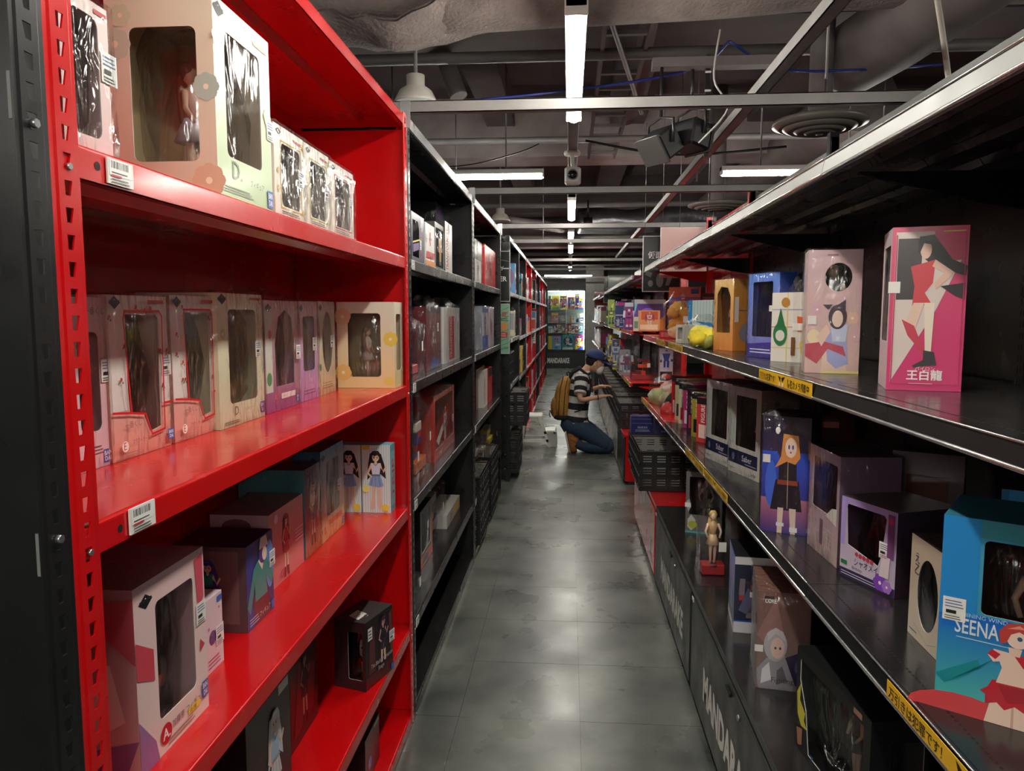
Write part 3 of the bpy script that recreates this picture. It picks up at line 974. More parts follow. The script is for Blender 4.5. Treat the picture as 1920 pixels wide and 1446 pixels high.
# ================================================================== left racks
PITCH = .0305
def post_mesh(name, m, fl_dir, top=2.205, w1=.05, w2=.034, t=.0022, pale=False):
    """angle post at origin, aisle flange in the plane x=0 running +y (fl_dir 1) or -y, other flange at y=0 running to -x"""
    mb = MB()
    n = int((top - .03) / PITCH)
    for flange in (0, 1):
        W = w1 if flange == 0 else w2
        def F(a, z, o):
            if flange == 0:
                rib = .0022 if .2 * W < a < .82 * W else 0.0
                return (.0035 - o - (0.0018 - rib * .8), fl_dir * a, z)
            return (-a, fl_dir * o, z)
        mb.face([F(0, 0, 0), F(W, 0, 0), F(W, .03, 0), F(0, .03, 0)], m=m)
        mb.face([F(0, 0, t), F(W, 0, t), F(W, .03, t), F(0, .03, t)], m=m)
        for k in range(n):
            z0, z1 = .03 + k * PITCH, .03 + (k + 1) * PITCH
            if k == n - 1:
                z1 = top
            c, zc = W * .52, z0 + PITCH * .5
            q = [(c - .0055, zc - .0085), (c + .0030, zc - .0085), (c + .0070, zc + .0085), (c - .0062, zc + .0085)]
            o4 = [(W * .201, z0), (W * .819, z0), (W * .819, z1), (W * .201, z1)]
            for d in (0, t):
                mb.face([F(0, z0, d), F(W * .14, z0, d), F(W * .14, z1, d), F(0, z1, d)], m=m)
                mb.face([F(W * .88, z0, d), F(W, z0, d), F(W, z1, d), F(W * .88, z1, d)], m=m)
                mb.face([F(W * .14, z0, d), F(W * .201, z0, d), F(W * .201, z1, d), F(W * .14, z1, d)], m=m)
                mb.face([F(W * .819, z0, d), F(W * .88, z0, d), F(W * .88, z1, d), F(W * .819, z1, d)], m=m)
            for d in (0, t):
                for i in range(4):
                    j = (i + 1) % 4
                    mb.face([F(*o4[i], d), F(*o4[j], d), F(*q[j], d), F(*q[i], d)], m=m)
            for i in range(4):
                j = (i + 1) % 4
                mb.face([F(*q[i], 0), F(*q[j], 0), F(*q[j], t), F(*q[i], t)], m=('galvanised' if pale else m))
        mb.face([F(W, 0, 0), F(W, top, 0), F(W, top, t), F(W, 0, t)], m=m)
        mb.face([F(0, top, 0), F(W, top, 0), F(W, top, t), F(0, top, t)], m=m)
    o = mb.build(name)
    me = o.data
    bpy.data.objects.remove(o)
    return me
POST = {(c, d): post_mesh('post', c, d) for c in ('red_paint', 'black_paint') for d in (1, -1)}
def place_mesh(me, name, parent, loc):
    o = bpy.data.objects.new(name, me)
    COL.objects.link(o)
    o.parent = parent
    o.location = loc
    return o

SH = [1.717, 1.268, .828, .376, .045]
TOPZ = 2.205
def tray(mb, x, y0, y1, z, m, depth, topm=None, lip=.041, plain=False, nr=.005):
    """steel shelf with a folded lip; z = top surface"""
    t = .0015
    mb.box((x - depth, y0, z - t), (x - nr, y1, z), m=topm or m)
    for k in range(4):      # rounded nose
        a0, a1 = math.pi / 2 * k / 4, math.pi / 2 * (k + 1) / 4
        mb.mesh([(x - nr + nr * math.sin(a), yy, z - nr + nr * math.cos(a)) for a in (a0, a1) for yy in (y0, y1)], [(0, 1, 3, 2)], (0, 0, 0), m, True)
    mb.box((x - t, y0, z - lip), (x, y1, z - nr), m=m)
    mb.box((x - .016, y0, z - lip), (x, y1, z - lip + t), m=m)
    mb.box((x - depth, y0, z - lip), (x - depth + t, y1, z), m=m)
    mb.box((x - depth, y0, z - lip), (x - t, y0 + t, z), m=m)
    mb.box((x - depth, y1 - t, z - lip), (x - t, y1, z), m=m)
    if not plain:           # stiffening channel underneath
        xm = x - depth * .5
        mb.mesh([(xm + a, yy, z - b) for a, b in ((-.05, .002), (-.035, .02), (.035, .02), (.05, .002)) for yy in (y0 + .003, y1 - .003)], [(0, 1, 3, 2), (2, 3, 5, 4), (4, 5, 7, 6)], (0, 0, 0), m)

def rack(label, x, y0, y1, m, depth=.40, shelves=SH, side=(0, 1), top=TOPZ, bolts=True, lipm=None, posts=(1, 1), back=True, light_top=False):
    r = thing('shelving_rack', label, 'shelf rack', (x, y0, 0))
    if posts[0]:
        place_mesh(POST[m, 1], 'post', r, (0, 0, 0))
        mb = MB(); mb.box((-depth + .002, .001, 0), (-depth + .004, .034, top), m=m); mb.box((-depth + .002, .001, 0), (-depth + .03, .003, top), m=m)
        for k in range(60):
            mb.box((-depth + .004, .012, .1 + k * .034), (-depth + .0046, .021, .112 + k * .034), (8, 4, 4), 'matte')
        mb.build('rear_post', r)
    if posts[1]:
        place_mesh(POST[m, -1], 'post', r, (0, y1 - y0, 0))
        L = y1 - y0
        mb = MB(); mb.box((-depth + .002, L - .034, 0), (-depth + .004, L - .001, top), m=m); mb.box((-depth + .002, L - .003, 0), (-depth + .03, L - .001, top), m=m)
        for k in range(60):
            mb.box((-depth + .004, L - .028, .1 + k * .034), (-depth + .0046, L - .018, .112 + k * .034), (8, 4, 4), 'matte')
        mb.build('rear_post', r)
    for i, z in enumerate([top] + list(shelves)):
        mb = MB()
        tray(mb, x + .0008, y0 + .006, y1 - .006, z, m, depth, topm=('shelf_top' if m == 'black_paint' and i else None), plain=False, nr=(.011 if i == 0 else .005))
        if i == 0:
            if m == 'black_paint' or light_top:
                mb.box((x + .001, y0 + .05, z - .036), (x + .004, y1 - .05, z + .0005), m='galvanised')
        if light_top and 1 <= i <= 3:
            mb.box((x + .001, y0 + .05, z - .036), (x + .003, y1 - .05, z - .004), m='galvanised')
            mb.box((x + .003, y0 + .2, z - .034), (x + .0035, y0 + .26, z - .006), (225, 222, 214), 'print')
        part(mb, 'shelf', r)
    if back:
        mb = MB(); mb.box((x - depth - .004, y0 + .002, .02), (x - depth - .001, y1 - .002, top - .005), m=m); part(mb, 'back_panel', r)
    for s_ in side:
        yy = (y0 + .0035) if s_ == 0 else (y1 - .0045)
        mb = MB(); mb.box((x - depth + .02, yy, .03), (x - .012, yy + .001, top - .05), m=m); part(mb, 'side_panel', r)
    if bolts:
        mb = MB()
        for z in [top] + list(shelves):
            for yy, s_ in ((y0 + .028, 1), (y1 - .028, -1)):
                mb.cyl((x + .003, yy, z - .031), (x + .0065, yy, z - .031), .004, None, (200, 200, 200), 'galvanised', 6)
            for zz, yy in ((z - .02, y1 - .006), (z - .02, y0 + .006)):
                mb.cyl((x - .02, yy, zz), (x - .02, yy - .006 if yy > y0 + .1 else yy + .006, zz), .006, None, (200, 200, 200), 'galvanised', 6)
        stuff(part(mb, 'bolt', r))
    return r

YB = [.797, 2.63, 4.43, 6.23]
# post and side panel of the black rack right beside the camera
r = thing('rack_end_frame', 'black slotted post and side panel at the left edge of the view', 'shelf rack', (XL, .797, 0))
place_mesh(POST['black_paint', -1], 'post', r, (0, 0, 0))
mb = MB(); mb.box((XL - .40, .791, 0), (XL - .006, .794, 2.2), m='black_paint'); part(mb, 'side_panel', r)
mb = MB()
for z in (2.0, 1.72, 1.27, .82):
    mb.cyl((XL + .003, .771, z), (XL + .009, .771, z), .005, None, (210, 210, 210), 'galvanised', 6)
for z in (1.73, 1.22): mb.box((XL - .035, .787, z), (XL - .02, .791, z + .05), m='grey_paint')
stuff(part(mb, 'bolt', r))
rack('tall red steel rack nearest the camera on the left, full of window boxes', XL, YB[0], YB[1], 'red_paint')
rack('tall black steel rack just beyond the red one on the left', XL, YB[1], YB[2], 'black_paint')
rack('second tall black steel rack on the left, ending before the green poster', XL, YB[2], YB[3], 'black_paint')
XS = -.535
Y2 = [6.72, 8.0, 9.3, 10.65, 12.1, 13.6, 15.1, 16.6, 18.1]
names2 = [('black_paint', 'first black rack beyond the green poster on the left'), ('black_paint', 'second black rack beyond the green poster on the left'), ('red_paint', 'first red rack of the far left row'),
          ('red_paint', 'second red rack of the far left row'), ('black_paint', 'black rack beyond the two far red racks on the left'), ('red_paint', 'third red rack of the far left row'),
          ('red_paint', 'fourth red rack of the far left row'), ('black_paint', 'last black rack on the left near the showcase')]
for (a, b), (m, lab) in zip(zip(Y2, Y2[1:]), names2):
    rack(lab, XS, a, b, m, shelves=([1.717, 1.29, .86, .48, .045] if a < 7 else SH), bolts=False, light_top=True)

# price cards on the red lip
def lip_card(x, y, z, w, h, label, tilt=0.0):
    r = thing('price_card', label, 'price tag', (x, y, z), math.pi / 2)
    mb = MB()
    F = lambda a, b, o: (a, -.0035 - o, b)
    mb.box((0, -.0035, 0), (w, -.001, h), (232, 230, 226), 'print')
    mb.build('card', r)
    mb = MB()
    draw(mb, [('code', .05, .35, .9, .98), ('r', .1, .3, .5, .38, (190, 60, 60)), ('bars', .1, .05, .8, .28, 2, (90, 90, 90))], w, h, F)
    mb.build('printed_code', r)
def ysolve(x, z, px):
    return solve((x, 0, z), 1, px=px)
ya = ysolve(XL, 1.69, 196); yb = ysolve(XL, 1.69, 244)
lip_card(XL + .0012, ya, 1.68, yb - ya, .031, 'white barcode price card on the upper red shelf edge at left')
ya = ysolve(XL, 1.25, 238); yb = ysolve(XL, 1.25, 285)
lip_card(XL + .0012, ya, 1.233, yb - ya, .034, 'white barcode price card on the middle red shelf edge at left')
for (rk, y0_) in (('first black rack', YB[1]), ('second black rack', YB[2])):
    for i, z in enumerate(SH[:4]):
        lip_card(XL + .0012, y0_ + .055, z - .038, .045, .034, 'small white price card, near end of the %s shelf, %s' % (('upper', 'second', 'third', 'fourth')[i], rk))
# slots in the red lip
mb = MB()
for z, px in ((1.697, 181), (1.247, 224)):
    y = ysolve(XL, z, px)
    mb.cyl((XL + .0008, y, z), (XL + .0013, y, z), .0055, None, (30, 4, 4), 'matte', 12)
tag(mb.build('lip_slot'), 'dark oval fixing slots in the red shelf edges beside the price cards', 'fixing', kind='stuff')

# signs hung across the rack row
def sign(name, x0, x1, y, z0, z1, label, base, ops, frame=None, cat='sign', t=.008, clear=False):
    r = thing(name, label, cat, (x0, y, z0))
    w, h = x1 - x0, z1 - z0
    mb = MB(); mb.box((0, 0, 0), (w, t, h), base, 'gloss'); mb.build('board', r)
    F = lambda a, b, o: (a, -o, b)
    if ops:
        mb = MB(); draw(mb, ops, w, h, F); mb.build('lettering', r)
    if frame:
        mb = MB()
        e = .006
        for a, b in (((-e, -.003, -e), (w + e, t + .002, 0)), ((-e, -.003, h), (w + e, t + .002, h + e)), ((-e, -.003, 0), (0, t + .002, h)), ((w, -.003, 0), (w + e, t + .002, h))):
            mb.box(a, b, frame, 'plastic')
        mb.build('frame', r)
        mb = MB()
        for a in (.01, w - .01):
            mb.cyl((a, .004, h), (a, .004, (CZ - z0 - .001) if x0 > 0 else h + .02), .0015, None, (150, 150, 150), 'galvanised', 6)
        mb.build('hanging_wire', r)
    return r
sign('category_sign', -.615, -.525, 6.6, 1.63, 2.06, 'black white-framed category sign on the left rack row above the green poster', (44, 46, 46),
     [('t', 'Y', .1, .62, .035, (220, 220, 220)), ('r', .35, .65, .95, .67, (210, 210, 210)), ('t', 'ER', .05, .4, .042, (225, 225, 225), None, .02), ('line', [(0, .84), (1, .80)], .004, (120, 122, 122))], (190, 190, 186))
sign('wall_poster', -.615, -.53, 6.6, 1.17, 1.60, 'green striped poster with red lettering hung below the black sign', (150, 196, 166),
     [('line', [(0, .05 + k * .09), (1, .13 + k * .09)], .006, (96, 150, 118)) for k in range(10)] + [('t', '定', .25, .74, .05, (196, 40, 40), None, .02), ('bars', .1, .66, .9, .73, 2, (60, 60, 60)), ('e', .5, .55, .4, .09, (216, 150, 80)), ('r', .1, .32, .85, .43, (200, 50, 40)), ('bars', .2, .34, .7, .42, 2, (240, 220, 220)), ('t', 'COUPON', .08, .08, .022, (30, 70, 50), .07)], (200, 210, 200), 'poster')
mb = MB()
r = thing('sign_post', 'black slotted post carrying the poster and sign beyond the second black rack', 'post', (-.60, 6.64, 0))
place_mesh(POST['black_paint', 1], 'post', r, (.07, 0, 0))
place_mesh(POST['black_paint', -1], 'post', r, (.07, .055, 0))
mb = MB(); mb.box((-.30, .02, .1), (.0, .024, 2.2), m='black_paint'); mb.build('side_panel', r)
mb = MB()
for z in (.12, .25, .6): mb.cyl((.03, -.001, z), (.03, -.006, z), .006, None, (220, 220, 220), 'galvanised', 6)
mb.build('bolt', r)
sign('category_sign', -.60, -.54, 12.0, 1.6, 2.05, 'far black category sign in the left rack row', (40, 44, 44), [('t', 'A', .2, .6, .03, (220, 220, 220))], (190, 190, 186))
sign('wall_poster', -.60, -.54, 12.0, 1.05, 1.55, 'far poster with blue and red bands below the far sign', (210, 210, 204), [('r', 0, .8, 1, 1, (70, 120, 180)), ('r', 0, .45, 1, .75, (190, 70, 50)), ('bars', .1, .05, .9, .35, 5, (60, 60, 60))], (200, 200, 200), 'poster')

# ================================================================== right gondola
XBK = 1.06
ZR = (1.358, .877)      # shelf tops
def rail(mb, x, y0, y1, zt, zb, col='black'):
    face = {'red': 'red_paint', 'black': 'black_paint', 'light': 'grey_paint'}[col]
    mb.mesh([(x + .004, yy, zt) for yy in (y0, y1)] + [(x - .001, yy, zb + .006) for yy in (y0, y1)] + [(x + .012, yy, zb) for yy in (y0, y1)] + [(x + .02, yy, zt) for yy in (y0, y1)],
            [(0, 1, 3, 2), (2, 3, 5, 4), (0, 1, 7, 6), (4, 5, 7, 6), (0, 2, 4, 6), (1, 3, 5, 7)], (0, 0, 0), face)
def chrome(mb, x, y0, y1, zt, zb, big=False):
    mb.tube([(x + .003, y0, zt), (x + .003, y1, zt)], .0022, m='chrome', n=8)
    mb.tube([(x, y0, zb + .004), (x, y1, zb + .004)], .0052 if big else .0042, m='chrome', n=10)
def gshelf(r, x, y0, y1, z, m, top='shelf_top', thick=.037, depth=None, under=True, slots=True, lipm=None):
    d = XBK - .02
    mb = MB()
    mb.box((x + .012, y0 + .001, z - .002), (d, y1 - .001, z), m=top)
    mb.box((x + .02, y0 + .001, z - .03), (x + .023, y1 - .001, z - .002), m=m)
    mb.box((d - .003, y0 + .001, z - .03), (d, y1 - .001, z - .002), m=m)
    if under:
        for xx in (x + .13, x + .25, x + .37):
            mb.mesh([(xx + a, yy, z - b) for a, b in ((-.03, .003), (-.02, .018), (.02, .018), (.03, .003)) for yy in (y0 + .002, y1 - .002)], [(0, 1, 3, 2), (2, 3, 5, 4), (4, 5, 7, 6)], (0, 0, 0), m)
    s_ = part(mb, 'shelf', r)
    mb = MB(); rail(mb, x, y0 + .0015, y1 - .0015, z - .001, z - thick, 'light' if z > 1.8 else 'red' if (lipm or m) == 'red_paint' else 'black')
    o = mb.build('lip', s_, tuple(r.location))
    mb = MB(); chrome(mb, x, y0 + .0015, y1 - .0015, z, z - thick - .002, big=(z < 1))
    mb.build('price_rail', s_, tuple(r.location))
    if slots:
        mb = MB()
        y = y0 + .02
        while y < y1 - .02:
            mb.box((x + .045, y, z), (x + .049, y + .006, z + .0003), (3, 3, 3), 'matte')
            y += .0125
        stuff(mb.build('slot_row', s_, tuple(r.location)))
    mb = MB()
    for yy in (y0 + .004, y1 - .006):
        pts = [(d, z - .03), (d, z - .12), (x + .35, z - .10), (x + .08, z - .035), (x + .08, z - .03)]
        mb.face([(a, yy, b) for a, b in pts], m=m)
        mb.face([(a, yy + .002, b) for a, b in pts][::-1], m=m)
        for i in range(5):
            (a, b), (c, e) = pts[i], pts[(i + 1) % 5]
            mb.face([(a, yy, b), (c, yy, e), (c, yy + .002, e), (a, yy + .002, b)], m=m)
    stuff(mb.build('bracket', s_, tuple(r.location)))
def upright(r, y, m, top=2.215):
    mb = MB()
    mb.box((XBK - .028, y - .016, .447), (XBK, y + .016, top), m=m)
    mb.box((XBK - .035, y - .016, 2.14), (XBK, y + .02, top + .02), m=m)
    k = .5
    while k < top:
        for s_ in (-.007, .004):
            mb.box((XBK - .0286, y + s_, k), (XBK - .028, y + s_ + .003, k + .014), (4, 4, 4), 'matte')
        k += .026
    part(mb, 'upright', r)
def gondola(label, y0, y1, m, r3=True, up=(1, 1), shelves=ZR, top='shelf_top', lipm=None, panel_split=(.448, 1.0, 1.6, 1.93, 2.19)):
    r = thing('gondola_unit', label, 'shelf unit', (XBK, y0, 0))
    for a, b in zip(panel_split, panel_split[1:]):
        mb = MB(); mb.box((XBK, y0 + .002, a + .004), (XBK + .02, y1 - .002, b - .004), m=('grey_paint' if m == 'black_paint' and a > 1.7 else m)); part(mb, 'back_panel', r)  # top panels of black bays lighter: lamplight on them put into the colour
    mb = MB(); mb.box((XBK + .003, y0, .47), (XBK + .006, y1, 2.18), m='black_paint'); part(mb, 'panel_core', r)
    if up[0]: upright(r, y0 + .016, m)
    if up[1]: upright(r, y1 - .016, m)
    for z in shelves:
        gshelf(r, XR, y0, y1, z, m, top, lipm=lipm)
    if r3:
        gshelf(r, XR, y0, y1, 1.868, m, m, slots=False)
    return r
YG = [-.92, .43, 1.78, 3.12, 4.46, 5.80]
labs = ['black gondola shelving bay behind the camera on the right', 'black gondola shelving bay at the right edge of the view', 'second black gondola bay on the right, with the pink box', 'third black gondola bay on the right, before the red one']
for i in range(4):
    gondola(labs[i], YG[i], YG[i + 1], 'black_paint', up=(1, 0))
gondola('red gondola shelving bay at the end of the near right run', YG[4], YG[5], 'red_paint', up=(1, 1), top='red_paint')
YH = [6.95, 8.3, 9.65, 11.0, 12.4]
labs = ['red-ended gondola bay across the gap, where the person kneels', 'second gondola bay beyond the gap on the right', 'third gondola bay beyond the gap on the right', 'fourth gondola bay beyond the gap on the right']
for i in range(4):
    m = 'red_paint' if i == 0 else 'black_paint'
    gondola(labs[i], YH[i], YH[i + 1], m, up=(1, 0), top=('red_paint' if i == 0 else 'shelf_top'))
gondola('far red gondola unit beside the grey column at the end', 14.2, 18.4, 'red_paint', up=(1, 1))

# base cabinets with doors
XC = .505
def cabinet(label, y0, y1, m, doors=1, deck='shelf_top', text=True, z=.445, lock=True, doorm=None):
    r = thing('base_cabinet', label, 'cabinet', (XC, y0, 0))
    mb = MB()
    mb.box((XC + .004, y0 + .001, .03), (XBK - .002, y1 - .001, z - .02), m=m)
    mb.box((XC + .03, y0 + .001, 0), (XBK - .002, y1 - .001, .03), m='black_paint')
    part(mb, 'body', r)
    mb = MB()
    mb.box((XC - .008, y0 + .001, z - .018), (XBK - .002, y1 - .001, z), m=deck)
    mb.box((XC - .010, y0 + .001, z - .02), (XC - .008, y1 - .001, z + .003), m=m)
    part(mb, 'deck', r)
    L = (y1 - y0) / doors
    for k in range(doors):
        a, b = y0 + k * L + .035, y0 + (k + 1) * L - .012
        mb = MB()
        mb.box((XC - .012, a, .035), (XC + .003, b, z - .034), m=doorm or m, bev=.002)
        d = part(mb, 'door', r)
        if text:
            mb = MB()
            ln = .76
            F = lambda u, v, o: (XC - .0125 - o, b - .27 - u, .13 + v)
            vs, fs, asp = text_geo('MANDARAKE', .045)
            mb.mesh([F(x * ln / asp, zz * .122, 0) for x, zz in vs], fs, (236, 236, 230), 'matte')
            mb.build('lettering', d, tuple(r.location))
        if lock:
            mb = MB()
            yc = a + .42
            mb.lathe([(.001, -.006), (.008, -.006), (.009, 0), (.001, 0)], (XC - .012, yc, z - .075), (190, 190, 190), 'galvanised', 12, axis=0)
            mb.box((XC - .02, yc + .1, z - .07), (XC - .012, yc + .16, z - .055), (20, 20, 20), 'plastic', bev=.003)
            mb.box((XC - .014, b - .04, z - .045), (XC - .012, b - .005, z - .03), (215, 215, 210), 'plastic')
            mb.build('lock', d, tuple(r.location))
    return r
cabinet('black base cabinet on the right at the bottom edge of the view', YG[1], 1.62, 'charcoal_paint')
cabinet('nearer black cabinet with big grey lettering on its door', 1.62, 2.91, 'charcoal_paint')
cabinet('farther black cabinet with big grey lettering on its door', 2.91, 4.16, 'charcoal_paint')
cabinet('red base cabinet with a blank glossy side at the end of the near run', 4.16, 5.5, 'red_paint', text=False, deck='red_paint', lock=False)
cabinet('red base cabinet across the gap in front of the kneeling person', 6.6, 7.5, 'red_paint', text=False, deck='red_paint', lock=False, z=.445, doorm='charcoal_paint')
for i, (a, b) in enumerate(((7.5, 9.1), (9.1, 10.8), (10.8, 12.4))):
    cabinet('%s pale grey base cabinet beyond the kneeling person' % ('first', 'second', 'third')[i], a, b, 'light_panel', text=False, lock=False, deck='shelf_top')
cabinet('far black base cabinet beside the showcase', 14.2, 18.4, 'charcoal_paint', doors=3, text=False)

# yellow anti-theft strips on the shelf edges
def strip(pxa, pxb, z, tshelf, label, part_=0):
    """between two pixel columns along a shelf lip"""
    x = XR - .0025
    ya, yb = ysolve(x, z, pxa), ysolve(x, z, pxb)       # ya far, yb near
    L, h = ya - yb, .036
    r = thing('warning_strip', label, 'label', (x, ya, tshelf - .037), -math.pi / 2)
    mb = MB(); mb.box((0, -.0012, 0), (L, 0, h), (236, 186, 30), 'print'); mb.build('strip', r)
    F = lambda a, b, o: (a, -.0012 - o, b)
    ops = []
    if part_ == 1:
        ops += [('t', '万引きは犯罪です！', .03, .22, h * .6, (30, 24, 10), L * .68, .01), ('p', [(.80, .95), (.84, .35), (.87, .75)], (20, 18, 14)), ('o', .86, .45, h * .22, (240, 240, 236)), ('o', .87, .42, h * .1, (20, 20, 20))]
    else:
        ops += [('t', '万引きは犯罪です！', .02, .22, h * .6, (40, 30, 10), L * .34, .01), ('t', '防犯カメラ撮影中', .60, .22, h * .6, (40, 30, 10), L * .36, .01),
                ('p', [(.42, .9), (.46, .45), (.47, .8)], (20, 18, 14)), ('p', [(.55, .9), (.50, .45), (.49, .8)], (20, 18, 14)), ('o', .455, .3, h * .16, (240, 240, 236)), ('o', .515, .3, h * .16, (240, 240, 236))]
    mb = MB(); draw(mb, ops, L, h, F); mb.build('lettering', r)
strip(1424, 1523, 1.34, 1.358, 'yellow anti-theft strip on the shelf edge below the pink boxes')
strip(1253, 1280, 1.34, 1.358, 'yellow anti-theft strip on the red shelf edge, nearer of two by the yellow plush')
strip(1231, 1246, 1.34, 1.358, 'yellow anti-theft strip on the red shelf edge, farther of two by the yellow plush')
strip(1285, 1320, .86, .877, 'yellow anti-theft strip on the lower shelf edge, farther of the joined pair')
strip(1321, 1364, .86, .877, 'yellow anti-theft strip on the lower shelf edge, nearer of the joined pair')
strip(1203, 1215, .86, .877, 'small yellow anti-theft strip at the corner of the lower red shelf')
strip(1664, 1835, .86, .877, 'large yellow anti-theft strip at the bottom right with black lettering', 1)
strip(1168, 1180, .86, .877, 'far yellow anti-theft strip on the red shelf edge beside the cap')
strip(1150, 1162, 1.34, 1.358, 'far yellow anti-theft strip on the upper shelf across the gap')
# signs at the end of the near run
sign('category_sign', .575, .86, 5.95, 1.695, 2.115, 'large black category sign in a white frame at the end of the near gondola', (58, 62, 62),
     [('t', '仮面', .12, .60, .055, (226, 226, 222), None, .02), ('p', [(.05, .30), (.2, .25), (.25, .33), (.1, .38)], (96, 98, 98)), ('e', .45, .2, .10, .13, (120, 122, 122)), ('e', .2, .14, .07, .06, (120, 122, 122)), ('p', [(.6, .1), (.7, .1), (.85, .35), (.7, .36)], (120, 122, 122))], (196, 196, 192))
r = sign('category_board', .70, 1.06, 5.87, 1.80, 2.17, 'pinkish white plastic board showing faint mirrored lettering', (214, 188, 184),
     [('r', 0, .45, 1, .47, (200, 170, 168))], (226, 214, 210))
mb = MB(); vs, fs, asp = text_geo('PVC', .02)
mb.mesh([(.22 - x * .06, -.0006, .14 + z * .06) for x, z in vs], fs, (166, 142, 140), 'print'); mb.build('lettering', r)
sign('category_sign', .575, .86, 12.55, 1.70, 2.10, 'far black category sign beyond the gap on the right', (60, 66, 64), [('bars', .1, .3, .8, .7, 2, (150, 150, 150))], (190, 190, 186))
sign('category_board', .64, 1.02, 12.45, 1.76, 2.14, 'far pale green plastic board beyond the gap on the right', (150, 166, 156), [('line', [(.05, .85), (.5, .75), (.95, .85)], .01, (200, 206, 200))], (170, 180, 172))
sign('category_board', .62, .95, 18.5, 1.45, 2.05, 'pink and red board at the end of the farthest gondola', (224, 188, 176), [('r', 0, 0, 1, .42, (190, 40, 44)), ('bars', .1, .1, .9, .35, 3, (230, 180, 170))], (200, 170, 160))

# ================================================================== merchandise
def carton(name, label, loc, rz, w, d, h, col=(220, 216, 208), front=(), fwin=(), left=(), lwin=(), right=(), rwin=(), top=(), topc=None, sidec=None,
           fig=None, tagp=None, bag=None, cat='box', group=None, m='print', seed=0, inner=(150, 140, 130), simple=False, amp=.005):
    """loc = front-left bottom corner; the front looks along local -y"""
    c, s_ = math.cos(rz), math.sin(rz)
    hw, hd = w / 2, d / 2
    base = (loc[0] + c * hw - s_ * hd, loc[1] + s_ * hw + c * hd, loc[2] + .0006)
    FR = lambda a, z, o: (a - hw, -hd - o, z)
    LF = lambda a, z, o: (-hw - o, hd - a, z)
    RT = lambda a, z, o: (hw + o, a - hd, z)
    BK = lambda a, z, o: (hw - a, hd + o, z)
    TP = lambda a, y, o: (a - hw, y - hd, h + o)
    BT = lambda a, y, o: (a - hw, hd - y, 0 - o)
    sidec = sidec or col
    first = lambda q: q[-1] if isinstance(q[0], (tuple, list)) else q
    mb = MB()
    fw = [win_poly(q, w, h) for q in fwin]
    lw = [win_poly(q, d, h) for q in lwin]
    rw = [win_poly(q, d, h) for q in rwin]
    holed(mb, w, h, fw, FR, col, m)
    holed(mb, d, h, lw, LF, sidec, m)
    holed(mb, d, h, rw, RT, sidec, m)
    holed(mb, w, h, [], BK, sidec, m)
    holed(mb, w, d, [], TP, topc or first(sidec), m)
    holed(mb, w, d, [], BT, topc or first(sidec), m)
    if fw or lw or rw:                      # inner back card
        mb.box((-hw + .004, hd - .006, .004), (hw - .004, hd - .004, h - .004), inner, 'matte')
    if simple:
        off = draw(mb, front, w, h, FR)
        draw(mb, left, d, h, LF)
        draw(mb, right, d, h, RT)
        if tagp:
            draw(mb, [('r', tagp[0], tagp[1], tagp[0] + .3, tagp[1] + .12, (235, 235, 230))], w, h, FR, off + .0005)
        o = mb.build(name)
        o.location = base
        o.rotation_euler = (0, 0, rz)
        tag(o, label, cat, group)
        r = o
    else:
        r = thing(name, label, cat, base, rz, group)
        mb.build('carton', r)
        for ops_, a_, b_, F_ in ((front, w, h, FR), (left, d, h, LF), (right, d, h, RT), (top, w, d, TP)):
            if ops_:
                mb = MB()
                draw(mb, ops_, a_, b_, F_)
                mb.build('printed_artwork', r)
        if fw or lw or rw:
            mb = MB()
            for polys, F in ((fw, FR), (lw, LF), (rw, RT)):
                for p in polys:
                    mb = MB()
                    mb.face([F(x, z, -.0016) for x, z in p], m='clear_film')
                    mb.build('window_film', r)
            if fig is not None:
                mb = MB()
                fk = dict(fig)
                fh = fk.pop('h', .8) * h
                figurine(mb, (0, hd * .1), h * .06, fh, **fk)
                mb.build('figurine', r)
                mb = MB()
                mb.blob((0, 0, h * .5), (hw * .80, hd * .80, h * .45), (230, 230, 230), 'blister', seed, .25, 2.5, 14, 10, power=.5)
                mb.build('blister', r)
        if tagp:
            mb = MB()
            sw, sh_ = .032, .038
            F2 = {'f': FR, 'l': LF, 'r': RT}[tagp[2] if len(tagp) > 2 else 'f']
            W = {'f': w, 'l': d, 'r': d}[tagp[2] if len(tagp) > 2 else 'f']
            G = lambda a, z, o: F2(tagp[0] * W + a, tagp[1] * h + z, .0018 + (.008 if bag else 0) + o)
            mb.face([G(0, 0, 0), G(sw, 0, 0), G(sw, sh_, 0), G(0, sh_, 0)], (238, 236, 230), 'print')
            draw(mb, [('bars', .1, .55, .9, .92, 3, (80, 110, 160)), ('r', .15, .3, .6, .45, (40, 40, 40)), ('bars', .1, .05, .8, .25, 2, (90, 90, 90))], sw, sh_, G)
            mb.build('price_sticker', r)
    if bag is not None:
        mb = MB()
        wrap_mesh(mb, w, d, h, .004, seed, amp, top=bag)
        o = mb.build('plastic_wrap', r)
    return r

def L(label, z, x, pa, pb, top, d=.18, **k):
    """box on a left shelf with its front to the aisle, between two pixel columns"""
    y0, y1 = ysolve(x, z, pa), ysolve(x, z, pb)
    zt = solve((x, y0, 0), 2, py=top)
    name = k.pop('name', 'figure_box')
    return carton(name, label, (x, y0, z), math.pi / 2, y1 - y0, d, max(zt - z, .03), **k)
def Rf(label, z, xa, ya, xb, yb, d, h, **k):
    """box by its front bottom edge from the viewer's left (a) to right (b)"""
    rz = math.atan2(yb - ya, xb - xa)
    name = k.pop('name', 'figure_box')
    return carton(name, label, (xa, ya, z), rz, math.hypot(xb - xa, yb - ya), d, h, **k)

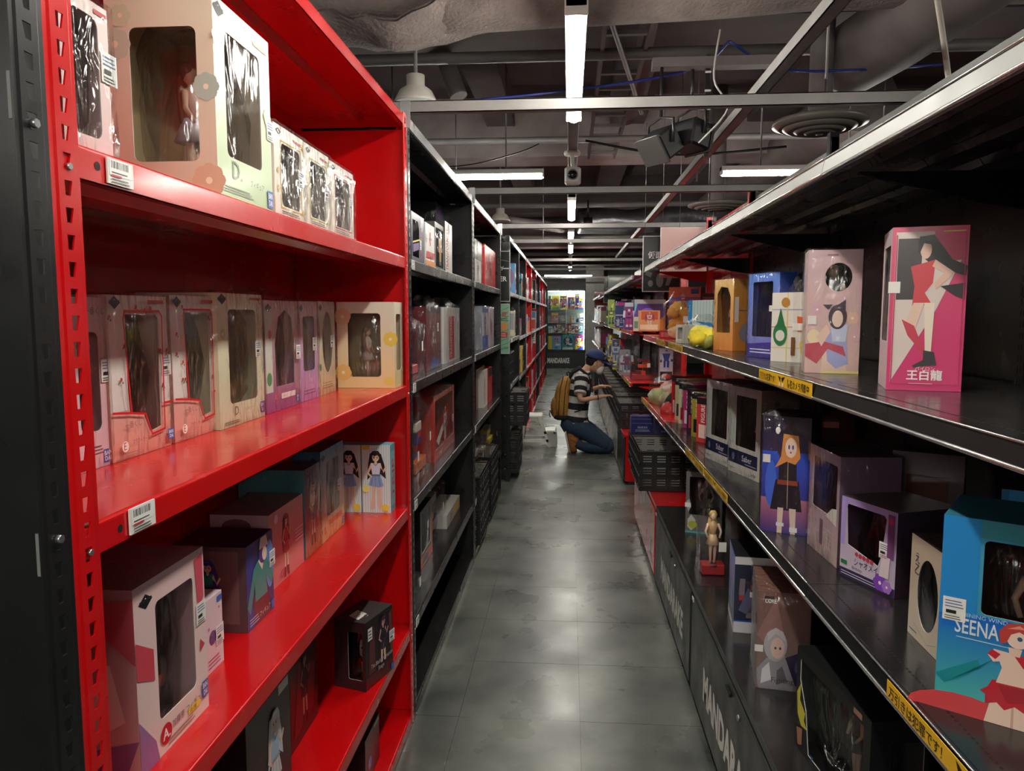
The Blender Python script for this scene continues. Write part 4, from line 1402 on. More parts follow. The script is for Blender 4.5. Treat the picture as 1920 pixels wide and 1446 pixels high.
LOGO = (24, 24, 26)
def corner_logo(u, v, s=.012):
    return [('p', [(u, v + .04), (u + s * 3, v), (u, v - .04), (u - s * 3, v)], LOGO), ('p', [(u, v + .02), (u + s, v + .002), (u - s, v + .002)], (230, 228, 222)), ('r', u - s * 2.6, v + .001, u + s * 2.6, v + .014, (40, 40, 44))]
def bandai(u0, v0, u1, v1, w, h):
    return [('r', u0, v0, u1, v1, (44, 92, 176)), ('t', 'BAN', u0 + (u1 - u0) * .14, v0 + (v1 - v0) * .54, (v1 - v0) * h * .34, (240, 240, 240), (u1 - u0) * w * .72, .02),
            ('t', 'DAI', u0 + (u1 - u0) * .2, v0 + (v1 - v0) * .12, (v1 - v0) * h * .34, (240, 240, 240), (u1 - u0) * w * .6, .02)]

# ---------------- red rack, top compartment (shelf 1.717)
z = SH[0]
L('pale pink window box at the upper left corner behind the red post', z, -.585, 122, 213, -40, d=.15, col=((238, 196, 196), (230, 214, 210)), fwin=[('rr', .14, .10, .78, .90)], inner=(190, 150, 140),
  fig=dict(hair=(90, 60, 50), top=(150, 90, 90), skirt=(90, 60, 70)), tagp=(.80, .5), front=corner_logo(.1, .95) + [('r', .7, .93, .97, .96, (190, 70, 80))], bag=0.0)
y0 = ysolve(-.583, z, 410); y1 = ysolve(-.583, z, 512)
xx = solve((0, y0, z), 0, px=212)
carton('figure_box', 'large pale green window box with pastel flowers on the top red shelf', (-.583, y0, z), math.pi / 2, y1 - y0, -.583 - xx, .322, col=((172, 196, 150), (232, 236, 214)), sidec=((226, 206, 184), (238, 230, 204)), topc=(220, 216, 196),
       fwin=[('rr', .17, .22, .80, .86)], lwin=[('rr', .22, .17, .84, .84, .012)], inner=(206, 190, 150), fig=dict(h=.72, hair=(120, 90, 70), top=(210, 170, 160), skirt=(200, 190, 200)),
       front=corner_logo(.09, .945, .03) + [('fl', .06, .80, .020, (196, 214, 170), 6), ('t', 'ILLUSION', .36, .885, .011, (120, 130, 110), .08), ('r', .68, .91, .95, .935, (196, 110, 100)), ('t', 'D.', .24, .11, .030, (110, 120, 96)), ('t', 'フィギュア', .55, .10, .013, (100, 110, 90), .06), ('bars', .05, .03, .6, .07, 3, (120, 130, 110)), ('fl', .92, .55, .018, (190, 210, 180), 6)] + bandai(.88, .02, .99, .12, y1 - y0, .32),
       left=[('fl', .09, .76, .028, (208, 214, 192), 8), ('fl', .92, .54, .024, (186, 202, 190), 8), ('fl', .15, .90, .02, (220, 224, 190), 6), ('fl', .92, .07, .03, (226, 190, 160), 8)], tagp=(.9, .42), seed=2, amp=.003)
for a, b, tp, cc, w2, lab in ((517, 572, 228, (214, 186, 120), (206, 170, 60), 'slim white window box, gold inner frame, leftmost of three'), (573, 619, 266, (206, 196, 150), (190, 180, 70), 'slim cream window box, yellow-green frame, middle of three'), (620, 664, 300, (232, 206, 200), (190, 60, 70), 'slim pale window box with pink blossoms, rightmost of three')):
    L(lab + ' on the top red shelf', z, -.585, a, b, tp, d=.12, col=((236, 222, 208), (240, 236, 226)), fwin=[('rr', .22, .12, .86, .82)], inner=(200, 110, 80), fig=dict(hair=(150, 60, 50), top=(190, 120, 90), skirt=(160, 60, 60)),
      front=corner_logo(.14, .93, .03) + [('line', [(.19, .84), (.89, .84), (.89, .10), (.19, .10), (.19, .84)], .003, w2), ('r', .6, .9, .95, .93, (180, 60, 60)), ('bars', .2, .03, .8, .08, 2, (120, 100, 90)), ('fl', .1, .3, .008, cc, 5), ('fl', .93, .12, .008, cc, 5), ('fl', .1, .5, .007, cc, 5), ('fl', .94, .9, .008, w2, 5)], tagp=(.78, .4), bag=0.0, seed=a)
# ---------------- red rack, second compartment (shelf 1.268)
z = SH[1]
L('white box with a red-haired picture half hidden behind the red post', z, -.765, 150, 207, 557, d=.17, col=((236, 190, 200), (224, 196, 196)), fwin=[('rr', .12, .22, .80, .80)], inner=(120, 50, 60), fig=dict(hair=(170, 40, 50), top=(180, 80, 100), skirt=(120, 60, 80)),
  front=[('t', '一番くじ', .4, .9, .012, (120, 110, 110), .05), ('fl', .3, .72, .018, (190, 40, 60), 6), ('bars', .2, .08, .8, .14, 3, (120, 80, 90))] + bandai(.78, .02, .96, .10, .16, .28), bag=0.0, tagp=(.82, .5))
def rosebox(a, b, tp, lab, seed):
    w = ysolve(-.762, z, b) - ysolve(-.762, z, a)
    rg = random.Random(seed)
    fl_ = []
    for i in range(26):
        u, v = rg.uniform(.03, .97), rg.uniform(.36, .97)
        if .26 < u < .80 and .28 < v < .90:
            continue
        fl_.append(('o', u, v, .0035, (206, 60, 60)))
        fl_.append(('o', u + .02, v - .02, .0022, (90, 130, 80)))
        fl_.append(('o', u - .02, v - .012, .0018, (90, 130, 80)))
    L(lab, z, -.762, a, b, tp, d=.17, col=((238, 156, 140), (232, 226, 220)), fwin=[('p', [(.30, .28), (.52, .26), (.62, .13), (.82, .15), (.84, .86), (.80, .885), (.26, .885), (.24, .86)])], inner=(190, 160, 90), fig=dict(h=.78, hair=(60, 46, 40), top=(120, 100, 60), skirt=(50, 44, 44)),
      front=[('r', 0, .30, .28, 1, (234, 228, 222)), ('r', .84, .30, 1, 1, (234, 228, 222)), ('r', 0, .9, 1, 1, (234, 228, 222))] + fl_ + [('line', [(0, .30), (.28, .28), (.51, .255), (.61, .115), (.84, .13), (.865, .87), (.82, .905), (.24, .905), (.215, .86), (.28, .28)], .004, (205, 30, 36)), ('line', [(.86, .3), (1, .30)], .004, (205, 30, 36))]
      + corner_logo(.09, .955, .03) + [('r', .62, .955, .9, .975, (180, 60, 60)), ('t', '一番くじ', .16, .19, .012, (150, 90, 90), .05), ('o', .15, .085, .0095, (246, 232, 226)), ('t', 'E', .125, .065, .013, (196, 50, 50)), ('t', 'フラワーガールフィギュア', .27, .085, .009, (150, 60, 60), w * .48), ('bars', .05, .02, .4, .05, 2, (170, 120, 110))] + bandai(.88, .05, .99, .12, w, .28), bag=0.0, tagp=(.86, .48), seed=seed, amp=.003)
rosebox(212, 322, 553, 'white and salmon window box sprinkled with red roses, left of the pair', 3)
rosebox(329, 411, 554, 'white and salmon window box sprinkled with red roses, right of the pair', 4)
L('cream window box with a dark figurine right of the rose boxes', z, -.748, 414, 497, 549, d=.18, col=((214, 214, 178), (226, 224, 196)), fwin=[('rr', .22, .17, .84, .88)], inner=(150, 140, 120), fig=dict(h=.8, hair=(130, 90, 70), top=(150, 110, 100), skirt=(60, 56, 62)),
  front=corner_logo(.11, .955, .03) + [('r', .7, .955, .97, .975, (190, 100, 90)), ('fl', .1, .7, .014, (196, 206, 160), 6), ('fl', .93, .8, .014, (220, 200, 160), 6), ('t', 'D.', .30, .08, .02, (120, 120, 90)), ('t', 'フィギュア', .5, .09, .009, (110, 110, 90), .05), ('bars', .08, .02, .4, .05, 2, (130, 130, 110))] + bandai(.88, .04, .99, .13, .17, .29), bag=0.0, tagp=(.8, .5), amp=.002)
L('white and purple window box with green leaves, left of three slim ones', z, -.752, 500, 562, 563, d=.15, col=((150, 70, 130), (226, 196, 196)), fwin=[('p', [(.30, .22), (.86, .22), (.88, .6), (.8, .85), (.6, .92), (.4, .85), (.28, .6)])], inner=(110, 80, 90), fig=dict(hair=(200, 170, 140), top=(200, 110, 140), skirt=(190, 120, 160)),
  front=corner_logo(.12, .93, .03) + [('r', 0, .18, .2, .9, (216, 220, 206)), ('e', .1, .3, .07, .06, (90, 150, 100)), ('e', .14, .7, .05, .04, (200, 70, 120)), ('o', .28, .13, .009, (230, 60, 110)), ('t', 'E', .25, .11, .010, (250, 240, 240)), ('r', .42, .10, .85, .15, (244, 236, 232)), ('t', 'フィギュア', .45, .11, .007, (150, 60, 100), .05)] + bandai(.88, .03, .99, .11, .15, .28), bag=.03, tagp=(.82, .45), seed=9)
L('pink and violet slim window box, middle of three', z, -.755, 563, 598, 565, d=.15, col=((190, 130, 200), (222, 190, 200)), fwin=[('rr', .22, .3, .84, .85)], inner=(110, 80, 90), fig=dict(hair=(120, 80, 60), top=(220, 160, 190), skirt=(200, 160, 210)),
  front=corner_logo(.15, .93, .03) + [('t', 'A', .2, .17, .02, (230, 120, 170)), ('bars', .2, .06, .8, .12, 2, (120, 80, 120))], bag=0.0, tagp=(.7, .5), seed=10)
L('slim white window box with leafy border, right of three', z, -.758, 599, 630, 565, d=.15, col=((216, 190, 150), (220, 214, 206)), fwin=[('e', .55, .56, .30, .33)], inner=(120, 90, 60), fig=dict(hair=(190, 150, 90), top=(230, 220, 200), skirt=(220, 210, 180)),
  front=corner_logo(.15, .93, .03) + [('e', .1, .3, .06, .04, (60, 140, 110)), ('bars', .2, .06, .8, .14, 3, (150, 110, 100))], bag=0.0, tagp=(.7, .5), seed=11)
y0 = ysolve(-.585, z, 741); y1 = ysolve(-.585, z, 757)
xx = solve((0, y0, z), 0, px=634)
carton('figure_box', 'wide cream and orange window box by the right post of the red rack', (-.585, y0, z), math.pi / 2, min(y1, 2.6) - y0, -.585 - xx, .29, col=((220, 206, 150), (232, 228, 206)), sidec=((244, 214, 150), (232, 224, 208)), topc=(214, 206, 190),
       fwin=[('rr', .2, .2, .8, .86)], lwin=[('rr', .19, .13, .76, .87, .012)], inner=(150, 130, 100), fig=dict(h=.66, hair=(150, 130, 110), top=(220, 210, 200), skirt=(210, 200, 190)),
       left=[('fl', .10, .83, .030, (240, 200, 160), 8), ('fl', .93, .57, .026, (240, 206, 90), 8), ('fl', .10, .18, .03, (244, 200, 120), 8), ('e', .9, .08, .1, .05, (236, 214, 110))], seed=12)
# ---------------- red rack, third compartment (shelf .828)
z = SH[2]
ya_, yb_ = solve((-.631, 0, 1.11), 1, px=248), solve((-.631, 0, z), 1, px=392)
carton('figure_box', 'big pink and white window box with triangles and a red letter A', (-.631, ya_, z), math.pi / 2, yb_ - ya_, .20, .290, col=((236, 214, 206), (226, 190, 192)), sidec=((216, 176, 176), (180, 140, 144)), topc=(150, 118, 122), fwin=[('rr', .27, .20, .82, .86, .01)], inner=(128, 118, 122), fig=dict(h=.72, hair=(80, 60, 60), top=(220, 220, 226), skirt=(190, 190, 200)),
       front=corner_logo(.15, .90, .03) + [('p', [(0, .3), (.2, .12), (.24, .0), (0, .0)], (150, 110, 160)), ('p', [(0, .72), (.22, .62), (.22, .45), (0, .52)], (206, 70, 84)), ('p', [(.84, .95), (.97, .97), (.97, .7), (.88, .62)], (206, 80, 96)), ('p', [(.88, .38), (.96, .41), (.89, .46)], (196, 70, 84)), ('o', .335, .105, .0165, (196, 24, 44)), ('t', 'A.', .285, .075, .018, (246, 240, 238), None, .02), ('t', '加藤恵 フィギュア', .42, .10, .013, (60, 50, 54), .105), ('p', [(.66, .075), (.84, .075), (.84, .115), (.66, .115)], (240, 210, 70)), ('t', '全1種', .68, .08, .008, (60, 50, 40)), ('bars', .35, .03, .75, .07, 2, (150, 120, 120))]
       + bandai(.88, .09, .98, .19, yb_ - ya_, .29), left=[('p', [(.2, .7), (.8, .6), (.9, .3), (.4, .1), (.1, .3)], (232, 206, 200)), ('p', [(.5, .12), (1, .2), (.9, .02), (.5, 0)], (140, 100, 150)), ('p', [(0, .9), (.6, .86), (1, .6), (1, .95)], (196, 90, 104))], tagp=(.84, .55), seed=14)
L('small pink and white box squeezed beside the big window box', z, -.685, 388, 420, 1132, d=.1, col=(228, 206, 214), front=[('o', .4, .45, .014, (90, 60, 120)), ('o', .2, .6, .003, (200, 120, 150)), ('o', .8, .8, .003, (200, 120, 150)), ('bars', .1, .05, .8, .2, 3, (200, 80, 110)), ('r', .7, .88, .98, .96, (70, 110, 190))], tagp=(.55, .3), name='small_box')
y0, y1 = 1.515, 1.66
carton('figure_box', 'box showing a woman in a teal jumper and knitted cap', (-.69, y0, z), math.pi / 2, y1 - y0, .17, .19, col=(40, 52, 110), sidec=(90, 70, 76), topc=(30, 28, 44),
       front=[('r', 0, 0, .25, 1, (36, 60, 140)), ('e', .86, .6, .16, .3, (90, 140, 210)), ('p', [(.2, .35), (.75, .38), (.85, .0), (.25, .0)], (110, 40, 50)), ('p', [(.0, .28), (.25, .68), (.45, .76), (.75, .70), (1, .45), (.92, .34), (.7, .5), (.74, .28), (.28, .28), (.28, .5), (.1, .18)], (46, 140, 132)), ('p', [(.42, .74), (.66, .74), (.56, .60)], (240, 214, 196)), ('e', .60, .80, .15, .125, (80, 56, 130)), ('e', .66, .78, .09, .085, (244, 216, 200)), ('p', [(.46, .86), (.80, .86), (.74, .99), (.52, .99)], (214, 196, 180)), ('t', 'フィギュア', .42, .06, .013, (236, 230, 230), .06), ('bars', .06, .04, .4, .14, 3, (200, 200, 220)), ('r', .86, .03, .98, .13, (60, 100, 190))],
       left=[('r', .1, .1, .9, .95, (120, 90, 90)), ('fig', .5, .05, .8, dict(hair=(70, 60, 130), top=(46, 140, 132), skirt=(120, 50, 60)))], tagp=(.84, .55))
y0 = ysolve(-.72, z, 487); y1 = ysolve(-.75, z, 536)
carton('figure_box', 'dusky pink box showing a long-haired girl in a red dress', (-.735, 1.75, z), math.pi / 2, .235, .15, .195, col=((214, 120, 120), (200, 150, 150)), sidec=((150, 110, 120), (190, 160, 166)), topc=(120, 92, 100),
       front=[('fig', .45, .03, .85, dict(hair=(120, 60, 50), top=(200, 70, 76), skirt=(206, 80, 84))), ('t', 'Girl', .25, .08, .02, (200, 30, 50), .05), ('bars', .7, .4, .95, .6, 4, (230, 220, 220)), ('o', .15, .9, .012, (220, 200, 200))], left=[('e', .45, .85, .25, .1, (120, 80, 90))])
carton('figure_box', 'tall teal box with a picture of the sea behind the pink one', (-.735, 2.0, z), math.pi / 2, .13, .19, .255, col=((190, 120, 80), (40, 90, 130)), sidec=((50, 110, 130), (80, 150, 160)), topc=(40, 60, 70), lwin=[('rr', .1, .15, .7, .75)], inner=(80, 50, 50),
       front=[('fig', .5, .1, .75, dict(hair=(90, 70, 60), top=(230, 230, 220), skirt=(60, 120, 160)))] + corner_logo(.2, .92, .03), bag=0.0, seed=20, fig=dict(h=.6))
w = 2.36 - 2.09
carton('figure_box', 'blue and orange sunset window box with a letter B', (-.735, 2.14, z), math.pi / 2, .225, .085, .28, col=((240, 180, 120), (70, 160, 190)), sidec=((232, 190, 120), (50, 120, 160)), topc=(70, 90, 100), fwin=[('rr', .22, .25, .8, .86)], inner=(90, 110, 120), fig=dict(h=.7, hair=(150, 90, 50), top=(230, 210, 200), skirt=(200, 190, 170)),
       front=corner_logo(.1, .92, .03) + [('t', 'B.', .1, .08, .022, (190, 60, 40)), ('t', 'フィギュア', .35, .09, .01, (120, 70, 50), .07), ('r', .3, .14, .9, .2, (220, 110, 60))] + bandai(.88, .03, .98, .11, .22, .28), left=[('g', 0, 0, 1, .35, (244, 206, 130), (230, 150, 100)), ('r', 0, .34, 1, .37, (40, 90, 150)), ('g', 0, .37, 1, .6, (60, 150, 190), (40, 90, 140))] + corner_logo(.75, .9, .03), bag=.0, seed=21, tagp=(.7, .45))
L('slim white box in a loose bag behind the sunset box', z, -.78, 598, 622, 842, d=.07, col=(206, 210, 204), front=[('r', .1, .1, .9, .5, (130, 150, 140)), ('fig', .5, .1, .8, dict(hair=(60, 60, 60), top=(200, 200, 200), skirt=(120, 140, 130)))], bag=.02, seed=22)
def girlbox(xa, xb, lab, tint):
    carton('figure_box', lab, (xa, 2.505, z), 0, xb - xa, .07, .238, col=((236, 240, 236), (220, 226, 226)), topc=(120, 190, 200), sidec=(70, 170, 180),
           front=[('r', i / 12 + .02, 0, i / 12 + .05, 1, (196, 214, 216)) for i in range(12)] + [('fig', .5, .06, .86, dict(hair=(34, 26, 32), top=(220, 216, 232), skirt=(140, 170, 214), boots=SKIN, lean=.0)), ('o', .82, .08, .013, (242, 214, 80)), ('o', .15, .36, .012, (244, 226, 130)), ('r', .0, .94, .3, 1, (216, 170, 60))],
           right=[('r', .1, .1, .9, .9, (120, 200, 206)), ('tr', 'TRIP', .3, .2, .03, (206, 60, 70), .14)], seed=23, tagp=None)
girlbox(solve((0, 2.505, z), 0, px=635), solve((0, 2.505, z), 0, px=678), 'pale striped box with a black-haired girl, left of the identical pair, in shade', 0)
girlbox(solve((0, 2.505, z), 0, px=680), solve((0, 2.505, z), 0, px=733), 'pale striped box with a black-haired girl, right of the pair, beside the post', 1)
# ---------------- red rack, fourth compartment (shelf .376)
z = SH[3]
carton('figure_box', 'dark box with red lettering standing alone at the end of the low red shelf', (-.605, 2.125, z), math.pi / 2 - .28, .165, .11, .215, col=((46, 22, 26), (34, 26, 28)), sidec=(56, 34, 36), topc=(60, 56, 56), fwin=[], lwin=[('rr', .45, .15, .9, .85, .006)], inner=(40, 30, 32), fig=dict(h=.5, hair=(190, 180, 180), top=(30, 30, 34), skirt=(30, 30, 34), skin=(190, 170, 160)),
       front=[('r', 0, 0, 1, .18, (90, 24, 28)), ('p', [(.1, .2), (.35, .2), (.3, .9), (.15, .8)], (90, 40, 44)), ('p', [(.9, .25), (.98, .3), (.95, .95), (.85, .9)], (110, 50, 50)), ('fig', .62, .12, .82, dict(hair=(60, 30, 60), top=(34, 30, 40), skirt=(60, 40, 60), skin=(200, 150, 140))), ('t', 'The Black Progression', .15, .26, .018, (206, 190, 186), .13), ('t', 'Stage', .4, .17, .016, (206, 190, 186), .05), ('r', .05, .72, .2, .9, (220, 216, 210)), ('bars', .07, .74, .18, .88, 3, (30, 30, 30)), ('r', .88, .03, .98, .12, (60, 100, 180))],
       top=[('p', [(.1, .3), (.4, .3), (.5, .7), (.2, .7)], (224, 220, 214)), ('t', 'DXF', .2, .4, .015, (30, 30, 30))], tagp=(.85, .45))
for i, (a, b, tp, x, lab) in enumerate(((547, 597, 1225, -.71, 'dark red picture box left of the lone black box'), (497, 545, 1245, -.74, 'dark green and orange picture box on the low red shelf'), (668, 690, 1092, -.80, 'slim tall black box in the far corner of the low red shelf'), (692, 714, 1080, -.80, 'slim tall red-backed box in the far corner of the low red shelf'))):
    L(lab, z, x, a, b, tp, d=.15, col=[(70, 20, 26), (24, 30, 26), (26, 16, 18), (90, 16, 20)][i], topc=(26, 26, 28), front=[('p', [(.1, .1), (.8, .15), (.9, .6), (.3, .8)], [(130, 36, 44), (170, 80, 40), (50, 20, 24), (140, 20, 24)][i]), ('fig', .5, .1, .75, dict(hair=(40, 36, 50), top=(80, 40, 50), skirt=(50, 40, 60), skin=(170, 130, 120))), ('r', .7, .9, .95, .96, (210, 206, 200))])
L('large black box with a pale figure picture at the bottom of the red rack', z, -.64, 470, 549, 1357, d=.2, col=(20, 20, 23), topc=(28, 28, 30), front=[('r', .72, .9, .96, .97, (216, 212, 206)), ('fig', .6, .05, .8, dict(hair=(200, 206, 214), top=(160, 190, 210), skirt=(220, 220, 224))), ('r', .85, .03, .98, .1, (240, 200, 190))])
L('plain black box deep on the low red shelf', z, -.80, 430, 492, 1370, d=.12, col=(24, 24, 26), topc=(30, 30, 32), front=[('r', .1, .1, .4, .3, (60, 30, 30))])
L('small dark box with a blue badge on the lowest red shelf', SH[4], -.62, 686, 712, 1392, d=.18, col=(24, 26, 30), front=[('o', .3, .35, .02, (50, 130, 200)), ('t', 'i', .26, .28, .02, (240, 240, 240)), ('r', .6, .9, .95, .97, (220, 220, 216))])

# ---------------- generic toys for the smaller shelves
GEN = ['red', 'white', 'black', 'grey', 'blue', 'navy', 'teal', 'green', 'yellow', 'orange', 'purple', 'pink', 'cream', 'silver', 'magenta', 'skyblue', 'mauve']
def gen_ops(rg, base):
    a, b, c = [PAL[q] for q in rg.sample([g for g in GEN if g != base], 3)]
    k = rg.randrange(5)
    ops = []
    if k == 0:
        ops = [('r', 0, .78, 1, 1, a), ('robot', .5, .08, .66, b, c, a)]
    elif k == 1:
        ops = [('p', [(0, 0), (1, .25), (1, .6), (0, .35)], a), ('robot', .5, .15, .75, c, b, a), ('r', .05, .88, .95, .96, b)]
    elif k == 2:
        ops = [('r', .08, .25, .92, .9, a), ('fig', .5, .1, .8, dict(hair=b, top=c, skirt=b)), ('r', .1, .04, .9, .14, c)]
    elif k == 3:
        ops = [('e', .5, .55, .42, .3, a), ('robot', .5, .25, .6, b, a, c), ('r', 0, 0, 1, .15, b)]
    else:
        ops = [('r', 0, .0, .3, 1, a), ('fig', .62, .1, .8, dict(hair=c, top=b, skirt=a)), ('r', .4, .86, .96, .95, b)]
    return ops
def toy(label, corner, rz, w, d, h, base, rg, bagged=False, window=False, detail=True, group=None, cat='box'):
    k = dict(front=gen_ops(rg, base), group=group, cat=cat, seed=rg.randrange(999))
    if window:
        k['fwin'] = [('rr', .12, .12, .88, .8, .01)]
        k['front'] = [('r', 0, .84, 1, .97, PAL[rg.choice(GEN)]), ('r', .1, .02, .7, .09, PAL[rg.choice(GEN)])]
        k['inner'] = (60, 60, 64)
    side_ = gen_ops(rg, base)[:1]
    return carton('toy_box', label, corner, rz, w, d, h, col=PAL[base], left=side_, right=side_, simple=not detail, tagp=(.6, .3), bag=(rg.uniform(.01, .04) if bagged else None), **k)

def baggie(label, loc, w, d, h, seed, core, name='bagged_toy', cat='toy', rz=0.0, fig=True, card=None, lumps=None):
    """toy in a clear poly bag with a pinched top; loc = base centre"""
    r = thing(name, label, cat, (loc[0], loc[1], loc[2] + .0006), rz)
    mb = MB()
    rg = random.Random(seed)
    if card:
        mb.box((-w * .42, -d * .3, .002), (w * .42, d * .3, h * .14), card, 'print', bev=.003)
    if lumps:
        for i, (x, y, zz, rr, c) in enumerate(lumps):
            mb.blob((x * w, y * d, zz * h), (rr * w, rr * d, rr * .9 * w), c, 'cloth', seed + i, .3, 2.2)
    elif fig:
        figurine(mb, (0, 0), h * .12 if card else .002, h * .72, hair=core[0], top=core[1], skirt=core[2])
    else:
        for i in range(7):
            mb.box((rg.uniform(-.4, .1) * w, rg.uniform(-.3, .0) * d, h * .08 * i + .002), (rg.uniform(.0, .4) * w, rg.uniform(.05, .3) * d, h * .08 * i + h * rg.uniform(.08, .2)), core[i % len(core)], 'plastic', bev=.003)
    mb.build('toy', r)
    mb = MB()
    wrap_mesh(mb, w * .95, d * .9, h * .72, .004, seed, .010, top=h * .28)
    mb.build('plastic_wrap', r)
    mb = MB()
    mb.face([(w * .12, -d * .5 - .006, h * .35), (w * .12 + .03, -d * .5 - .006, h * .35), (w * .12 + .03, -d * .5 - .006, h * .35 + .04), (w * .12, -d * .5 - .006, h * .35 + .04)], (238, 236, 230), 'print')
    mb.build('price_sticker', r)
    return r
def Lbag(label, z, x, pa, pb, top, core, seed, d=.14, **k):
    y0, y1 = ysolve(x, z, pa), ysolve(x, z, pb)
    zt = solve((x, y0, 0), 2, py=top)
    return baggie(label, (x - d / 2, (y0 + y1) / 2, z), y1 - y0, d, max(zt - z, .06), seed, core, rz=math.pi / 2, **k)

# ---------------- first black rack
z = SH[0]
L('dark blue window box with a purple vehicle, leftmost on the top black shelf', z, -.60, 772, 796, 395, d=.16, name='toy_box', col=(56, 54, 84), fwin=[('p', [(.08, .12), (.62, .12), (.62, .7), (.5, .86), (.08, .86)])], inner=(40, 40, 50), front=[('o', .8, .84, .03, (140, 150, 180)), ('tr', 'VEHICLE', .70, .1, .02, (200, 60, 60), .16), ('p', [(.1, .2), (.6, .3), (.6, .45), (.1, .36)], (90, 60, 130)), ('line', [(.1, .4), (.6, .5)], .006, (220, 200, 60))], tagp=(.6, .3))
L('white box of red toy robots on the top black shelf', z, -.60, 798, 815, 416, d=.1, name='toy_box', col=(230, 228, 222), front=[('robot', .5, .45, .45, (200, 40, 40), (230, 230, 230), (60, 60, 80)), ('p', [(.05, .2), (.9, .22), (.95, .36), (.1, .36)], (206, 40, 44)), ('r', 0, 0, 1, .15, (226, 140, 60)), ('robot', .5, .1, .3, (220, 60, 40), (200, 200, 200), (40, 60, 120))], tagp=(.05, .55))
L('clear-sided toy box holding a yellow robot on the top black shelf', z, -.605, 816, 834, 415, d=.1, name='toy_box', col=(90, 90, 80), fwin=[('rr', .08, .08, .92, .9, .005)], inner=(50, 50, 46), front=[('robot', .5, .12, .7, (206, 160, 40), (40, 40, 40), (190, 140, 30))])
L('white-spined box with large red vertical lettering on the top black shelf', z, -.60, 835, 848, 414, d=.1, name='toy_box', col=(234, 232, 228), front=[('tr', 'TRANSFORMERS', .12, .06, .075, (196, 30, 44), .20), ('o', .5, .88, .028, (90, 96, 100))], sidec=(60, 60, 64))
L('very large black and purple bagged box behind the smaller ones on the top black shelf', z, -.74, 818, 873, 378, d=.16, name='toy_box', col=(24, 24, 28), front=[('t', 'TRANS', .05, .88, .03, (140, 60, 190), .22, .02), ('t', 'FORMERS', .05, .80, .03, (140, 60, 190), .26, .02), ('o', .72, .84, .05, (150, 50, 200)), ('line', [(.1, .72), (.3, .66), (.8, .66), (.9, .6)], .008, (190, 190, 190)), ('e', .8, .16, .2, .14, (110, 50, 160)), ('robot', .35, .1, .5, (90, 60, 130), (60, 60, 70), (150, 150, 160))], bag=.0, tagp=(.8, .4), seed=31)
z = SH[1]
Lbag('bagged dark robot on a red card, leftmost on the second black shelf', z, -.61, 772, 798, 575, [(50, 50, 56), (120, 120, 126), (70, 20, 24)], 41, fig=False, card=(200, 40, 44))
L('bagged tall box with faint white lettering at the back of the second black shelf', z, -.80, 795, 824, 558, d=.1, name='toy_box', col=(40, 40, 44), front=[('t', 'VERS', .1, .8, .05, (140, 140, 146), .2), ('robot', .5, .1, .6, (90, 90, 100), (60, 60, 70), (130, 40, 40))], bag=.06, seed=42)
L('bagged dark box with a red robot and blue badge on the second black shelf', z, -.62, 800, 827, 575, d=.1, name='toy_box', col=(110, 50, 56), front=[('r', 0, .9, 1, 1, (40, 40, 44)), ('robot', .45, .15, .6, (150, 40, 50), (90, 90, 96), (180, 170, 170)), ('p', [(.2, .02), (.9, .02), (.8, .16), (.3, .16)], (50, 70, 150))], bag=.05, tagp=(.6, .6), seed=43)
L('bagged grey box with a red vertical title strip on the second black shelf', z, -.62, 833, 862, 576, d=.12, name='toy_box', col=(206, 204, 202), front=[('r', .3, .04, .62, .84, (190, 50, 40)), ('tr', 'TRANSFORMERS', .36, .06, .055, (236, 226, 220), .24)], bag=.05, tagp=(.72, .75), seed=44)
z = SH[2]
Lbag('crumpled bagged toy with a white tag, leftmost on the third black shelf', z, -.61, 773, 786, 790, [(80, 80, 86), (140, 140, 140)], 45, fig=False)
L('slim black box at the near end of the third black shelf', z, -.74, 789, 796, 760, d=.08, name='toy_box', col=(24, 24, 30), front=[('robot', .5, .3, .5, (120, 120, 130), (60, 60, 70), (140, 40, 40))])
Lbag('bagged toy on an orange and white card on the third black shelf', z, -.62, 790, 812, 735, [(200, 190, 180), (60, 60, 120), (190, 60, 60)], 46, fig=False, card=(220, 110, 50))
L('bagged red and white blister box with a winged robot on the third black shelf', z, -.62, 814, 852, 745, d=.14, name='toy_box', col=(190, 60, 50), fwin=[('rr', .06, .16, .94, .92, .01)], inner=(200, 196, 196), front=[('r', 0, 0, 1, .12, (206, 40, 34)), ('t', 'STORM JET', .2, .025, .02, (240, 236, 230), .22, .01), ('p', [(.1, .3), (.55, .6), (.62, .55), (.2, .2)], (226, 224, 224)), ('robot', .5, .14, .6, (216, 214, 216), (190, 50, 50), (120, 120, 130))], bag=.05, tagp=(.8, .4), seed=47)
z = SH[3]
L('open-fronted orange and black box at the near end of the fourth black shelf', z, -.65, 789, 811, 962, d=.16, name='toy_box', col=(40, 30, 34), fwin=[('rr', .1, .25, .85, .92, .01)], inner=(30, 26, 30), front=[('r', .88, .05, 1, 1, (206, 60, 30)), ('p', [(0, .02), (1, .0), (1, .18), (0, .2)], (216, 80, 40)), ('p', [(.1, .05), (.6, .04), (.65, .14), (.2, .16)], (60, 60, 80))], tagp=(.55, .55), seed=48)
Lbag('tall silvery bagged robot on the fourth black shelf', z, -.66, 812, 838, 905, [(150, 150, 156), (90, 90, 96), (40, 40, 44)], 49, fig=False)
L('small pale box lying under the black box on the fourth black shelf', z, -.64, 838, 862, 968, d=.12, name='small_box', col=(190, 186, 180), front=[('r', .5, .1, .95, .9, (230, 190, 120)), ('robot', .3, .1, .7, (200, 60, 50), (60, 60, 70), (200, 200, 200))])
yb0 = ysolve(-.64, z, 838); yb1 = ysolve(-.64, z, 884)
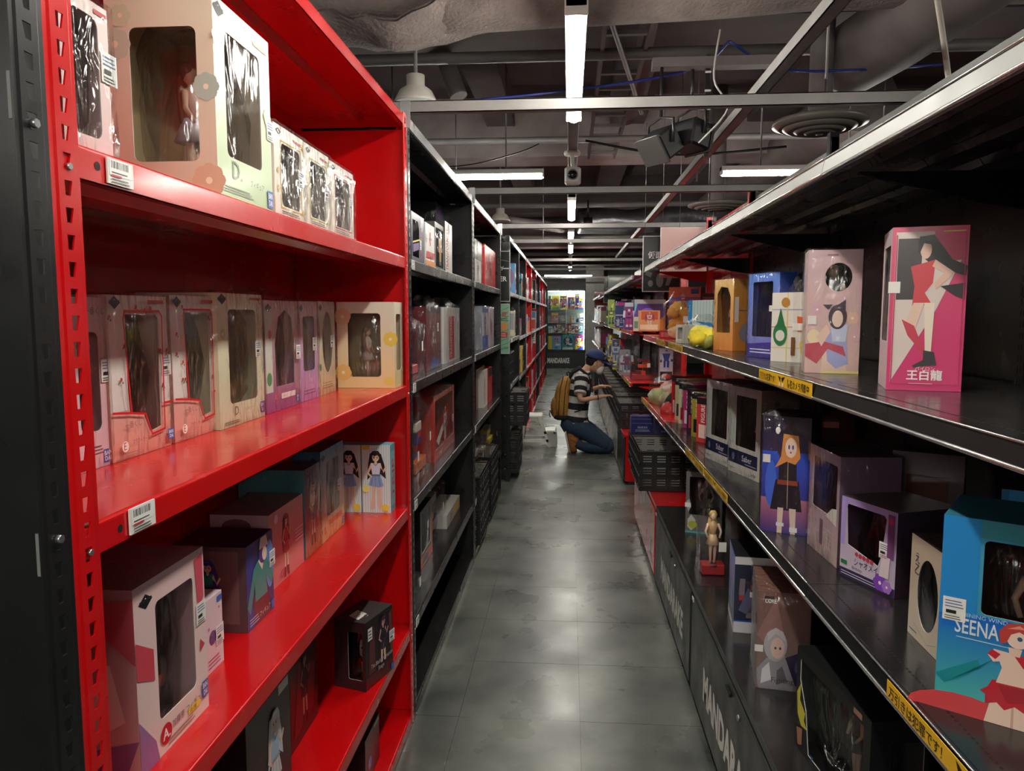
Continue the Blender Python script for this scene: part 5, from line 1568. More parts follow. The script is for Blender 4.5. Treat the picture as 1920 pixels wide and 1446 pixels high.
zt0 = solve((-.64, yb0, 0), 2, py=968) ; zt1 = solve((-.64, yb0, 0), 2, py=918)
L('black box with white printed lines at the far end of the fourth black shelf', z, -.72, 850, 884, 915, d=.2, name='toy_box', col=(24, 24, 26), front=[('bars', .1, .4, .6, .9, 6, (190, 190, 190)), ('r', .65, .2, .95, .8, (70, 30, 50)), ('bars', .1, .1, .5, .2, 2, (200, 180, 60))], left=[('bars', .1, .3, .9, .9, 6, (160, 160, 160))])
Lbag('crumpled clear bag at the near end of the fourth black shelf', z, -.58 - .02, 776, 789, 1082, [(170, 170, 170), (120, 120, 126)], 50, fig=False)

# ---------------- second black rack
z = SH[0]
L('bagged grey and white toy box, leftmost on the top shelf of the second black rack', z, -.60, 890, 903, 447, d=.14, name='toy_box', col=(90, 90, 84), front=[('r', 0, 0, .9, .55, (226, 226, 228)), ('robot', .45, .05, .45, (90, 90, 100), (190, 60, 60), (60, 60, 60)), ('robot', .5, .6, .36, (160, 160, 160), (80, 80, 80), (60, 60, 60))], bag=.0, seed=51)
L('dark red box in the middle of the top shelf of the second black rack', z, -.62, 901, 909, 458, d=.12, name='toy_box', col=(150, 20, 26), front=[('tr', 'SERIES', .2, .3, .05, (230, 180, 180), .15)])
L('bagged red box with a black robot, rightmost on top, second black rack', z, -.60, 909, 929, 458, d=.14, name='toy_box', col=(200, 40, 34), front=[('robot', .5, .2, .7, (50, 50, 54), (220, 60, 50), (200, 180, 170)), ('robot', .6, .02, .3, (60, 60, 60), (180, 40, 40), (200, 200, 200))], bag=.0, tagp=(.1, .4), seed=52)
z = SH[1]
Lbag('bagged brown and grey robot on the second shelf of the second black rack', z, -.61, 889, 904, 565, [(120, 100, 90), (160, 150, 140), (60, 50, 50)], 53, fig=False)
L('bagged blue and red box on the second shelf of the second black rack', z, -.61, 904, 915, 574, d=.1, name='toy_box', col=(190, 196, 210), front=[('r', 0, 0, 1, .3, (40, 80, 190)), ('robot', .5, .25, .6, (190, 50, 50), (40, 70, 170), (200, 200, 210)), ('r', 0, .85, 1, 1, (30, 60, 150))], bag=.01, seed=54)
L('bagged white box with a pink side on the second shelf of the second black rack', z, -.61, 916, 926, 576, d=.1, name='toy_box', col=(196, 180, 190), front=[('robot', .5, .2, .6, (120, 60, 120), (200, 200, 210), (190, 70, 120))], bag=.01, seed=55)
z = SH[2]
L('dark box with an orange creature picture on the third shelf of the second black rack', z, -.66, 893, 909, 694, d=.16, name='toy_box', col=(90, 30, 30), front=[('e', .6, .5, .35, .3, (190, 110, 40)), ('robot', .5, .15, .6, (160, 90, 40), (60, 30, 30), (200, 150, 60))])
L('white-spined box with red vertical title on the third shelf of the second black rack', z, -.62, 907, 914, 696, d=.16, name='toy_box', col=(226, 222, 218), front=[('tr', 'TRANSFORMERS', .2, .05, .05, (180, 30, 44), .2)])
L('red-spined box with black band on the third shelf of the second black rack', z, -.62, 916, 923, 692, d=.16, name='toy_box', col=(190, 26, 34), front=[('r', 0, .75, 1, 1, (30, 30, 34)), ('tr', 'TRANSFORMERS', .3, .05, .04, (236, 226, 220), .15)])
z = SH[3]
Lbag('bagged grey robot with white tags on the fourth shelf of the second black rack', z, -.60, 894, 910, 805, [(150, 144, 144), (90, 84, 84), (190, 180, 180)], 56, fig=False)
Lbag('bagged toy on a red card on the fourth shelf of the second black rack', z, -.60, 911, 921, 830, [(160, 150, 140), (140, 40, 40)], 57, fig=False, card=(190, 50, 50))
Lbag('tall bagged yellow and brown toy on the fourth shelf of the second black rack', z, -.60, 922, 935, 777, [(200, 180, 60), (120, 100, 90), (190, 180, 170)], 58, fig=False, card=(120, 110, 100))

# folding crates
def crate(label, x0, y0, z0, w, d, h, group=None, col='crate', lid=False):
    r = thing('plastic_crate', label, 'crate', (x0, y0, z0 + .0006), 0, group)
    t = .008
    def wall(a, b, n, axis):
        mb = MB()
        (ax, ay), (bx, by) = a, b
        dx, dy = bx - ax, by - ay
        ln = math.hypot(dx, dy)
        ux, uy = dx / ln, dy / ln
        nx, ny = -uy, ux
        cells = max(2, round(ln / .09))
        rows = 3
        holes = []
        holes_f = []
        cw, ch = ln / cells, (h - .03) / rows
        for i in range(cells):
            for j in range(rows):
                for q in range(3):
                    zc = .015 + j * ch + ch * (.28 + .22 * q)
                    holes.append([(i * cw + cw * .2, zc), (i * cw + cw * .8, zc), (i * cw + cw * .8, zc + ch * .09), (i * cw + cw * .2, zc + ch * .09)])
        F = lambda u, v, o: (ax + ux * u - nx * o, ay + uy * u - ny * o, v)
        holed(mb, ln, h, holes, F, (0, 0, 0), m='crate', t=.004)
        for i in range(cells + 1):
            u = min(max(i * cw, .004), ln - .004)
            p, q_ = F(u - .004, .0, 0), F(u + .004, h, .006)
            mb.box((min(p[0], q_[0]) , min(p[1], q_[1]), 0), (max(p[0], q_[0]) + .0005, max(p[1], q_[1]) + .0005, h), m='crate')
        for j in range(rows + 1):
            v = .004 + j * (h - .012) / rows
            p, q_ = F(0, v, .008), F(ln, v, 0)
            mb.box((p[0], p[1], v), (q_[0], q_[1], v + .008), m='crate')
        return mb
    for a, b in (((0, 0), (w, 0)), ((w, 0), (w, d)), ((w, d), (0, d)), ((0, d), (0, 0))):
        wall(a, b, 0, 0).build('side_wall', r)
    mb = MB()
    e = .010
    for a, b in (((-e, -e, h - .012), (w + e, .004, h)), ((-e, d - .004, h - .012), (w + e, d + e, h)), ((-e, .004, h - .012), (.004, d - .004, h)), ((w - .004, .004, h - .012), (w + e, d - .004, h))):
        mb.box(a, b, m='crate', bev=.003)
    mb.build('rim', r)
    mb = MB(); mb.box((.002, .002, .001), (w - .002, d - .002, .006), m='crate'); mb.build('bottom', r)
    return r
def fill_crate(x0, y0, z0, w, d, h, lab, cols, n, seed):
    rg = random.Random(seed)
    for i in range(n):
        c = cols[i % len(cols)]
        mb = MB()
        hh = h * rg.uniform(.5, .9)
        ww = w * .82
        mb.box((0, 0, 0), (ww, d / n * .7, hh), PAL[c], 'print')
        draw(mb, [('r', .1, .5, .9, .85, PAL[rg.choice(GEN)]), ('bars', .1, .1, .9, .4, 3, PAL[rg.choice(GEN)])], ww, hh, lambda a, b, o: (a, -o, b))
        o = mb.build('small_box')
        o.location = (x0 + w * .08, y0 + d * (.06 + .88 * i / n), z0 + .008)
        tag(o, '%s box %s in the crate %s' % (c, ('at the front', 'second from front', 'third from front', 'fourth from front', 'fifth from front', 'at the back')[min(i, 5)], lab), 'box')
# crates at the foot of the second black rack
crate('black folding crate upside down at the foot of the second black rack, upper', -.93, 4.62, .285, .37, .52, .2)
crate('black folding crate at the foot of the second black rack, lower near one', -.93, 4.62, .046, .37, .52, .235)
crate('black folding crate at the foot of the second black rack, lower far one', -.93, 5.3, .046, .37, .52, .235)
crate('black folding crate at the foot of the second black rack, upper far one', -.93, 5.3, .285, .37, .52, .2)
# crates of the first far rack
crate('black crate jutting into the aisle beyond the green poster', -.775, 6.80, .49, .385, .50, .31)
crate('black crate behind the jutting one on the same low shelf', -.86, 7.36, .482, .37, .50, .26)
crate('black crate at floor level under the jutting one', -.83, 6.78, .047, .37, .5, .33)
crate('black crate at floor level farther along beyond the green poster', -.86, 7.36, .047, .37, .5, .33)
crate('black crate on the middle shelf beyond the green poster', -.86, 6.80, .862, .32, .45, .30)

# ---------------- far left racks: small goods
SHN = ['top', 'second', 'third', 'fourth', 'lowest']
rg = random.Random(7)
names3 = ['first far black rack', 'second far black rack', 'first far red rack', 'second far red rack', 'last but two black rack', 'third far red rack', 'fourth far red rack', 'end rack by the showcase']
ORD = ['first', 'second', 'third', 'fourth', 'fifth', 'sixth', 'seventh', 'eighth']
for bi, (a, b) in enumerate(zip(Y2, Y2[1:])):
    for si in range(5 if bi < 4 else 4):
        if bi == 0 and si in (2, 3, 4):
            continue
        y = a + .08
        k = 0
        cnt = 0
        while y < b - .25 and k < 8:
            w = rg.uniform(.10, .22)
            h = rg.uniform(.16, .32) if si < 4 else rg.uniform(.15, .25)
            if rg.random() < .94:
                base = rg.choice(GEN + ['white', 'cream', 'silver', 'red', 'skyblue', 'white'])
                x = XS - rg.uniform(.01, .07)
                lab = '%s toy box, %s from near end, %s shelf, %s' % (base, ORD[k], SHN[si], names3[bi])
                toy(lab, (x, y, 1.29 if (bi == 0 and si == 1) else SH[si]), math.pi / 2, w, rg.uniform(.08, .16), h, base, rg, bagged=(bi < 4 and rg.random() < .45), window=False, detail=(bi < 3))
                k += 1
            y += w + rg.uniform(.01, .05)

# ================================================================== right shelves, near run
def Xs(y, z, px):
    return solve((0, y, z), 0, px=px)
z = ZR[0]
STK = lambda u, v: [('r', u, v, u + .16, v + .07, (232, 230, 224))]
# tall pink box
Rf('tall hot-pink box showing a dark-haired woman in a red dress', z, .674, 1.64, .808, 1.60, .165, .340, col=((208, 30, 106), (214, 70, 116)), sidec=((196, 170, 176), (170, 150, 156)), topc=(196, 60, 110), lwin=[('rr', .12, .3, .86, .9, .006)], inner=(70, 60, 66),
   front=[('p', [(.05, .05), (.62, .5), (.98, .86), (.98, .97), (.05, .97)], (220, 204, 196)), ('p', [(.0, .97), (1, .97), (1, 1), (0, 1)], (214, 60, 110)), ('p', [(.55, .97), (.98, .97), (.98, .80), (.62, .78)], (212, 50, 104)), ('r', .08, .56, .40, .93, (60, 50, 54)),
          ('p', [(.36, .94), (.55, .95), (.80, .80), (1.0, .76), (.98, .70), (.70, .74), (.50, .78), (.34, .85)], (32, 24, 30)), ('p', [(.66, .64), (.98, .66), (.98, .56), (.86, .58)], (30, 24, 28)),
          ('p', [(.26, .76), (.58, .80), (.56, .66), (.46, .60), (.56, .53), (.30, .52), (.32, .64)], (206, 60, 74)), ('p', [(.58, .80), (.84, .72), (.60, .62), (.58, .66), (.70, .72), (.54, .76)], (226, 186, 166)),
          ('p', [(.32, .54), (.46, .54), (.34, .36), (.22, .42)], (230, 196, 176)), ('p', [(.46, .54), (.60, .54), (.58, .24), (.50, .24)], (236, 220, 200)), ('p', [(.17, .44), (.34, .40), (.50, .24), (.46, .24), (.26, .34)], (200, 54, 80)), ('p', [(.48, .25), (.62, .24), (.66, .16), (.44, .15), (.36, .14), (.34, .155), (.48, .19)], (30, 28, 34)),
          ('e', .45, .86, .075, .055, (230, 190, 172)), ('p', [(.34, .90), (.40, .94), (.54, .94), (.57, .84), (.52, .89), (.42, .90), (.37, .84)], (28, 22, 28)),
          ('t', '王白龍', .27, .065, .022, (240, 232, 232), .07, .025), ('bars', .30, .035, .62, .055, 1, (226, 190, 200)), ('t', 'パイロン', .38, .125, .008, (240, 230, 230)), ('r', .66, .965, .95, .972, (230, 200, 100)), ('line', [(.06, .95), (.06, .04), (.96, .04), (.96, .95)], .002, (180, 30, 80))] + STK(-.03, .60), seed=61)
Rf('pale pink box with a round window and a cat-eared girl', z, .642, 2.09, .774, 2.06, .12, .331, col=((226, 190, 180), (204, 170, 176)), sidec=((196, 170, 160), (190, 160, 160)), topc=(196, 160, 166), fwin=[('e', .57, .78, .25, .115)], inner=(84, 70, 76), fig=dict(h=.88, hair=(60, 50, 60), top=(90, 80, 90), skirt=(90, 70, 80)),
   front=[('fl', .2, .52, .016, (216, 170, 190), 6), ('fl', .85, .45, .018, (232, 190, 170), 6), ('fl', .9, .3, .014, (226, 180, 190), 6), ('e', .15, .3, .12, .06, (240, 220, 180)),
          ('p', [(.35, .25), (.75, .25), (.78, .0), (.30, .0)], (238, 206, 186)), ('p', [(.36, .36), (.74, .36), (.80, .08), (.58, .04), (.42, .10)], (166, 170, 216)), ('p', [(.0, .24), (.36, .26), (.70, .22), (.76, .14), (.42, .20), (.22, .08), (.0, .14)], (196, 70, 90)), ('p', [(.46, .38), (.78, .40), (.74, .26), (.50, .26)], (200, 206, 230)), ('p', [(.38, .40), (.20, .30), (.30, .22), (.46, .34)], (236, 204, 186)),
          ('e', .58, .46, .17, .10, (64, 44, 64)), ('e', .58, .445, .10, .068, (238, 208, 192)), ('p', [(.40, .52), (.30, .56), (.48, .56)], (60, 42, 60)), ('p', [(.56, .555), (.72, .60), (.72, .50)], (60, 42, 60)), ('r', .30, .0, 1, .02, (240, 226, 150)), ('bars', .35, .95, .55, .975, 1, (160, 110, 120))] + STK(.03, .40), bag=0.0, seed=62, amp=.002)
Rf('white tartan box with green, orange and yellow shapes', z, .685, 2.60, .81, 2.45, .10, .231, col=(222, 218, 206), sidec=(200, 196, 186), topc=(170, 150, 140), front=[('r', 0, v, 1, v + .012, c) for v, c in ((.2, (210, 190, 120)), (.5, (200, 120, 110)), (.75, (150, 160, 210)))] + [('r', u, 0, u + .02, 1, c) for u, c in ((.3, (226, 200, 120)), (.62, (140, 160, 210)), (.85, (220, 200, 150)))] +
   [('o', .27, .86, .016, (180, 130, 60)), ('e', .18, .40, .14, .17, (46, 120, 74)), ('e', .18, .38, .09, .08, (214, 210, 200)), ('p', [(.1, .5), (.28, .5), (.18, .78)], (40, 110, 66)), ('p', [(.5, .66), (.84, .62), (.76, .46), (.52, .44)], (222, 96, 50)), ('p', [(.8, .4), (1, .66), (1, .36)], (50, 130, 80)), ('p', [(.55, .28), (.7, .36), (.95, .2), (.75, .05), (.6, .12)], (226, 196, 60)), ('r', .40, .1, .48, .36, (120, 80, 50)), ('r', .42, .46, .66, .56, (232, 230, 224))])
Rf('blue and violet window box in a clear wrap behind the tartan box', z, .672, 2.884, .735, 2.70, .15, .307, col=((130, 130, 200), (90, 130, 210)), sidec=((120, 120, 180), (60, 100, 190)), topc=(150, 180, 220), fwin=[('rr', .15, .25, .8, .9, .006)], inner=(80, 80, 110), fig=dict(hair=(60, 70, 120), top=(160, 160, 210), skirt=(120, 110, 190)),
   front=[('p', [(.0, .0), (1, .0), (1, .2), (.0, .16)], (70, 60, 150)), ('bars', .1, .05, .8, .12, 2, (220, 220, 240))] + STK(.7, .55), right=[('g', 0, 0, 1, 1, (110, 100, 180), (50, 90, 180)), ('e', .4, .4, .3, .2, (160, 170, 230))], bag=.0, seed=64)
Rf('dark blue box at the back between the tartan and pale pink boxes', z, .80, 2.72, .93, 2.70, .12, .31, col=(30, 50, 120), topc=(40, 60, 140), front=[('r', .1, .75, .4, .9, (110, 140, 200)), ('r', .5, .6, .8, .8, (60, 100, 190)), ('r', .2, .3, .9, .5, (50, 60, 90))])
baggie('black-haired head-shaped plush in a bag above the tartan box', (.80, 2.57, z), .12, .10, .33, 65, None, name='bagged_plush', lumps=[(0, 0, .78, .45, (34, 28, 36)), (.1, -.2, .6, .38, (60, 50, 60)), (-.1, 0, .3, .42, (70, 60, 90))])
carton('figure_box', 'orange box with a tall side window and grey round dot', (.650, 3.43, z), -1.2, .15, .12, .31, col=((222, 140, 70), (214, 176, 110)), sidec=((222, 140, 60), (196, 140, 70)), topc=(190, 180, 150), fwin=[('p', [(.15, .25), (.85, .25), (.85, .75), (.7, .88), (.35, .9), (.15, .8)])], inner=(120, 110, 90), fig=dict(hair=(220, 190, 110), top=(220, 210, 120), skirt=(130, 160, 80)),
       right=[('e', .62, .25, .36, .15, (150, 140, 150)), ('p', [(.62, .7), (.9, .72), (.9, .62), (.62, .6)], (70, 60, 70)), ('bars', .2, .55, .6, .58, 1, (70, 70, 130)), ('r', .05, .4, .22, .75, (222, 218, 206))], bag=.02, seed=66)
Rf('white and teal striped box with a blue bird-like swirl', z, .675, 4.32, .80, 4.10, .10, .235, col=(206, 222, 220), sidec=(190, 214, 216), topc=(226, 232, 228), front=[('r', i / 10, .45, i / 10 + .03, .98, (180, 204, 204)) for i in range(10)] + [('r', 0, 0, .14, 1, (60, 140, 200)), ('tv', 'ナイト', .03, .9, .012, (236, 240, 244)), ('e', .62, .30, .28, .2, (90, 180, 200)), ('e', .60, .30, .17, .12, (220, 236, 236)), ('p', [(.25, .5), (.8, .48), (.9, .36), (.6, .42)], (50, 130, 190)), ('r', .35, .2, .46, .3, (226, 222, 200))])
baggie('yellow plush toy in a clear bag lying on the shelf', (.635, 3.62, z), .15, .30, .155, 67, None, name='bagged_plush', cat='plush toy', lumps=[(-.25, -.3, .28, .30, (206, 186, 40)), (.1, -.25, .32, .34, (226, 206, 60)), (.2, .2, .36, .30, (232, 214, 70)), (-.15, .15, .3, .28, (200, 184, 50)), (.0, -.4, .2, .26, (150, 150, 70)), (0, .35, .45, .25, (232, 216, 80))])
baggie('orange plush toy with round ears in a clear bag', (.70, 4.9, z), .17, .16, .30, 68, None, name='bagged_plush', cat='plush toy', lumps=[(0, -.1, .28, .38, (206, 134, 50)), (-.2, -.2, .55, .24, (214, 150, 60)), (.2, -.15, .55, .24, (220, 160, 70)), (0, 0, .62, .34, (224, 170, 80)), (-.1, -.3, .15, .3, (232, 190, 150)), (.15, -.3, .12, .28, (240, 214, 200))])
Rf('small cream window box in front of the orange plush', z, Xs(4.25, z, 1267), 4.25, Xs(4.15, z, 1283), 4.15, .06, .10, col=(226, 222, 206), fwin=[('rr', .2, .2, .75, .85, .004)], inner=(160, 160, 170), front=[('r', .1, .05, .8, .12, (200, 190, 120))], name='small_box')
Rf('large busy multicoloured box standing at the back of the red shelf', z, .70, 5.35, .90, 5.25, .10, .345, col=(120, 70, 110), front=[('r', 0, .8, 1, 1, (190, 90, 60)), ('r', .7, .86, .95, .96, (60, 60, 120)), ('p', [(0, .1), (.5, .3), (.4, .8), (0, .8)], (90, 80, 150)), ('robot', .45, .15, .7, (150, 150, 190), (190, 60, 90), (230, 220, 220)), ('p', [(.6, .1), (1, .2), (1, .7), (.75, .6)], (200, 60, 70)), ('robot', .75, .1, .5, (90, 110, 70), (220, 180, 90), (180, 60, 60)), ('e', .2, .5, .12, .1, (230, 220, 230))])
Rf('dim pinkish box with diagrams at the back right of the red shelf', z, .92, 5.3, 1.03, 5.25, .08, .30, col=(170, 120, 118), front=[('r', .05, .92, .95, 1, (70, 50, 54)), ('e', .35, .78, .25, .07, (70, 60, 110)), ('r', .5, .3, .9, .6, (90, 60, 60)), ('r', .1, .1, .45, .25, (60, 50, 50)), ('bars', .1, .4, .4, .6, 3, (220, 190, 186))])
Rf('flat red bagged packet on the red shelf edge', z, Xs(4.9, z, 1238), 4.95, Xs(4.9, z, 1266), 4.85, .12, .05, col=(196, 40, 40), front=[('r', .1, .2, .8, .8, (222, 120, 110))], bag=.02, name='small_box', seed=70)

# lower shelf
z = ZR[1]
cols_ = [(190, 30, 40), (200, 190, 150), (206, 196, 170), (190, 60, 120), (60, 40, 60), (176, 160, 60), (200, 60, 60)]
ys = [5.0, 4.86, 4.74, 4.62, 4.50, 4.36, 4.24]
for i in range(7):
    y = 4.72 - i * .155
    h = (.26, .25, .24, .25, .235, .235, .225)[i]
    lab = 'slim %s box, %s of the row standing edge-on beside the plush heap' % (('bright red', 'cream', 'ivory', 'magenta', 'black', 'mustard', 'scarlet')[i], ('farthest', 'second', 'third', 'fourth', 'fifth', 'sixth', 'nearest')[i])
    Rf(lab, z, .645, y, .70, y - .10, .22, h, col=cols_[i], front=[('r', 0, .85, 1, 1, (40, 30, 34)), ('r', .15, .1, .8, .4, [(226, 200, 200), (60, 60, 60), (190, 60, 60), (240, 220, 230), (190, 60, 90), (40, 40, 40), (240, 200, 190)][i]), ('tr', 'FIGURE', .3, .45, .03, (236, 226, 220), .09)], name='slim_box', bag=(0.0 if i % 2 else None), seed=i)
baggie('heap of pale green and pink plush in clear bags on the red shelf', (.74, 5.35, z), .30, .42, .22, 72, None, name='bagged_plush', cat='plush toy', lumps=[(-.3, .1, .2, .26, (190, 190, 140)), (0, .1, .4, .3, (216, 170, 160)), (.25, .1, .5, .3, (190, 60, 70)), (.1, -.2, .3, .3, (196, 140, 120)), (-.15, -.2, .2, .2, (200, 196, 150))])
baggie('black plush in a shiny clear bag in front of the slim boxes', (.735, 4.98, z), .22, .2, .20, 73, None, name='bagged_plush', cat='plush toy', lumps=[(0, 0, .3, .40, (26, 26, 30)), (.2, -.2, .2, .3, (60, 70, 66)), (-.2, .1, .2, .28, (40, 36, 40)), (0, -.1, .5, .25, (90, 50, 56))])
baggie('red plush leg hanging in a clear bag over the red shelf edge', (.66, 4.86, z), .14, .16, .07, 74, None, name='bagged_plush', cat='plush toy', lumps=[(-.1, .1, .3, .36, (200, 50, 50)), (.2, -.1, .3, .3, (214, 120, 110))])
def saber(xa, ya, xb, yb, lab, seed):
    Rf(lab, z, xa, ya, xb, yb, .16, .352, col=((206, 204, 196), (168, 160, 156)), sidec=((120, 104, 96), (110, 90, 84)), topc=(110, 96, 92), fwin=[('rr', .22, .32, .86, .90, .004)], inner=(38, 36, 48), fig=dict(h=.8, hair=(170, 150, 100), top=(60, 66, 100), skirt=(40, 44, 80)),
       front=[('r', 0, .115, .93, .27, (26, 32, 66)), ('t', 'Saber', .45, .165, .024, (220, 220, 226), .10), ('bars', .55, .13, .9, .155, 1, (170, 170, 190)), ('o', .17, .20, .012, (90, 100, 140)), ('o', .17, .17, .008, (110, 120, 150)), ('t', 'ALTER', .75, .035, .009, (40, 40, 44), .035), ('bars', .05, .05, .25, .07, 1, (140, 140, 140)), ('g', .02, .35, .17, .9, (176, 190, 186), (160, 160, 160))], right=[('tv', 'ペ', .3, .6, .04, (60, 50, 50)), ('o', .4, .85, .012, (70, 60, 56))], bag=0.0, seed=seed, amp=.002)
saber(.615, 3.365, .672, 3.13, 'white window box with a navy nameplate, farther of the identical pair', 81)
saber(.660, 3.098, .726, 2.858, 'white window box with a navy nameplate, nearer of the identical pair', 82)
Rf('brown-grey carton with a pink stripe far back behind the navy nameplate boxes', z, .80, 2.85, 1.0, 2.82, .12, .25, col=(70, 60, 56), topc=(170, 110, 100), front=[('r', 0, .88, 1, .97, (170, 110, 104))])
Rf('bagged box with a blonde girl in a dark witch outfit against a night sky', z, .572, 2.225, .692, 2.165, .19, .345, col=((70, 50, 110), (40, 34, 56)), sidec=(70, 76, 100), topc=(36, 32, 40), front=[('g', 0, 0, 1, .32, (60, 50, 130), (196, 120, 140)), ('g', 0, .30, 1, .7, (60, 60, 150), (50, 90, 210)), ('g', 0, .7, 1, 1, (56, 50, 90), (40, 34, 50)), ('e', .2, .42, .12, .2, (70, 110, 220)),
    ('p', [(.30, .46), (.78, .46), (.86, .20), (.20, .20)], (40, 34, 44)), ('p', [(.36, .64), (.72, .64), (.74, .44), (.36, .44)], (44, 36, 44)), ('p', [(.36, .22), (.48, .22), (.46, .0), (.36, .0)], (226, 200, 186)), ('p', [(.60, .22), (.74, .22), (.74, .0), (.64, .0)], (226, 200, 186)), ('r', .34, .06, .5, .09, (230, 230, 236)), ('r', .62, .02, .78, .06, (230, 230, 236)), ('r', .34, .42, .76, .46, (150, 70, 50)), ('p', [(.40, .64), (.20, .78), (.28, .88), (.34, .86), (.30, .78), (.46, .68)], (64, 50, 70)), ('e', .32, .88, .05, .03, (236, 232, 230)),
    ('p', [(.44, .86), (.74, .86), (.80, .66), (.70, .60), (.52, .62), (.28, .56), (.40, .66)], (226, 150, 80)), ('e', .60, .74, .12, .085, (242, 212, 192)), ('p', [(.44, .80), (.60, .86), (.76, .80), (.74, .88), (.46, .88)], (230, 160, 90)), ('p', [(.34, .86), (.86, .84), (.70, .90), (.62, .97), (.50, .91)], (30, 26, 34)), ('e', .56, .745, .018, .02, (60, 70, 150)), ('e', .64, .745, .018, .02, (60, 70, 150)), ('e', .60, .70, .02, .008, (200, 80, 80)), ('line', [(.55, .62), (.56, .22)], .0015, (200, 180, 160))] + STK(.02, .60), bag=.02, seed=83, amp=.004)
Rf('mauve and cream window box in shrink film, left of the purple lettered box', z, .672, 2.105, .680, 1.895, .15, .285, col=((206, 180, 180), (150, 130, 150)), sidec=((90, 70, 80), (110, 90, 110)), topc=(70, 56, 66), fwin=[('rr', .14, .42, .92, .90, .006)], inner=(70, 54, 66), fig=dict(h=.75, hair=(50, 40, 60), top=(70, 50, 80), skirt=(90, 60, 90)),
   front=[('r', .42, .10, .52, .34, (120, 90, 96)), ('bars', .55, .1, .9, .3, 5, (206, 186, 180)), ('p', [(.6, .40), (.95, .36), (.95, .52), (.8, .5)], (226, 222, 214))], bag=0.0, seed=84, amp=.002)
Rf('tall brown window box behind the mauve one in shadow', z, .84, 1.98, .98, 1.9, .1, .29, col=(90, 70, 80), topc=(60, 48, 54), fwin=[('rr', .2, .3, .8, .8, .004)], inner=(110, 60, 50), front=[('bars', .2, .1, .8, .2, 2, (120, 100, 100))])
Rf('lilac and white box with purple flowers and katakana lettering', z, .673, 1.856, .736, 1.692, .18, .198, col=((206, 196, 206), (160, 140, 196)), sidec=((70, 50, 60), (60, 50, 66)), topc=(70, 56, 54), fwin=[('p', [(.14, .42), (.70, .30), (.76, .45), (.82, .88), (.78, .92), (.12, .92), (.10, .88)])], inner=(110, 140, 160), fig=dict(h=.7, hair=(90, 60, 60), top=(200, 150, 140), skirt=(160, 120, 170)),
   front=[('r', 0, 0, 1, .11, (60, 50, 86)), ('r', .0, .40, .08, 1, (170, 150, 214)), ('t', 'シャオメイ', .28, .19, .018, (40, 34, 50), .075), ('o', .32, .335, .0055, (190, 60, 80)), ('o', .39, .33, .0055, (190, 60, 80)), ('o', .46, .325, .0055, (190, 60, 80)), ('o', .53, .32, .0055, (190, 60, 80)), ('o', .60, .315, .0055, (190, 60, 80)), ('r', .03, .16, .15, .21, (40, 120, 80)), ('t', 'Birthday', .25, .13, .009, (90, 80, 110), .08), ('bars', .04, .03, .7, .09, 2, (200, 196, 216)), ('fl', .76, .12, .022, (130, 70, 190), 6), ('fl', .88, .10, .016, (170, 120, 210), 6), ('p', [(.78, .5), (.92, .5), (.9, .2), (.74, .2)], (226, 210, 214)), ('r', .86, .45, .97, .96, (120, 70, 120)), ('o', .91, .88, .007, (190, 50, 90))], bag=None, seed=85, tagp=(.72, .42))
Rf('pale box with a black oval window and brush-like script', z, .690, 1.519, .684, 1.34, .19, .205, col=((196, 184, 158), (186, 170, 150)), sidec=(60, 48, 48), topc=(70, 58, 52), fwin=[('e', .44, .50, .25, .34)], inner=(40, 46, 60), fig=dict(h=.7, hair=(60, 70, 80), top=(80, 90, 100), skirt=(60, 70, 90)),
   front=[('tv', 'え乙', .12, .86, .02, (40, 34, 34)), ('t', 'ろ', .78, .85, .02, (60, 50, 50)), ('r', .78, .22, .84, .30, (60, 60, 140)), ('r', .80, .10, .85, .20, (40, 50, 140)), ('line', [(.15, .15), (.5, .05), (.7, .12)], .001, (130, 120, 110)), ('e', .9, .3, .12, .2, (196, 150, 160)), ('bars', .05, .06, .25, .09, 1, (60, 60, 60))])
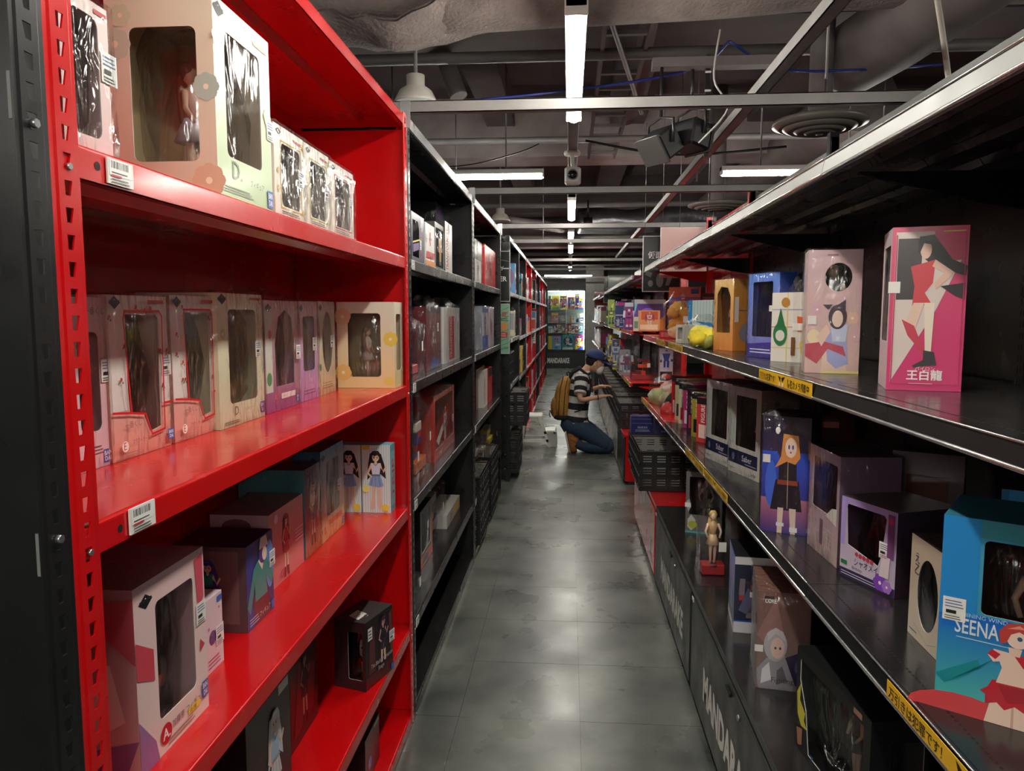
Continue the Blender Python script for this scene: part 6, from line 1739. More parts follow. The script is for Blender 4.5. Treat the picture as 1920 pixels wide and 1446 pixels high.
carton('figure_box', 'large sky-blue box with white lettering and a red-haired girl in a swimsuit', (.603, 1.222, z), -.60, .26, .17, .322, col=((60, 150, 170), (70, 160, 200)), sidec=(40, 110, 190), topc=(46, 110, 130), fwin=[('rr', .22, .53, .95, .90, .008)], inner=(96, 60, 50), fig=dict(h=.80, hair=(150, 80, 60), top=(190, 60, 70), skirt=(190, 70, 70)),
       front=[('g', 0, 0, 1, .52, (80, 190, 170), (20, 100, 200)), ('r', 0, .50, .20, 1, (40, 140, 210)), ('g', .20, .91, 1, 1, (60, 150, 160), (60, 140, 160)), ('r', .02, .44, .12, .50, (30, 110, 205)), ('e', .15, .0, .3, .10, (214, 70, 76)), ('e', .95, .0, .3, .12, (206, 60, 70)), ('p', [(.0, .18), (.22, .30), (.24, .26), (.3, .32), (.16, .20), (.05, .14)], (30, 140, 150)),
              ('t', 'SEENA', .09, .415, .025, (222, 232, 236), .060, .01), ('t', 'SHINING WIND', .11, .502, .0065, (180, 210, 226), .10), ('bars', .1, .39, .42, .402, 1, (190, 214, 226)),
              ('p', [(.31, .17), (.52, .17), (.56, .0), (.27, .0)], (240, 210, 190)), ('p', [(.405, .15), (.415, .15), (.42, .0), (.405, .0)], (206, 170, 150)),
              ('p', [(.30, .22), (.54, .23), (.56, .17), (.60, .11), (.52, .13), (.48, .085), (.42, .11), (.37, .08), (.33, .11), (.27, .09), (.27, .14), (.24, .15), (.28, .18)], (196, 36, 52)), ('p', [(.33, .20), (.50, .205), (.48, .14), (.38, .12)], (172, 24, 44)),
              ('p', [(.31, .365), (.50, .37), (.49, .30), (.51, .215), (.32, .21), (.345, .29)], (240, 208, 188)), ('p', [(.30, .375), (.27, .34), (.30, .31), (.42, .345), (.41, .37)], (240, 208, 188)), ('p', [(.29, .372), (.27, .345), (.31, .325), (.335, .355)], (200, 44, 60)),
              ('p', [(.40, .365), (.50, .375), (.52, .33), (.45, .31)], (204, 46, 60)), ('p', [(.37, .40), (.44, .40), (.43, .36), (.38, .36)], (236, 202, 182)), ('e', .415, .445, .055, .045, (242, 214, 196)), ('o', .425, .45, .0035, (60, 90, 130)), ('p', [(.33, .41), (.32, .47), (.36, .515), (.44, .53), (.52, .50), (.54, .42), (.50, .38), (.49, .46), (.42, .485), (.38, .465), (.36, .42)], (196, 70, 62)), ('p', [(.36, .49), (.42, .515), (.46, .50), (.42, .498)], (236, 150, 130))],
       tagp=(.02, .47), seed=86)
Rf('second sky-blue box close behind the large lettered one', z, .80, 1.42, 1.0, 1.30, .12, .32, col=(40, 110, 150), sidec=(40, 90, 140), topc=(60, 40, 36), front=[('r', .05, .9, .95, 1, (50, 140, 200))])

# deck of the base cabinets
z = .445
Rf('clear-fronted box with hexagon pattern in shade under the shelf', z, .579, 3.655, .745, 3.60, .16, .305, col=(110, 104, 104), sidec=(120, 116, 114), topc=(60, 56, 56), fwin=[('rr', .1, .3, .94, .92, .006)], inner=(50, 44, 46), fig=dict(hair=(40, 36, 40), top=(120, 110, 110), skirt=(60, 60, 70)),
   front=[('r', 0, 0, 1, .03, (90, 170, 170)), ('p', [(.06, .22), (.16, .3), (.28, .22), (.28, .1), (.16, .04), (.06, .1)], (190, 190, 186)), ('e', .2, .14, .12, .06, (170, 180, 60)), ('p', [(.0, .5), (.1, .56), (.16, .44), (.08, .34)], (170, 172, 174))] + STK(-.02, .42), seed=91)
baggie('bagged blond figurine on a red base standing on the cabinet deck', (.60, 3.07, z), .11, .11, .315, 92, [(214, 180, 100), (214, 176, 130), (220, 190, 150)], name='bagged_figurine', cat='figurine', card=(170, 40, 46))
Rf('dark blue and white box with a fighting scene on the cabinet deck', z, .562, 2.488, .705, 2.47, .20, .263, col=((30, 36, 60), (36, 40, 64)), sidec=((40, 50, 80), (30, 80, 180)), topc=(24, 24, 28), front=[('r', 0, 0, 1, .15, (206, 204, 206)), ('r', 0, .145, 1, .165, (40, 80, 180)), ('r', 0, .90, 1, 1, (206, 204, 206)), ('robot', .45, .2, .6, (60, 50, 60), (120, 110, 120), (170, 60, 60)), ('p', [(.5, .2), (.9, .2), (.8, .36), (.6, .3)], (206, 204, 210)), ('p', [(.1, .3), (.3, .6), (.5, .5), (.3, .25)], (90, 90, 120))] + STK(.35, .48),
   left=[('r', 0, .93, 1, 1, (30, 80, 190)), ('r', 0, 0, 1, .1, (200, 200, 206)), ('line', [(0, .28), (1, .14)], .002, (60, 90, 170)), ('p', [(.1, .3), (.5, .5), (.9, .3), (.6, .2)], (90, 110, 150))], seed=93, top=[('r', .15, .15, .9, .9, (14, 14, 18))])
Rf('brown box with a grey-haired armoured figure in a torn wrap on the deck', z, .543, 2.11, .685, 2.085, .215, .288, col=((130, 110, 106), (120, 84, 78)), sidec=((110, 110, 108), (120, 108, 104)), topc=(120, 84, 74), front=[('p', [(.0, .55), (.35, .95), (.5, .6), (.2, .45)], (150, 110, 104)), ('p', [(.05, .0), (.70, .0), (.78, .30), (.50, .36), (.20, .32), (.02, .2)], (150, 146, 152)), ('p', [(.1, .05), (.3, .1), (.25, .28), (.12, .2)], (220, 216, 220)), ('p', [(.4, .05), (.6, .1), (.5, .25), (.4, .2)], (100, 96, 104)), ('e', .36, .46, .22, .17, (176, 172, 176)), ('e', .40, .43, .13, .11, (222, 190, 176)), ('p', [(.22, .5), (.36, .58), (.55, .5), (.5, .6), (.36, .64), (.2, .58)], (196, 192, 196)), ('e', .36, .43, .02, .014, (70, 60, 70)), ('e', .45, .43, .02, .014, (70, 60, 70)), ('p', [(.55, .34), (1, .45), (1, .1), (.75, .06)], (46, 36, 66)), ('e', .85, .25, .12, .08, (90, 80, 110)), ('t', 'CORE', .14, .885, .013, (236, 230, 224), .03, .02), ('r', .12, .925, .34, .955, (50, 40, 44)), ('t', 'Fighting', .3, .06, .02, (70, 60, 66), .06)] + STK(-.03, .38), bag=.0, seed=94, amp=.004)
carton('figure_box', 'black-framed display box with a big clear side and yellow spiky print', (.572, 1.83, z), -math.pi / 2 + .12, .35, .125, .255, col=(16, 16, 18), sidec=(22, 24, 26), topc=(20, 20, 22), fwin=[('p', [(.22, .06), (.92, .06), (.92, .90), (.06, .90), (.06, .70), (.16, .45)])], rwin=[('rr', .35, .1, .9, .82, .006)], inner=(46, 48, 50), fig=dict(h=.75, hair=(120, 120, 120), top=(90, 90, 96), skirt=(60, 60, 66)),
       front=[('p', [(.02, .55), (.08, .68), (.07, .5), (.16, .42), (.14, .34), (.2, .28), (.10, .26), (.04, .34)], (206, 200, 60)), ('p', [(.03, .2), (.12, .24), (.12, .08), (.06, .04)], (170, 120, 90)), ('t', 'Z', .25, .02, .02, (60, 90, 170), .04), ('r', .8, .93, .9, .98, (150, 110, 100))], tagp=(.25, .38, 'r'), seed=95)
Rf('dark box with a mustard lid at the bottom right below the yellow strip', z, .78, 1.42, .92, 1.38, .2, .2, col=(46, 40, 30), topc=(150, 120, 40), front=[('r', .1, .1, .9, .8, (60, 50, 30)), ('bars', .2, .3, .8, .6, 3, (130, 120, 60))])
crate('large black folding crate on the red cabinet deck', .437, 4.50, .446, .42, .60, .245)
crate('farther black crate on the red cabinet deck', .45, 5.13, .446, .40, .36, .21)
Rf('navy box with white printed lines on the rim of the farther crate', .6575, Xs(5.32, .6, 1184), 5.38, Xs(5.32, .6, 1226), 5.38, .1, .125, col=(36, 40, 110), topc=(40, 60, 130), front=[('line', [(.05, .85), (.95, .85)], .002, (150, 160, 200)), ('line', [(.05, .6), (.95, .6)], .002, (150, 160, 200)), ('t', 'FIGURE BOX', .3, .3, .015, (220, 220, 236), .07), ('bars', .2, .12, .85, .25, 2, (200, 200, 220))], name='toy_box')
Rf('pale blue and violet picture box beside the navy box', .6575, Xs(5.32, .6, 1229), 5.38, Xs(5.32, .6, 1262), 5.38, .1, .12, col=(90, 90, 160), front=[('robot', .5, .1, .8, (60, 50, 130), (200, 200, 230), (120, 120, 180))], name='toy_box')

# ---------------- across the gap: gondola 2
z = ZR[0]
g2 = [(1189, 1247, 7.55, .34, (70, 40, 120), 'large purple and orange box with a swirl', [('g', 0, .0, 1, 1, (120, 80, 160), (90, 60, 150)), ('r', 0, .86, 1, 1, (190, 196, 206)), ('e', .42, .42, .3, .3, (150, 110, 200)), ('e', .44, .30, .2, .2, (80, 50, 140)), ('r', .12, .36, .3, .6, (60, 50, 50)), ('p', [(.7, .2), (1, .5), (1, 0), (.6, 0)], (222, 130, 30)), ('p', [(.0, .5), (.1, .86), (.0, .86)], (120, 200, 220))], .30),
      (1198, 1237, 7.15, .12, (216, 160, 110), 'orange and cream box before the purple one', [('r', .1, .55, .9, .95, (206, 90, 50)), ('robot', .5, .2, .7, (220, 200, 190), (120, 80, 120), (200, 90, 60)), ('r', .05, .05, .9, .3, (236, 214, 180))], .19),
      (1171, 1187, 7.6, .10, (110, 50, 120), 'tall violet and white picture box', [('r', 0, .85, 1, 1, (190, 200, 210)), ('robot', .5, .1, .7, (170, 60, 120), (220, 210, 230), (60, 40, 100))], .27),
      (1154, 1169, 8.4, .10, (60, 80, 140), 'blue and white box of small robots', [('r', 0, .55, 1, .6, (220, 220, 226)), ('robot', .3, .05, .4, (220, 220, 226), (60, 80, 170), (190, 190, 200)), ('robot', .7, .05, .4, (60, 80, 170), (220, 220, 226), (190, 190, 200))], .25),
      (1140, 1152, 9.2, .10, (150, 170, 90), 'lime and grey box nearest the far end', [('p', [(.1, .1), (.5, .2), (.9, .9), (.5, .8)], (210, 220, 80)), ('robot', .5, .1, .6, (90, 110, 90), (60, 60, 60), (210, 220, 90))], .33),
      (1188, 1197, 7.0, .05, (206, 206, 180), 'small cream box at the red corner', [('r', .1, .2, .9, .7, (120, 140, 120))], .13)]
for a, b, y, d, c, lab, ops, h in g2:
    Rf(lab + ', upper shelf across the gap', z, Xs(y, z, a), y, min(Xs(y, z, b), 1.02), y, d, h, col=c, front=ops, name='toy_box', simple=False)
z = ZR[1]
g3 = [(1161, 1181, 7.9, .12, (150, 150, 160), 'silver box of small robots', [('robot', .3, .1, .7, (190, 190, 200), (110, 120, 140), (60, 70, 110)), ('robot', .7, .1, .8, (90, 100, 130), (200, 200, 210), (150, 60, 60))], .26),
      (1236, 1261, 7.15, .10, (206, 206, 214), 'white and blue robot box with a red car picture', [('robot', .5, .35, .6, (50, 60, 150), (190, 190, 206), (60, 70, 140)), ('r', .05, .02, .95, .30, (40, 34, 36)), ('p', [(.15, .1), (.8, .08), (.85, .2), (.3, .24)], (200, 60, 50))], .315),
      (1148, 1160, 9.0, .10, (70, 80, 120), 'tall silver and blue box', [('robot', .5, .1, .8, (180, 190, 206), (60, 70, 120), (100, 110, 150))], .33),
      (1141, 1148, 10.2, .10, (200, 180, 70), 'narrow yellow box', [('robot', .5, .1, .8, (230, 210, 110), (80, 80, 60), (200, 160, 60))], .28)]
for a, b, y, d, c, lab, ops, h in g3:
    Rf(lab + ', lower shelf across the gap', z, Xs(y, z, a), y, min(Xs(y, z, b), 1.02), y, d, h, col=c, front=ops, name='toy_box')
baggie('orange toy in a tall pointed clear bag on the red shelf across the gap', ((Xs(7.3, z, 1206)), 7.35, z), .24, .22, .36, 101, [(220, 80, 40), (206, 60, 40), (120, 40, 40), (60, 40, 40)], fig=False, card=(150, 50, 50))
baggie('yellow and grey toy in a clear bag beyond the silver robot box', (Xs(8.6, z, 1155), 8.6, z), .12, .15, .16, 102, [(210, 200, 70), (170, 170, 170)], fig=False)
rg = random.Random(21)
HN = ['first', 'second', 'third', 'fourth']
for bi in (1, 2, 3):
    for si, z in enumerate(ZR):
        y = YH[bi] + (.95 if bi == 1 else .1)
        k = 0
        while y < YH[bi + 1] - .2:
            w = rg.uniform(.12, .22)
            base = rg.choice(GEN)
            toy('%s toy box, %s from near end, %s shelf, %s bay beyond the gap' % (base, ORD[k], ('upper', 'lower')[si], HN[bi]), (.60 + rg.uniform(0, .05), y + w, z), -math.pi / 2, w, .14, rg.uniform(.2, .33), base, rg, detail=False)
            y += w + rg.uniform(.02, .06)
            k += 1
for si, z in enumerate(ZR):
    y = 14.25
    k = 0
    while y < 18.2 and k < 8:
        w = rg.uniform(.3, .5)
        base = rg.choice(['orange', 'cream', 'brown', 'silver', 'red', 'white'])
        toy('%s toy box, %s from near end, %s shelf, farthest gondola' % (base, ORD[k], ('upper', 'lower')[si]), (.6, y + w, z), -math.pi / 2, w, .2, rg.uniform(.2, .36), base, rg, detail=False)
        y += w + .04
        k += 1
# stacked crates the person is searching
for i in range(9):
    y = 7.52 + i * .47
    crate('black crate on the pale cabinets, %s from the near end of the row' % (['first', 'second', 'third', 'fourth', 'fifth', 'sixth', 'seventh', 'eighth', 'ninth'][i]), .48, y, .446, .38, .42, .25)
crate('black crate on the red deck nearest to the kneeling person', .475, 6.98, .446, .40, .50, .24)
fill_crate(.475, 6.98, .446, .40, .50, .24, 'by the kneeling person', ['navy', 'black', 'grey', 'mauve'], 4, 5)
# white box glimpsed through the gap behind the red panels

# ================================================================== glass showcase at the end of the aisle
SX0, SX1, SY, SD = -.62, .46, 21.0, .45
r = thing('glass_showcase', 'tall lit glass showcase full of toys closing the end of the aisle', 'display case', (SX0, SY, 0))
W = SX1 - SX0
mb = MB(); mb.box((0, 0, 0), (W, SD, .44), m='charcoal_paint', bev=.004); mb.box((-.01, -.01, .44), (W + .01, SD, .50), m='black_paint'); b_ = mb.build('base', r)
mb = MB(); vs, fs, asp = text_geo('MANDARAKE', .045)
mb.mesh([(.02 + x * .62 / asp, -.0012, .13 + q * .15) for x, q in vs], fs, (236, 236, 230), 'matte'); mb.build('lettering', b_)
mb = MB()
for x in (0, W - .025): mb.box((x, 0, .5), (x + .025, .025, 2.18), m='black_paint')
mb.box((0, 0, 2.15), (W, SD, 2.20), m='black_paint'); mb.box((0, SD - .01, .5), (W, SD, 2.15), (200, 206, 204), 'matte')
mb.box((W * .5 - .004, .0, .5), (W * .5 + .004, .012, 2.15), m='chrome')
mb.build('frame', r)
mb = MB(); mb.face([(.025, .01, .5), (W - .025, .01, .5), (W - .025, .01, 2.15), (.025, .01, 2.15)], m='glass'); mb.build('glass_door', r)
for q in (.97, 1.25, 1.62):
    mb = MB(); mb.box((.02, .03, q), (W - .02, SD - .02, q + .008), (190, 220, 210), 'gloss'); mb.build('shelf', r)
mb = MB(); mb.box((.04, .05, 2.13), (W - .04, .08, 2.148), m='case_light'); mb.box((W - .045, .04, .52), (W - .032, .06, 2.1), m='case_light'); mb.build('light_strip', r)
rg = random.Random(5)
rows = [(.505, 'bottom', [(.02, .36, .38, 'skyblue'), (.42, .3, .42, 'teal'), (.78, .22, .42, 'blue')]),
        (.98, 'third', [(.02, .12, .22, 'white'), (.15, .1, .24, 'red'), (.26, .1, .24, 'cream'), (.37, .09, .24, 'red'), (.47, .09, .24, 'orange'), (.57, .09, .24, 'red'), (.67, .08, .22, 'white'), (.76, .09, .24, 'red'), (.86, .12, .2, 'blue')]),
        (1.26, 'second', [(.1, .2, .28, 'pink'), (.34, .16, .22, 'mauve'), (.62, .16, .2, 'white'), (.80, .2, .26, 'silver')]),
        (1.63, 'top', [(.02, .07, .38, 'green'), (.12, .2, .38, 'yellow'), (.34, .2, .38, 'yellow'), (.56, .2, .34, 'red'), (.77, .1, .42, 'blue'), (.88, .12, .3, 'orange')])]
for q, nm, its in rows:
    for i, (x, w, h, c) in enumerate(its):
        toy('%s toy box, %s from the left on the %s shelf inside the glass showcase' % (c, ORD[min(i, 7)] if i < 8 else 'last', nm), (SX0 + .02 + x, SY + .08, q + .004), 0, w, .12, h, c, rg, detail=False)

# ================================================================== white step stool
r = thing('step_stool', 'white plastic two-step stool standing in the aisle behind the person', 'stool', (-.325, 8.55, 0))
mb = MB()
c = (228, 228, 220)
mb.box((-.185, -.14, .335), (.03, .14, .365), c, 'plastic', bev=.008)
mb.build('upper_step', r)
mb = MB(); mb.box((.035, -.14, .165), (.185, .14, .195), c, 'plastic', bev=.008); mb.build('lower_step', r)
for y in (-.145, .115):
    mb = MB()
    def bar(p, q, w=.028):
        (x0, z0), (x1, z1) = p, q
        dx, dz = x1 - x0, z1 - z0
        ln = math.hypot(dx, dz); nx, nz = -dz / ln * w / 2, dx / ln * w / 2
        pts = [(x0 + nx, z0 + nz), (x1 + nx, z1 + nz), (x1 - nx, z1 - nz), (x0 - nx, z0 - nz)]
        vs = [(a, y, b) for a, b in pts] + [(a, y + .03, b) for a, b in pts]
        mb.mesh(vs, [(0, 1, 2, 3), (7, 6, 5, 4), (0, 4, 5, 1), (1, 5, 6, 2), (2, 6, 7, 3), (3, 7, 4, 0)], c, 'plastic')
    bar((-.215, 0.0), (-.165, .345)); bar((.0, .345), (.12, 0.0), .034); bar((-.20, .075), (.10, .075), .03)
    bar((.175, .18), (.185, 0), .03); bar((.05, .17), (.18, .17), .03)
    mb.build('side_frame', r)
mb = MB(); mb.box((.09, -.135, .0), (.19, .135, .17), c, 'plastic', bev=.006); mb.build('riser', r)

# ================================================================== kneeling person
PX, PY = 0.0, 8.2
P = thing('person', 'person kneeling in the aisle in a blue cap, striped T-shirt and jeans, reaching into crates', 'person', (PX, PY, 0))
def ell(c, a, b, rx, ry, n=20, p=1.0):
    c, a, b = Vector(c), Vector(a).normalized(), Vector(b).normalized()
    out = []
    for k in range(n):
        t = 2 * math.pi * k / n
        ca, sa = math.cos(t), math.sin(t)
        if p != 1.0:
            ca, sa = math.copysign(abs(ca) ** p, ca), math.copysign(abs(sa) ** p, sa)
        out.append(c + a * ca * rx + b * sa * ry)
    return out
def limb(mb, pts, radii, col, m='skin', n=12, sub=4, flat=1.0):
    """smooth tapered tube through joints"""
    P_ = [Vector(p) for p in pts]
    out, rr = [], []
    for i in range(len(P_) - 1):
        a, b = P_[i], P_[i + 1]
        t0 = (P_[i + 1] - P_[max(i - 1, 0)]) * .5
        t1 = (P_[min(i + 2, len(P_) - 1)] - P_[i]) * .5
        for k in range(sub):
            t = k / sub
            out.append(a * (2 * t**3 - 3 * t**2 + 1) + t0 * (t**3 - 2 * t**2 + t) + b * (-2 * t**3 + 3 * t**2) + t1 * (t**3 - t**2))
            rr.append(radii[i] * (1 - t) + radii[i + 1] * t)
    out.append(P_[-1]); rr.append(radii[-1])
    mb.tube(out, 0, col, m, n, radii=rr)
# body: one skinned surface under the clothes
vsk = {}
J = [('pelvis', (.06, 0, .36), .12), ('belly', (.10, 0, .52), .105), ('chest', (.13, 0, .72), .12), ('neckb', (.165, 0, .87), .055), ('neck', (.215, 0, .93), .048), ('head', (.275, 0, .99), .07),
     ('shR', (.14, -.155, .83), .052), ('elR', (.118, -.225, .592), .036), ('wrR', (.33, -.16, .625), .024), ('paR', (.39, -.15, .638), .026),
     ('shL', (.15, .155, .83), .052), ('elL', (.17, .24, .62), .038), ('wrL', (.33, .17, .70), .024), ('paL', (.39, .16, .712), .026),
     ('hiR', (.08, -.09, .33), .09), ('knR', (.42, -.12, .075), .062), ('anR', (.07, -.11, .12), .042), ('toR', (.06, -.11, .05), .035),
     ('hiL', (.08, .09, .33), .09), ('knL', (.43, .12, .078), .062), ('anL', (.07, .11, .12), .042), ('toL', (.06, .11, .05), .035)]
E = [('pelvis', 'belly'), ('belly', 'chest'), ('chest', 'neckb'), ('neckb', 'neck'), ('neck', 'head'), ('chest', 'shR'), ('shR', 'elR'), ('elR', 'wrR'), ('wrR', 'paR'), ('chest', 'shL'), ('shL', 'elL'), ('elL', 'wrL'), ('wrL', 'paL'),
     ('pelvis', 'hiR'), ('hiR', 'knR'), ('knR', 'anR'), ('anR', 'toR'), ('pelvis', 'hiL'), ('hiL', 'knL'), ('knL', 'anL'), ('anL', 'toL')]
ids = {k: i for i, (k, _, _) in enumerate(J)}
# fingers grow out of the palms on the same skeleton
verts = [p for _, p, _ in J]
rads = [q for _, _, q in J]
edges = [(ids[a], ids[b]) for a, b in E]
for side, sgn, drop in (('paR', -1, -.004), ('paL', 1, -.006)):
    bx, by, bz = J[ids[side]][1]
    for f in range(4):
        off = (f - 1.5) * .017
        ln = (.062, .074, .070, .056)[f]
        i0 = len(verts)
        pts = [(bx + .022, by + off, bz + .002), (bx + .022 + ln * .5, by + off * 1.25, bz + .006), (bx + .022 + ln * .95, by + off * 1.4, bz - .008 + drop)]
        verts += pts; rads += [.0085, .0075, .0062]
        edges += [(ids[side], i0), (i0, i0 + 1), (i0 + 1, i0 + 2)]
    i0 = len(verts)
    verts += [(bx - .005, by - sgn * .028, bz - .004), (bx + .026, by - sgn * .044, bz - .012)]
    rads += [.0095, .0075]
    edges += [(ids[side], i0), (i0, i0 + 1)]
me = bpy.data.meshes.new('body')
me.from_pydata(verts, edges, [])
body = bpy.data.objects.new('body', me)
COL.objects.link(body)
body.parent = P
me.materials.append(MATS['skin'])
md = body.modifiers.new('skin', 'SKIN')
for i, rr in enumerate(rads):
    me.skin_vertices[0].data[i].radius = (rr, rr)
    me.skin_vertices[0].data[i].use_root = (i == 0)
md.use_smooth_shade = True
ms = body.modifiers.new('sub', 'SUBSURF'); ms.levels = 1; ms.render_levels = 1
mskin = mat('person_skin', (206, 158, 128), 0.5, spec=0.35, cn=0.05)
me.materials[0] = mskin
# head detail
hd = MB()
HM = Matrix.Rotation(.42, 4, 'Y')
hc = Vector((.295, 0, .985))
hd.blob(hc, (.092, .076, .112), SKIN, 'person_skin', M=HM, nu=18, nv=12)
hd.blob(hc + HM @ Vector((.088, 0, -.012)), (.02, .014, .022), SKIN, 'person_skin')
for s_ in (-1, 1):
    hd.blob(hc + HM @ Vector((-.002, s_ * .077, -.010)), (.018, .010, .030), SKIN, 'person_skin', M=HM)
    hd.blob(hc + HM @ Vector((.078, s_ * .030, .012)), (.010, .014, .008), (240, 240, 236), 'gloss')
    hd.blob(hc + HM @ Vector((.086, s_ * .030, .011)), (.004, .006, .006), (30, 20, 20), 'gloss')
    hd.box((hc + HM @ Vector((.076, s_ * .018, .028))), (hc + HM @ Vector((.086, s_ * .045, .034))), (30, 24, 24), 'matte')
hd.build('head', P)
mb = MB()
mb.blob(hc + HM @ Vector((-.028, 0, .014)), (.086, .081, .100), (24, 20, 20), 'cloth', 3, .12, 5, M=HM, nu=18, nv=12)
mb.build('hair', P)
mb = MB()
mb.blob(hc + HM @ Vector((.072, 0, -.052)), (.048, .062, .056), (214, 206, 198), 'cloth', 2, .06, 3, M=HM, nu=18, nv=12, power=.9)
for s_ in (-1, 1):
    mb.tube([hc + HM @ Vector((.05, s_ * .062, -.03)), hc + HM @ Vector((.02, s_ * .078, .0)), hc + HM @ Vector((-.012, s_ * .084, .012))], .0022, (226, 222, 216), 'cloth', 6)
    mb.tube([hc + HM @ Vector((.05, s_ * .060, -.075)), hc + HM @ Vector((.02, s_ * .076, -.05)), hc + HM @ Vector((-.014, s_ * .084, -.02))], .0022, (226, 222, 216), 'cloth', 6)
mb.build('face_mask', P)
# cap
mb = MB()
CM = Matrix.Rotation(.30, 4, 'Y')
cc = hc + Vector((-.004, 0, .045))
navy = (44, 62, 104)
rings = []
for i in range(8):
    t = i / 7 * math.pi / 2
    rr, zz = math.cos(t) ** .8 if i < 7 else .02, math.sin(t)
    rings.append([cc + CM @ Vector((math.cos(a) * .112 * rr, math.sin(a) * .094 * rr, zz * .100)) for a in [2 * math.pi * k / 24 for k in range(24)]])
mb.loft(rings, navy, 'cloth')
mb.blob(cc + CM @ Vector((0, 0, .1)), (.008, .008, .005), navy, 'cloth')
cap = mb.build('cap', P)
mb = MB()
top_, bot_ = [], []
for i in range(9):
    a = -1.05 + 2.1 * i / 8
    for lst, dz in ((top_, .004), (bot_, -.002)):
        lst.append((cc + CM @ Vector((math.cos(a) * .100, math.sin(a) * .088, dz)), cc + CM @ Vector((.10 + .085 * math.cos(a * .95) ** .6, math.sin(a) * .080, dz - .012 - .014 * abs(math.sin(a))))))
for i in range(8):
    for lst in (top_, bot_):
        mb.face([lst[i][0], lst[i + 1][0], lst[i + 1][1], lst[i][1]], navy, 'cloth', True)
    mb.face([top_[i][1], top_[i + 1][1], bot_[i + 1][1], bot_[i][1]], navy, 'cloth')
mb.build('visor', cap)
mb = MB(); e_ = [cc + CM @ Vector((math.cos(a) * .1135, math.sin(a) * .0955, z_)) for a, z_ in ((-.62, .022), (-.40, .020), (-.34, .040), (-.5, .052), (-.66, .046))]
mb.face(e_, (170, 178, 190), 'cloth'); mb.build('emblem', cap)

# striped T-shirt: torso rings along the spine
BLK, WHT = (26, 26, 30), (196, 194, 188)
spine = [((.082, 0, .300), .140, .172), ((.086, 0, .34), .142, .174), ((.09, 0, .42), .126, .162), ((.10, 0, .50), .122, .160), ((.11, 0, .58), .122, .165), ((.12, 0, .66), .124, .172), ((.13, 0, .74), .122, .180), ((.14, 0, .80), .112, .182), ((.15, 0, .845), .092, .160), ((.165, 0, .875), .070, .105), ((.180, 0, .893), .060, .072)]
def interp(path, n):
    out = []
    for i in range(n + 1):
        t = i / n * (len(path) - 1)
        k = min(int(t), len(path) - 2); f = t - k
        (a, ra, rb), (b, sa, sb) = path[k], path[k + 1]
        out.append((Vector(a).lerp(Vector(b), f), ra * (1 - f) + sa * f, rb * (1 - f) + sb * f))
    return out
sp = interp(spine, 44)
rings = []
for i, (c_, ra, rb) in enumerate(sp):
    ax = Vector((1, 0, -.16 + .25 * i / 44))
    ring = ell(c_, ax, (0, 1, 0), ra, rb, 28, .88)
    ring = [p + (p - c_).normalized() * .006 * noise.noise(p * 13) for p in ring]
    rings.append(ring)
mb = MB()
def stripe(k, j):
    return WHT if (k // 4) % 2 == 0 else BLK
mb.loft(rings, stripe, 'cloth')
mb.build('t_shirt', P)
for s_, sh, el in ((-1, J[ids['shR']][1], J[ids['elR']][1]), (1, J[ids['shL']][1], J[ids['elL']][1])):
    mb = MB()
    a, b = Vector(sh) + Vector((0, -s_ * .05, .012)), Vector(sh).lerp(Vector(el), .72)
    n = 16
    R_ = []
    d = (b - a).normalized(); u = d.cross(Vector((0, 1, 0))).normalized(); w2 = d.cross(u)
    for i in range(n + 1):
        f = i / n
        R_.append(ell(a.lerp(b, f), u, w2, .078 - .012 * f, .074 - .010 * f, 16))
    mb.loft(R_, lambda k, j: WHT if ((k + 2) // 4) % 2 == 0 or k >= n - 1 else BLK, 'cloth')
    mb.build('sleeve', P)
# jeans
JN = (44, 62, 84)
mb = MB()
R_ = [ell(c_, (1, 0, q), (0, 1, 0), ra, rb, 22, .9) for c_, ra, rb, q in (((.07, 0, .375), .124, .160, -.1), ((.06, 0, .33), .138, .172, -.1), ((.05, 0, .27), .140, .172, -.1), ((.06, 0, .22), .11, .15, 0), ((.07, 0, .20), .05, .10, 0))]
mb.loft(R_, JN, 'cloth')
for s_ in (-1, 1):
    limb(mb, [(.06, s_ * .085, .30), (.20, s_ * .10, .235), (.34, s_ * .115, .14), (.425, s_ * .12, .082)], [.105, .100, .084, .070], JN, 'cloth', 16, 6)
    mb.blob((.435, s_ * .12, .078), (.066, .068, .072), JN, 'cloth', 1, .05)
    limb(mb, [(.43, s_ * .12, .070), (.30, s_ * .115, .072), (.17, s_ * .11, .082), (.085, s_ * .11, .115)], [.062, .068, .062, .054], JN, 'cloth', 16, 6)
mb.build('jeans', P)
mb = MB()
R_ = [ell((.072, 0, z_), (1, 0, -.1), (0, 1, 0), .131, .167, 22, .9) for z_ in (.352, .378)]
mb.loft(R_, (26, 22, 22), 'cloth', cap=False); mb.build('belt', P)
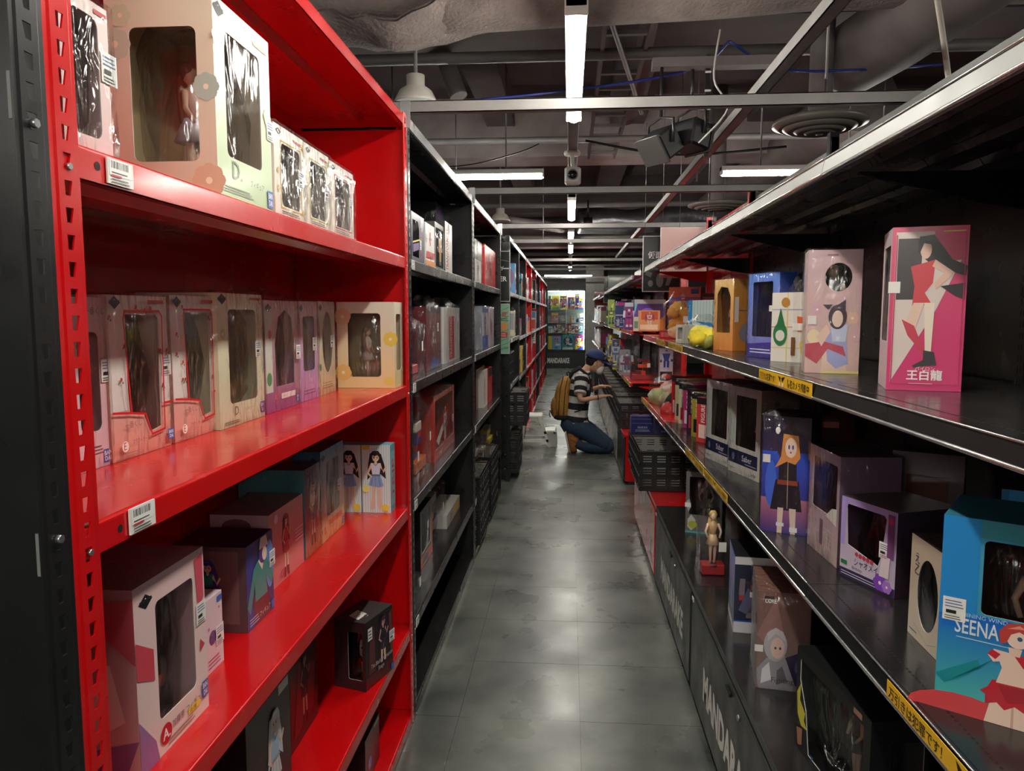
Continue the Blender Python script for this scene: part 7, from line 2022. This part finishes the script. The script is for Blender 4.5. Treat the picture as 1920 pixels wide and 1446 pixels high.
# shoes, toes on the floor and soles facing back
for s_ in (-1, 1):
    y = s_ * .11
    mb = MB()
    R_ = []
    for f, xx, zz, a, b in ((0, .045, .012, .030, .036), (.15, .035, .04, .040, .044), (.4, .026, .095, .043, .044), (.65, .014, .155, .044, .040), (.85, .006, .205, .044, .036), (1, .002, .235, .030, .028)):
        R_.append(ell((xx + .025, y, zz), (1, 0, .25), (0, 1, 0), a, b, 16, .85))
    mb.loft(R_, (150, 92, 46), 'cloth')
    limb(mb, [(.03, y, .17), (.075, y, .14), (.10, y, .13)], [.045, .047, .045], (150, 92, 46), 'cloth', 14)
    sh_ = mb.build('shoe', P)
    mb = MB()
    R_ = []
    for xx, zz, b in ((.028, .004, .036), (.006, .05, .045), (-.004, .10, .042), (-.016, .16, .036), (-.026, .21, .037), (-.030, .240, .028)):
        R_.append(ell((xx, y, zz), (1, 0, .25), (0, 1, 0), .011, b, 14, .7))
    mb.loft(R_, (206, 200, 186), 'plastic')
    mb.build('sole', sh_)
# wristwatch, lanyard
mb = MB(); mb.tube(ell(Vector(J[ids['wrR']][1]) + Vector((-.012, 0, 0)), (0, 1, 0), (-.1, 0, 1), .030, .030, 14) + [ell(Vector(J[ids['wrR']][1]) + Vector((-.012, 0, 0)), (0, 1, 0), (-.1, 0, 1), .030, .030, 14)[0]], .006, (30, 26, 26), 'plastic', 6)
mb.build('wristband', P)
mb = MB()
mb.tube([(.15, -.07, .885), (.225, -.075, .84), (.262, -.04, .74), (.262, 0, .66)], .0045, (170, 30, 40), 'cloth', 6)
mb.tube([(.15, .07, .885), (.225, .075, .84), (.262, .04, .74), (.262, 0, .66)], .0045, (170, 30, 40), 'cloth', 6)
mb.build('lanyard', P)

# backpack
B = thing('backpack', 'mustard-brown backpack worn on the back of the kneeling person', 'backpack', (-.08, PY, .36))
mb = MB()
cb = (164, 116, 52)
R_ = []
for zz, xx, a, b in ((.02, .03, .055, .11), (.05, .02, .080, .135), (.14, .005, .088, .145), (.26, .01, .086, .145), (.36, .025, .080, .140), (.43, .045, .066, .125), (.47, .065, .040, .09), (.48, .07, .015, .04)):
    R_.append(ell((xx, 0, zz), (1, 0, .12), (0, 1, 0), a, b, 22, .72))
mb.loft(R_, cb, 'cloth'); mb.build('main_bag', B)
mb = MB()
R_ = []
for zz, xx, a, b in ((.03, -.06, .03, .09), (.06, -.068, .042, .112), (.16, -.072, .045, .115), (.23, -.062, .036, .11), (.25, -.05, .012, .09)):
    R_.append(ell((xx, 0, zz), (1, 0, .1), (0, 1, 0), a, b, 18, .75))
mb.loft(R_, (146, 100, 42), 'cloth'); mb.build('front_pocket', B)
mb = MB()
R_ = [ell((.01, 0, zz), (1, 0, 0), (0, 1, 0), a, b, 20, .75) for zz, a, b in ((.0, .07, .11), (.012, .092, .140), (.05, .096, .146), (.055, .090, .14))]
mb.loft(R_, (30, 28, 28), 'cloth'); mb.build('base_panel', B)
mb = MB()
for xx in (-.02, .035):
    mb.tube([(xx - .005, -.150, .06), (xx, -.153, .2), (xx + .01, -.148, .34), (xx + .03, -.128, .44), (xx + .045, -.06, .485), (xx + .045, .06, .485), (xx + .03, .128, .44)], .0042, (28, 22, 20), 'plastic', 6)
mb.build('zip', B)
mb = MB(); mb.tube([(.07, -.02, .47), (.06, -.02, .51), (.075, .0, .525), (.09, .02, .51), (.09, .02, .47)], .008, (28, 26, 26), 'cloth', 8); mb.build('top_handle', B)
for s_ in (-1, 1):
    mb = MB()
    pts = [(.085, s_ * .075, .45), (.13, s_ * .085, .525), (.20, s_ * .105, .565), (.285, s_ * .11, .50), (.322, s_ * .115, .38), (.30, s_ * .135, .24), (.21, s_ * .185, .12), (.09, s_ * .125, .08)]
    mb.tube(pts, .012, (26, 26, 28), 'cloth', 8, radii=[.016, .018, .018, .016, .014, .008, .007, .008])
    mb.build('shoulder_strap', B)
mb = MB(); mb.tube([(-.10, -.02, .05), (-.125, -.03, .10), (-.13, -.03, .06), (-.12, -.02, .02)], .006, (26, 24, 24), 'cloth', 6); mb.build('side_loop', B)
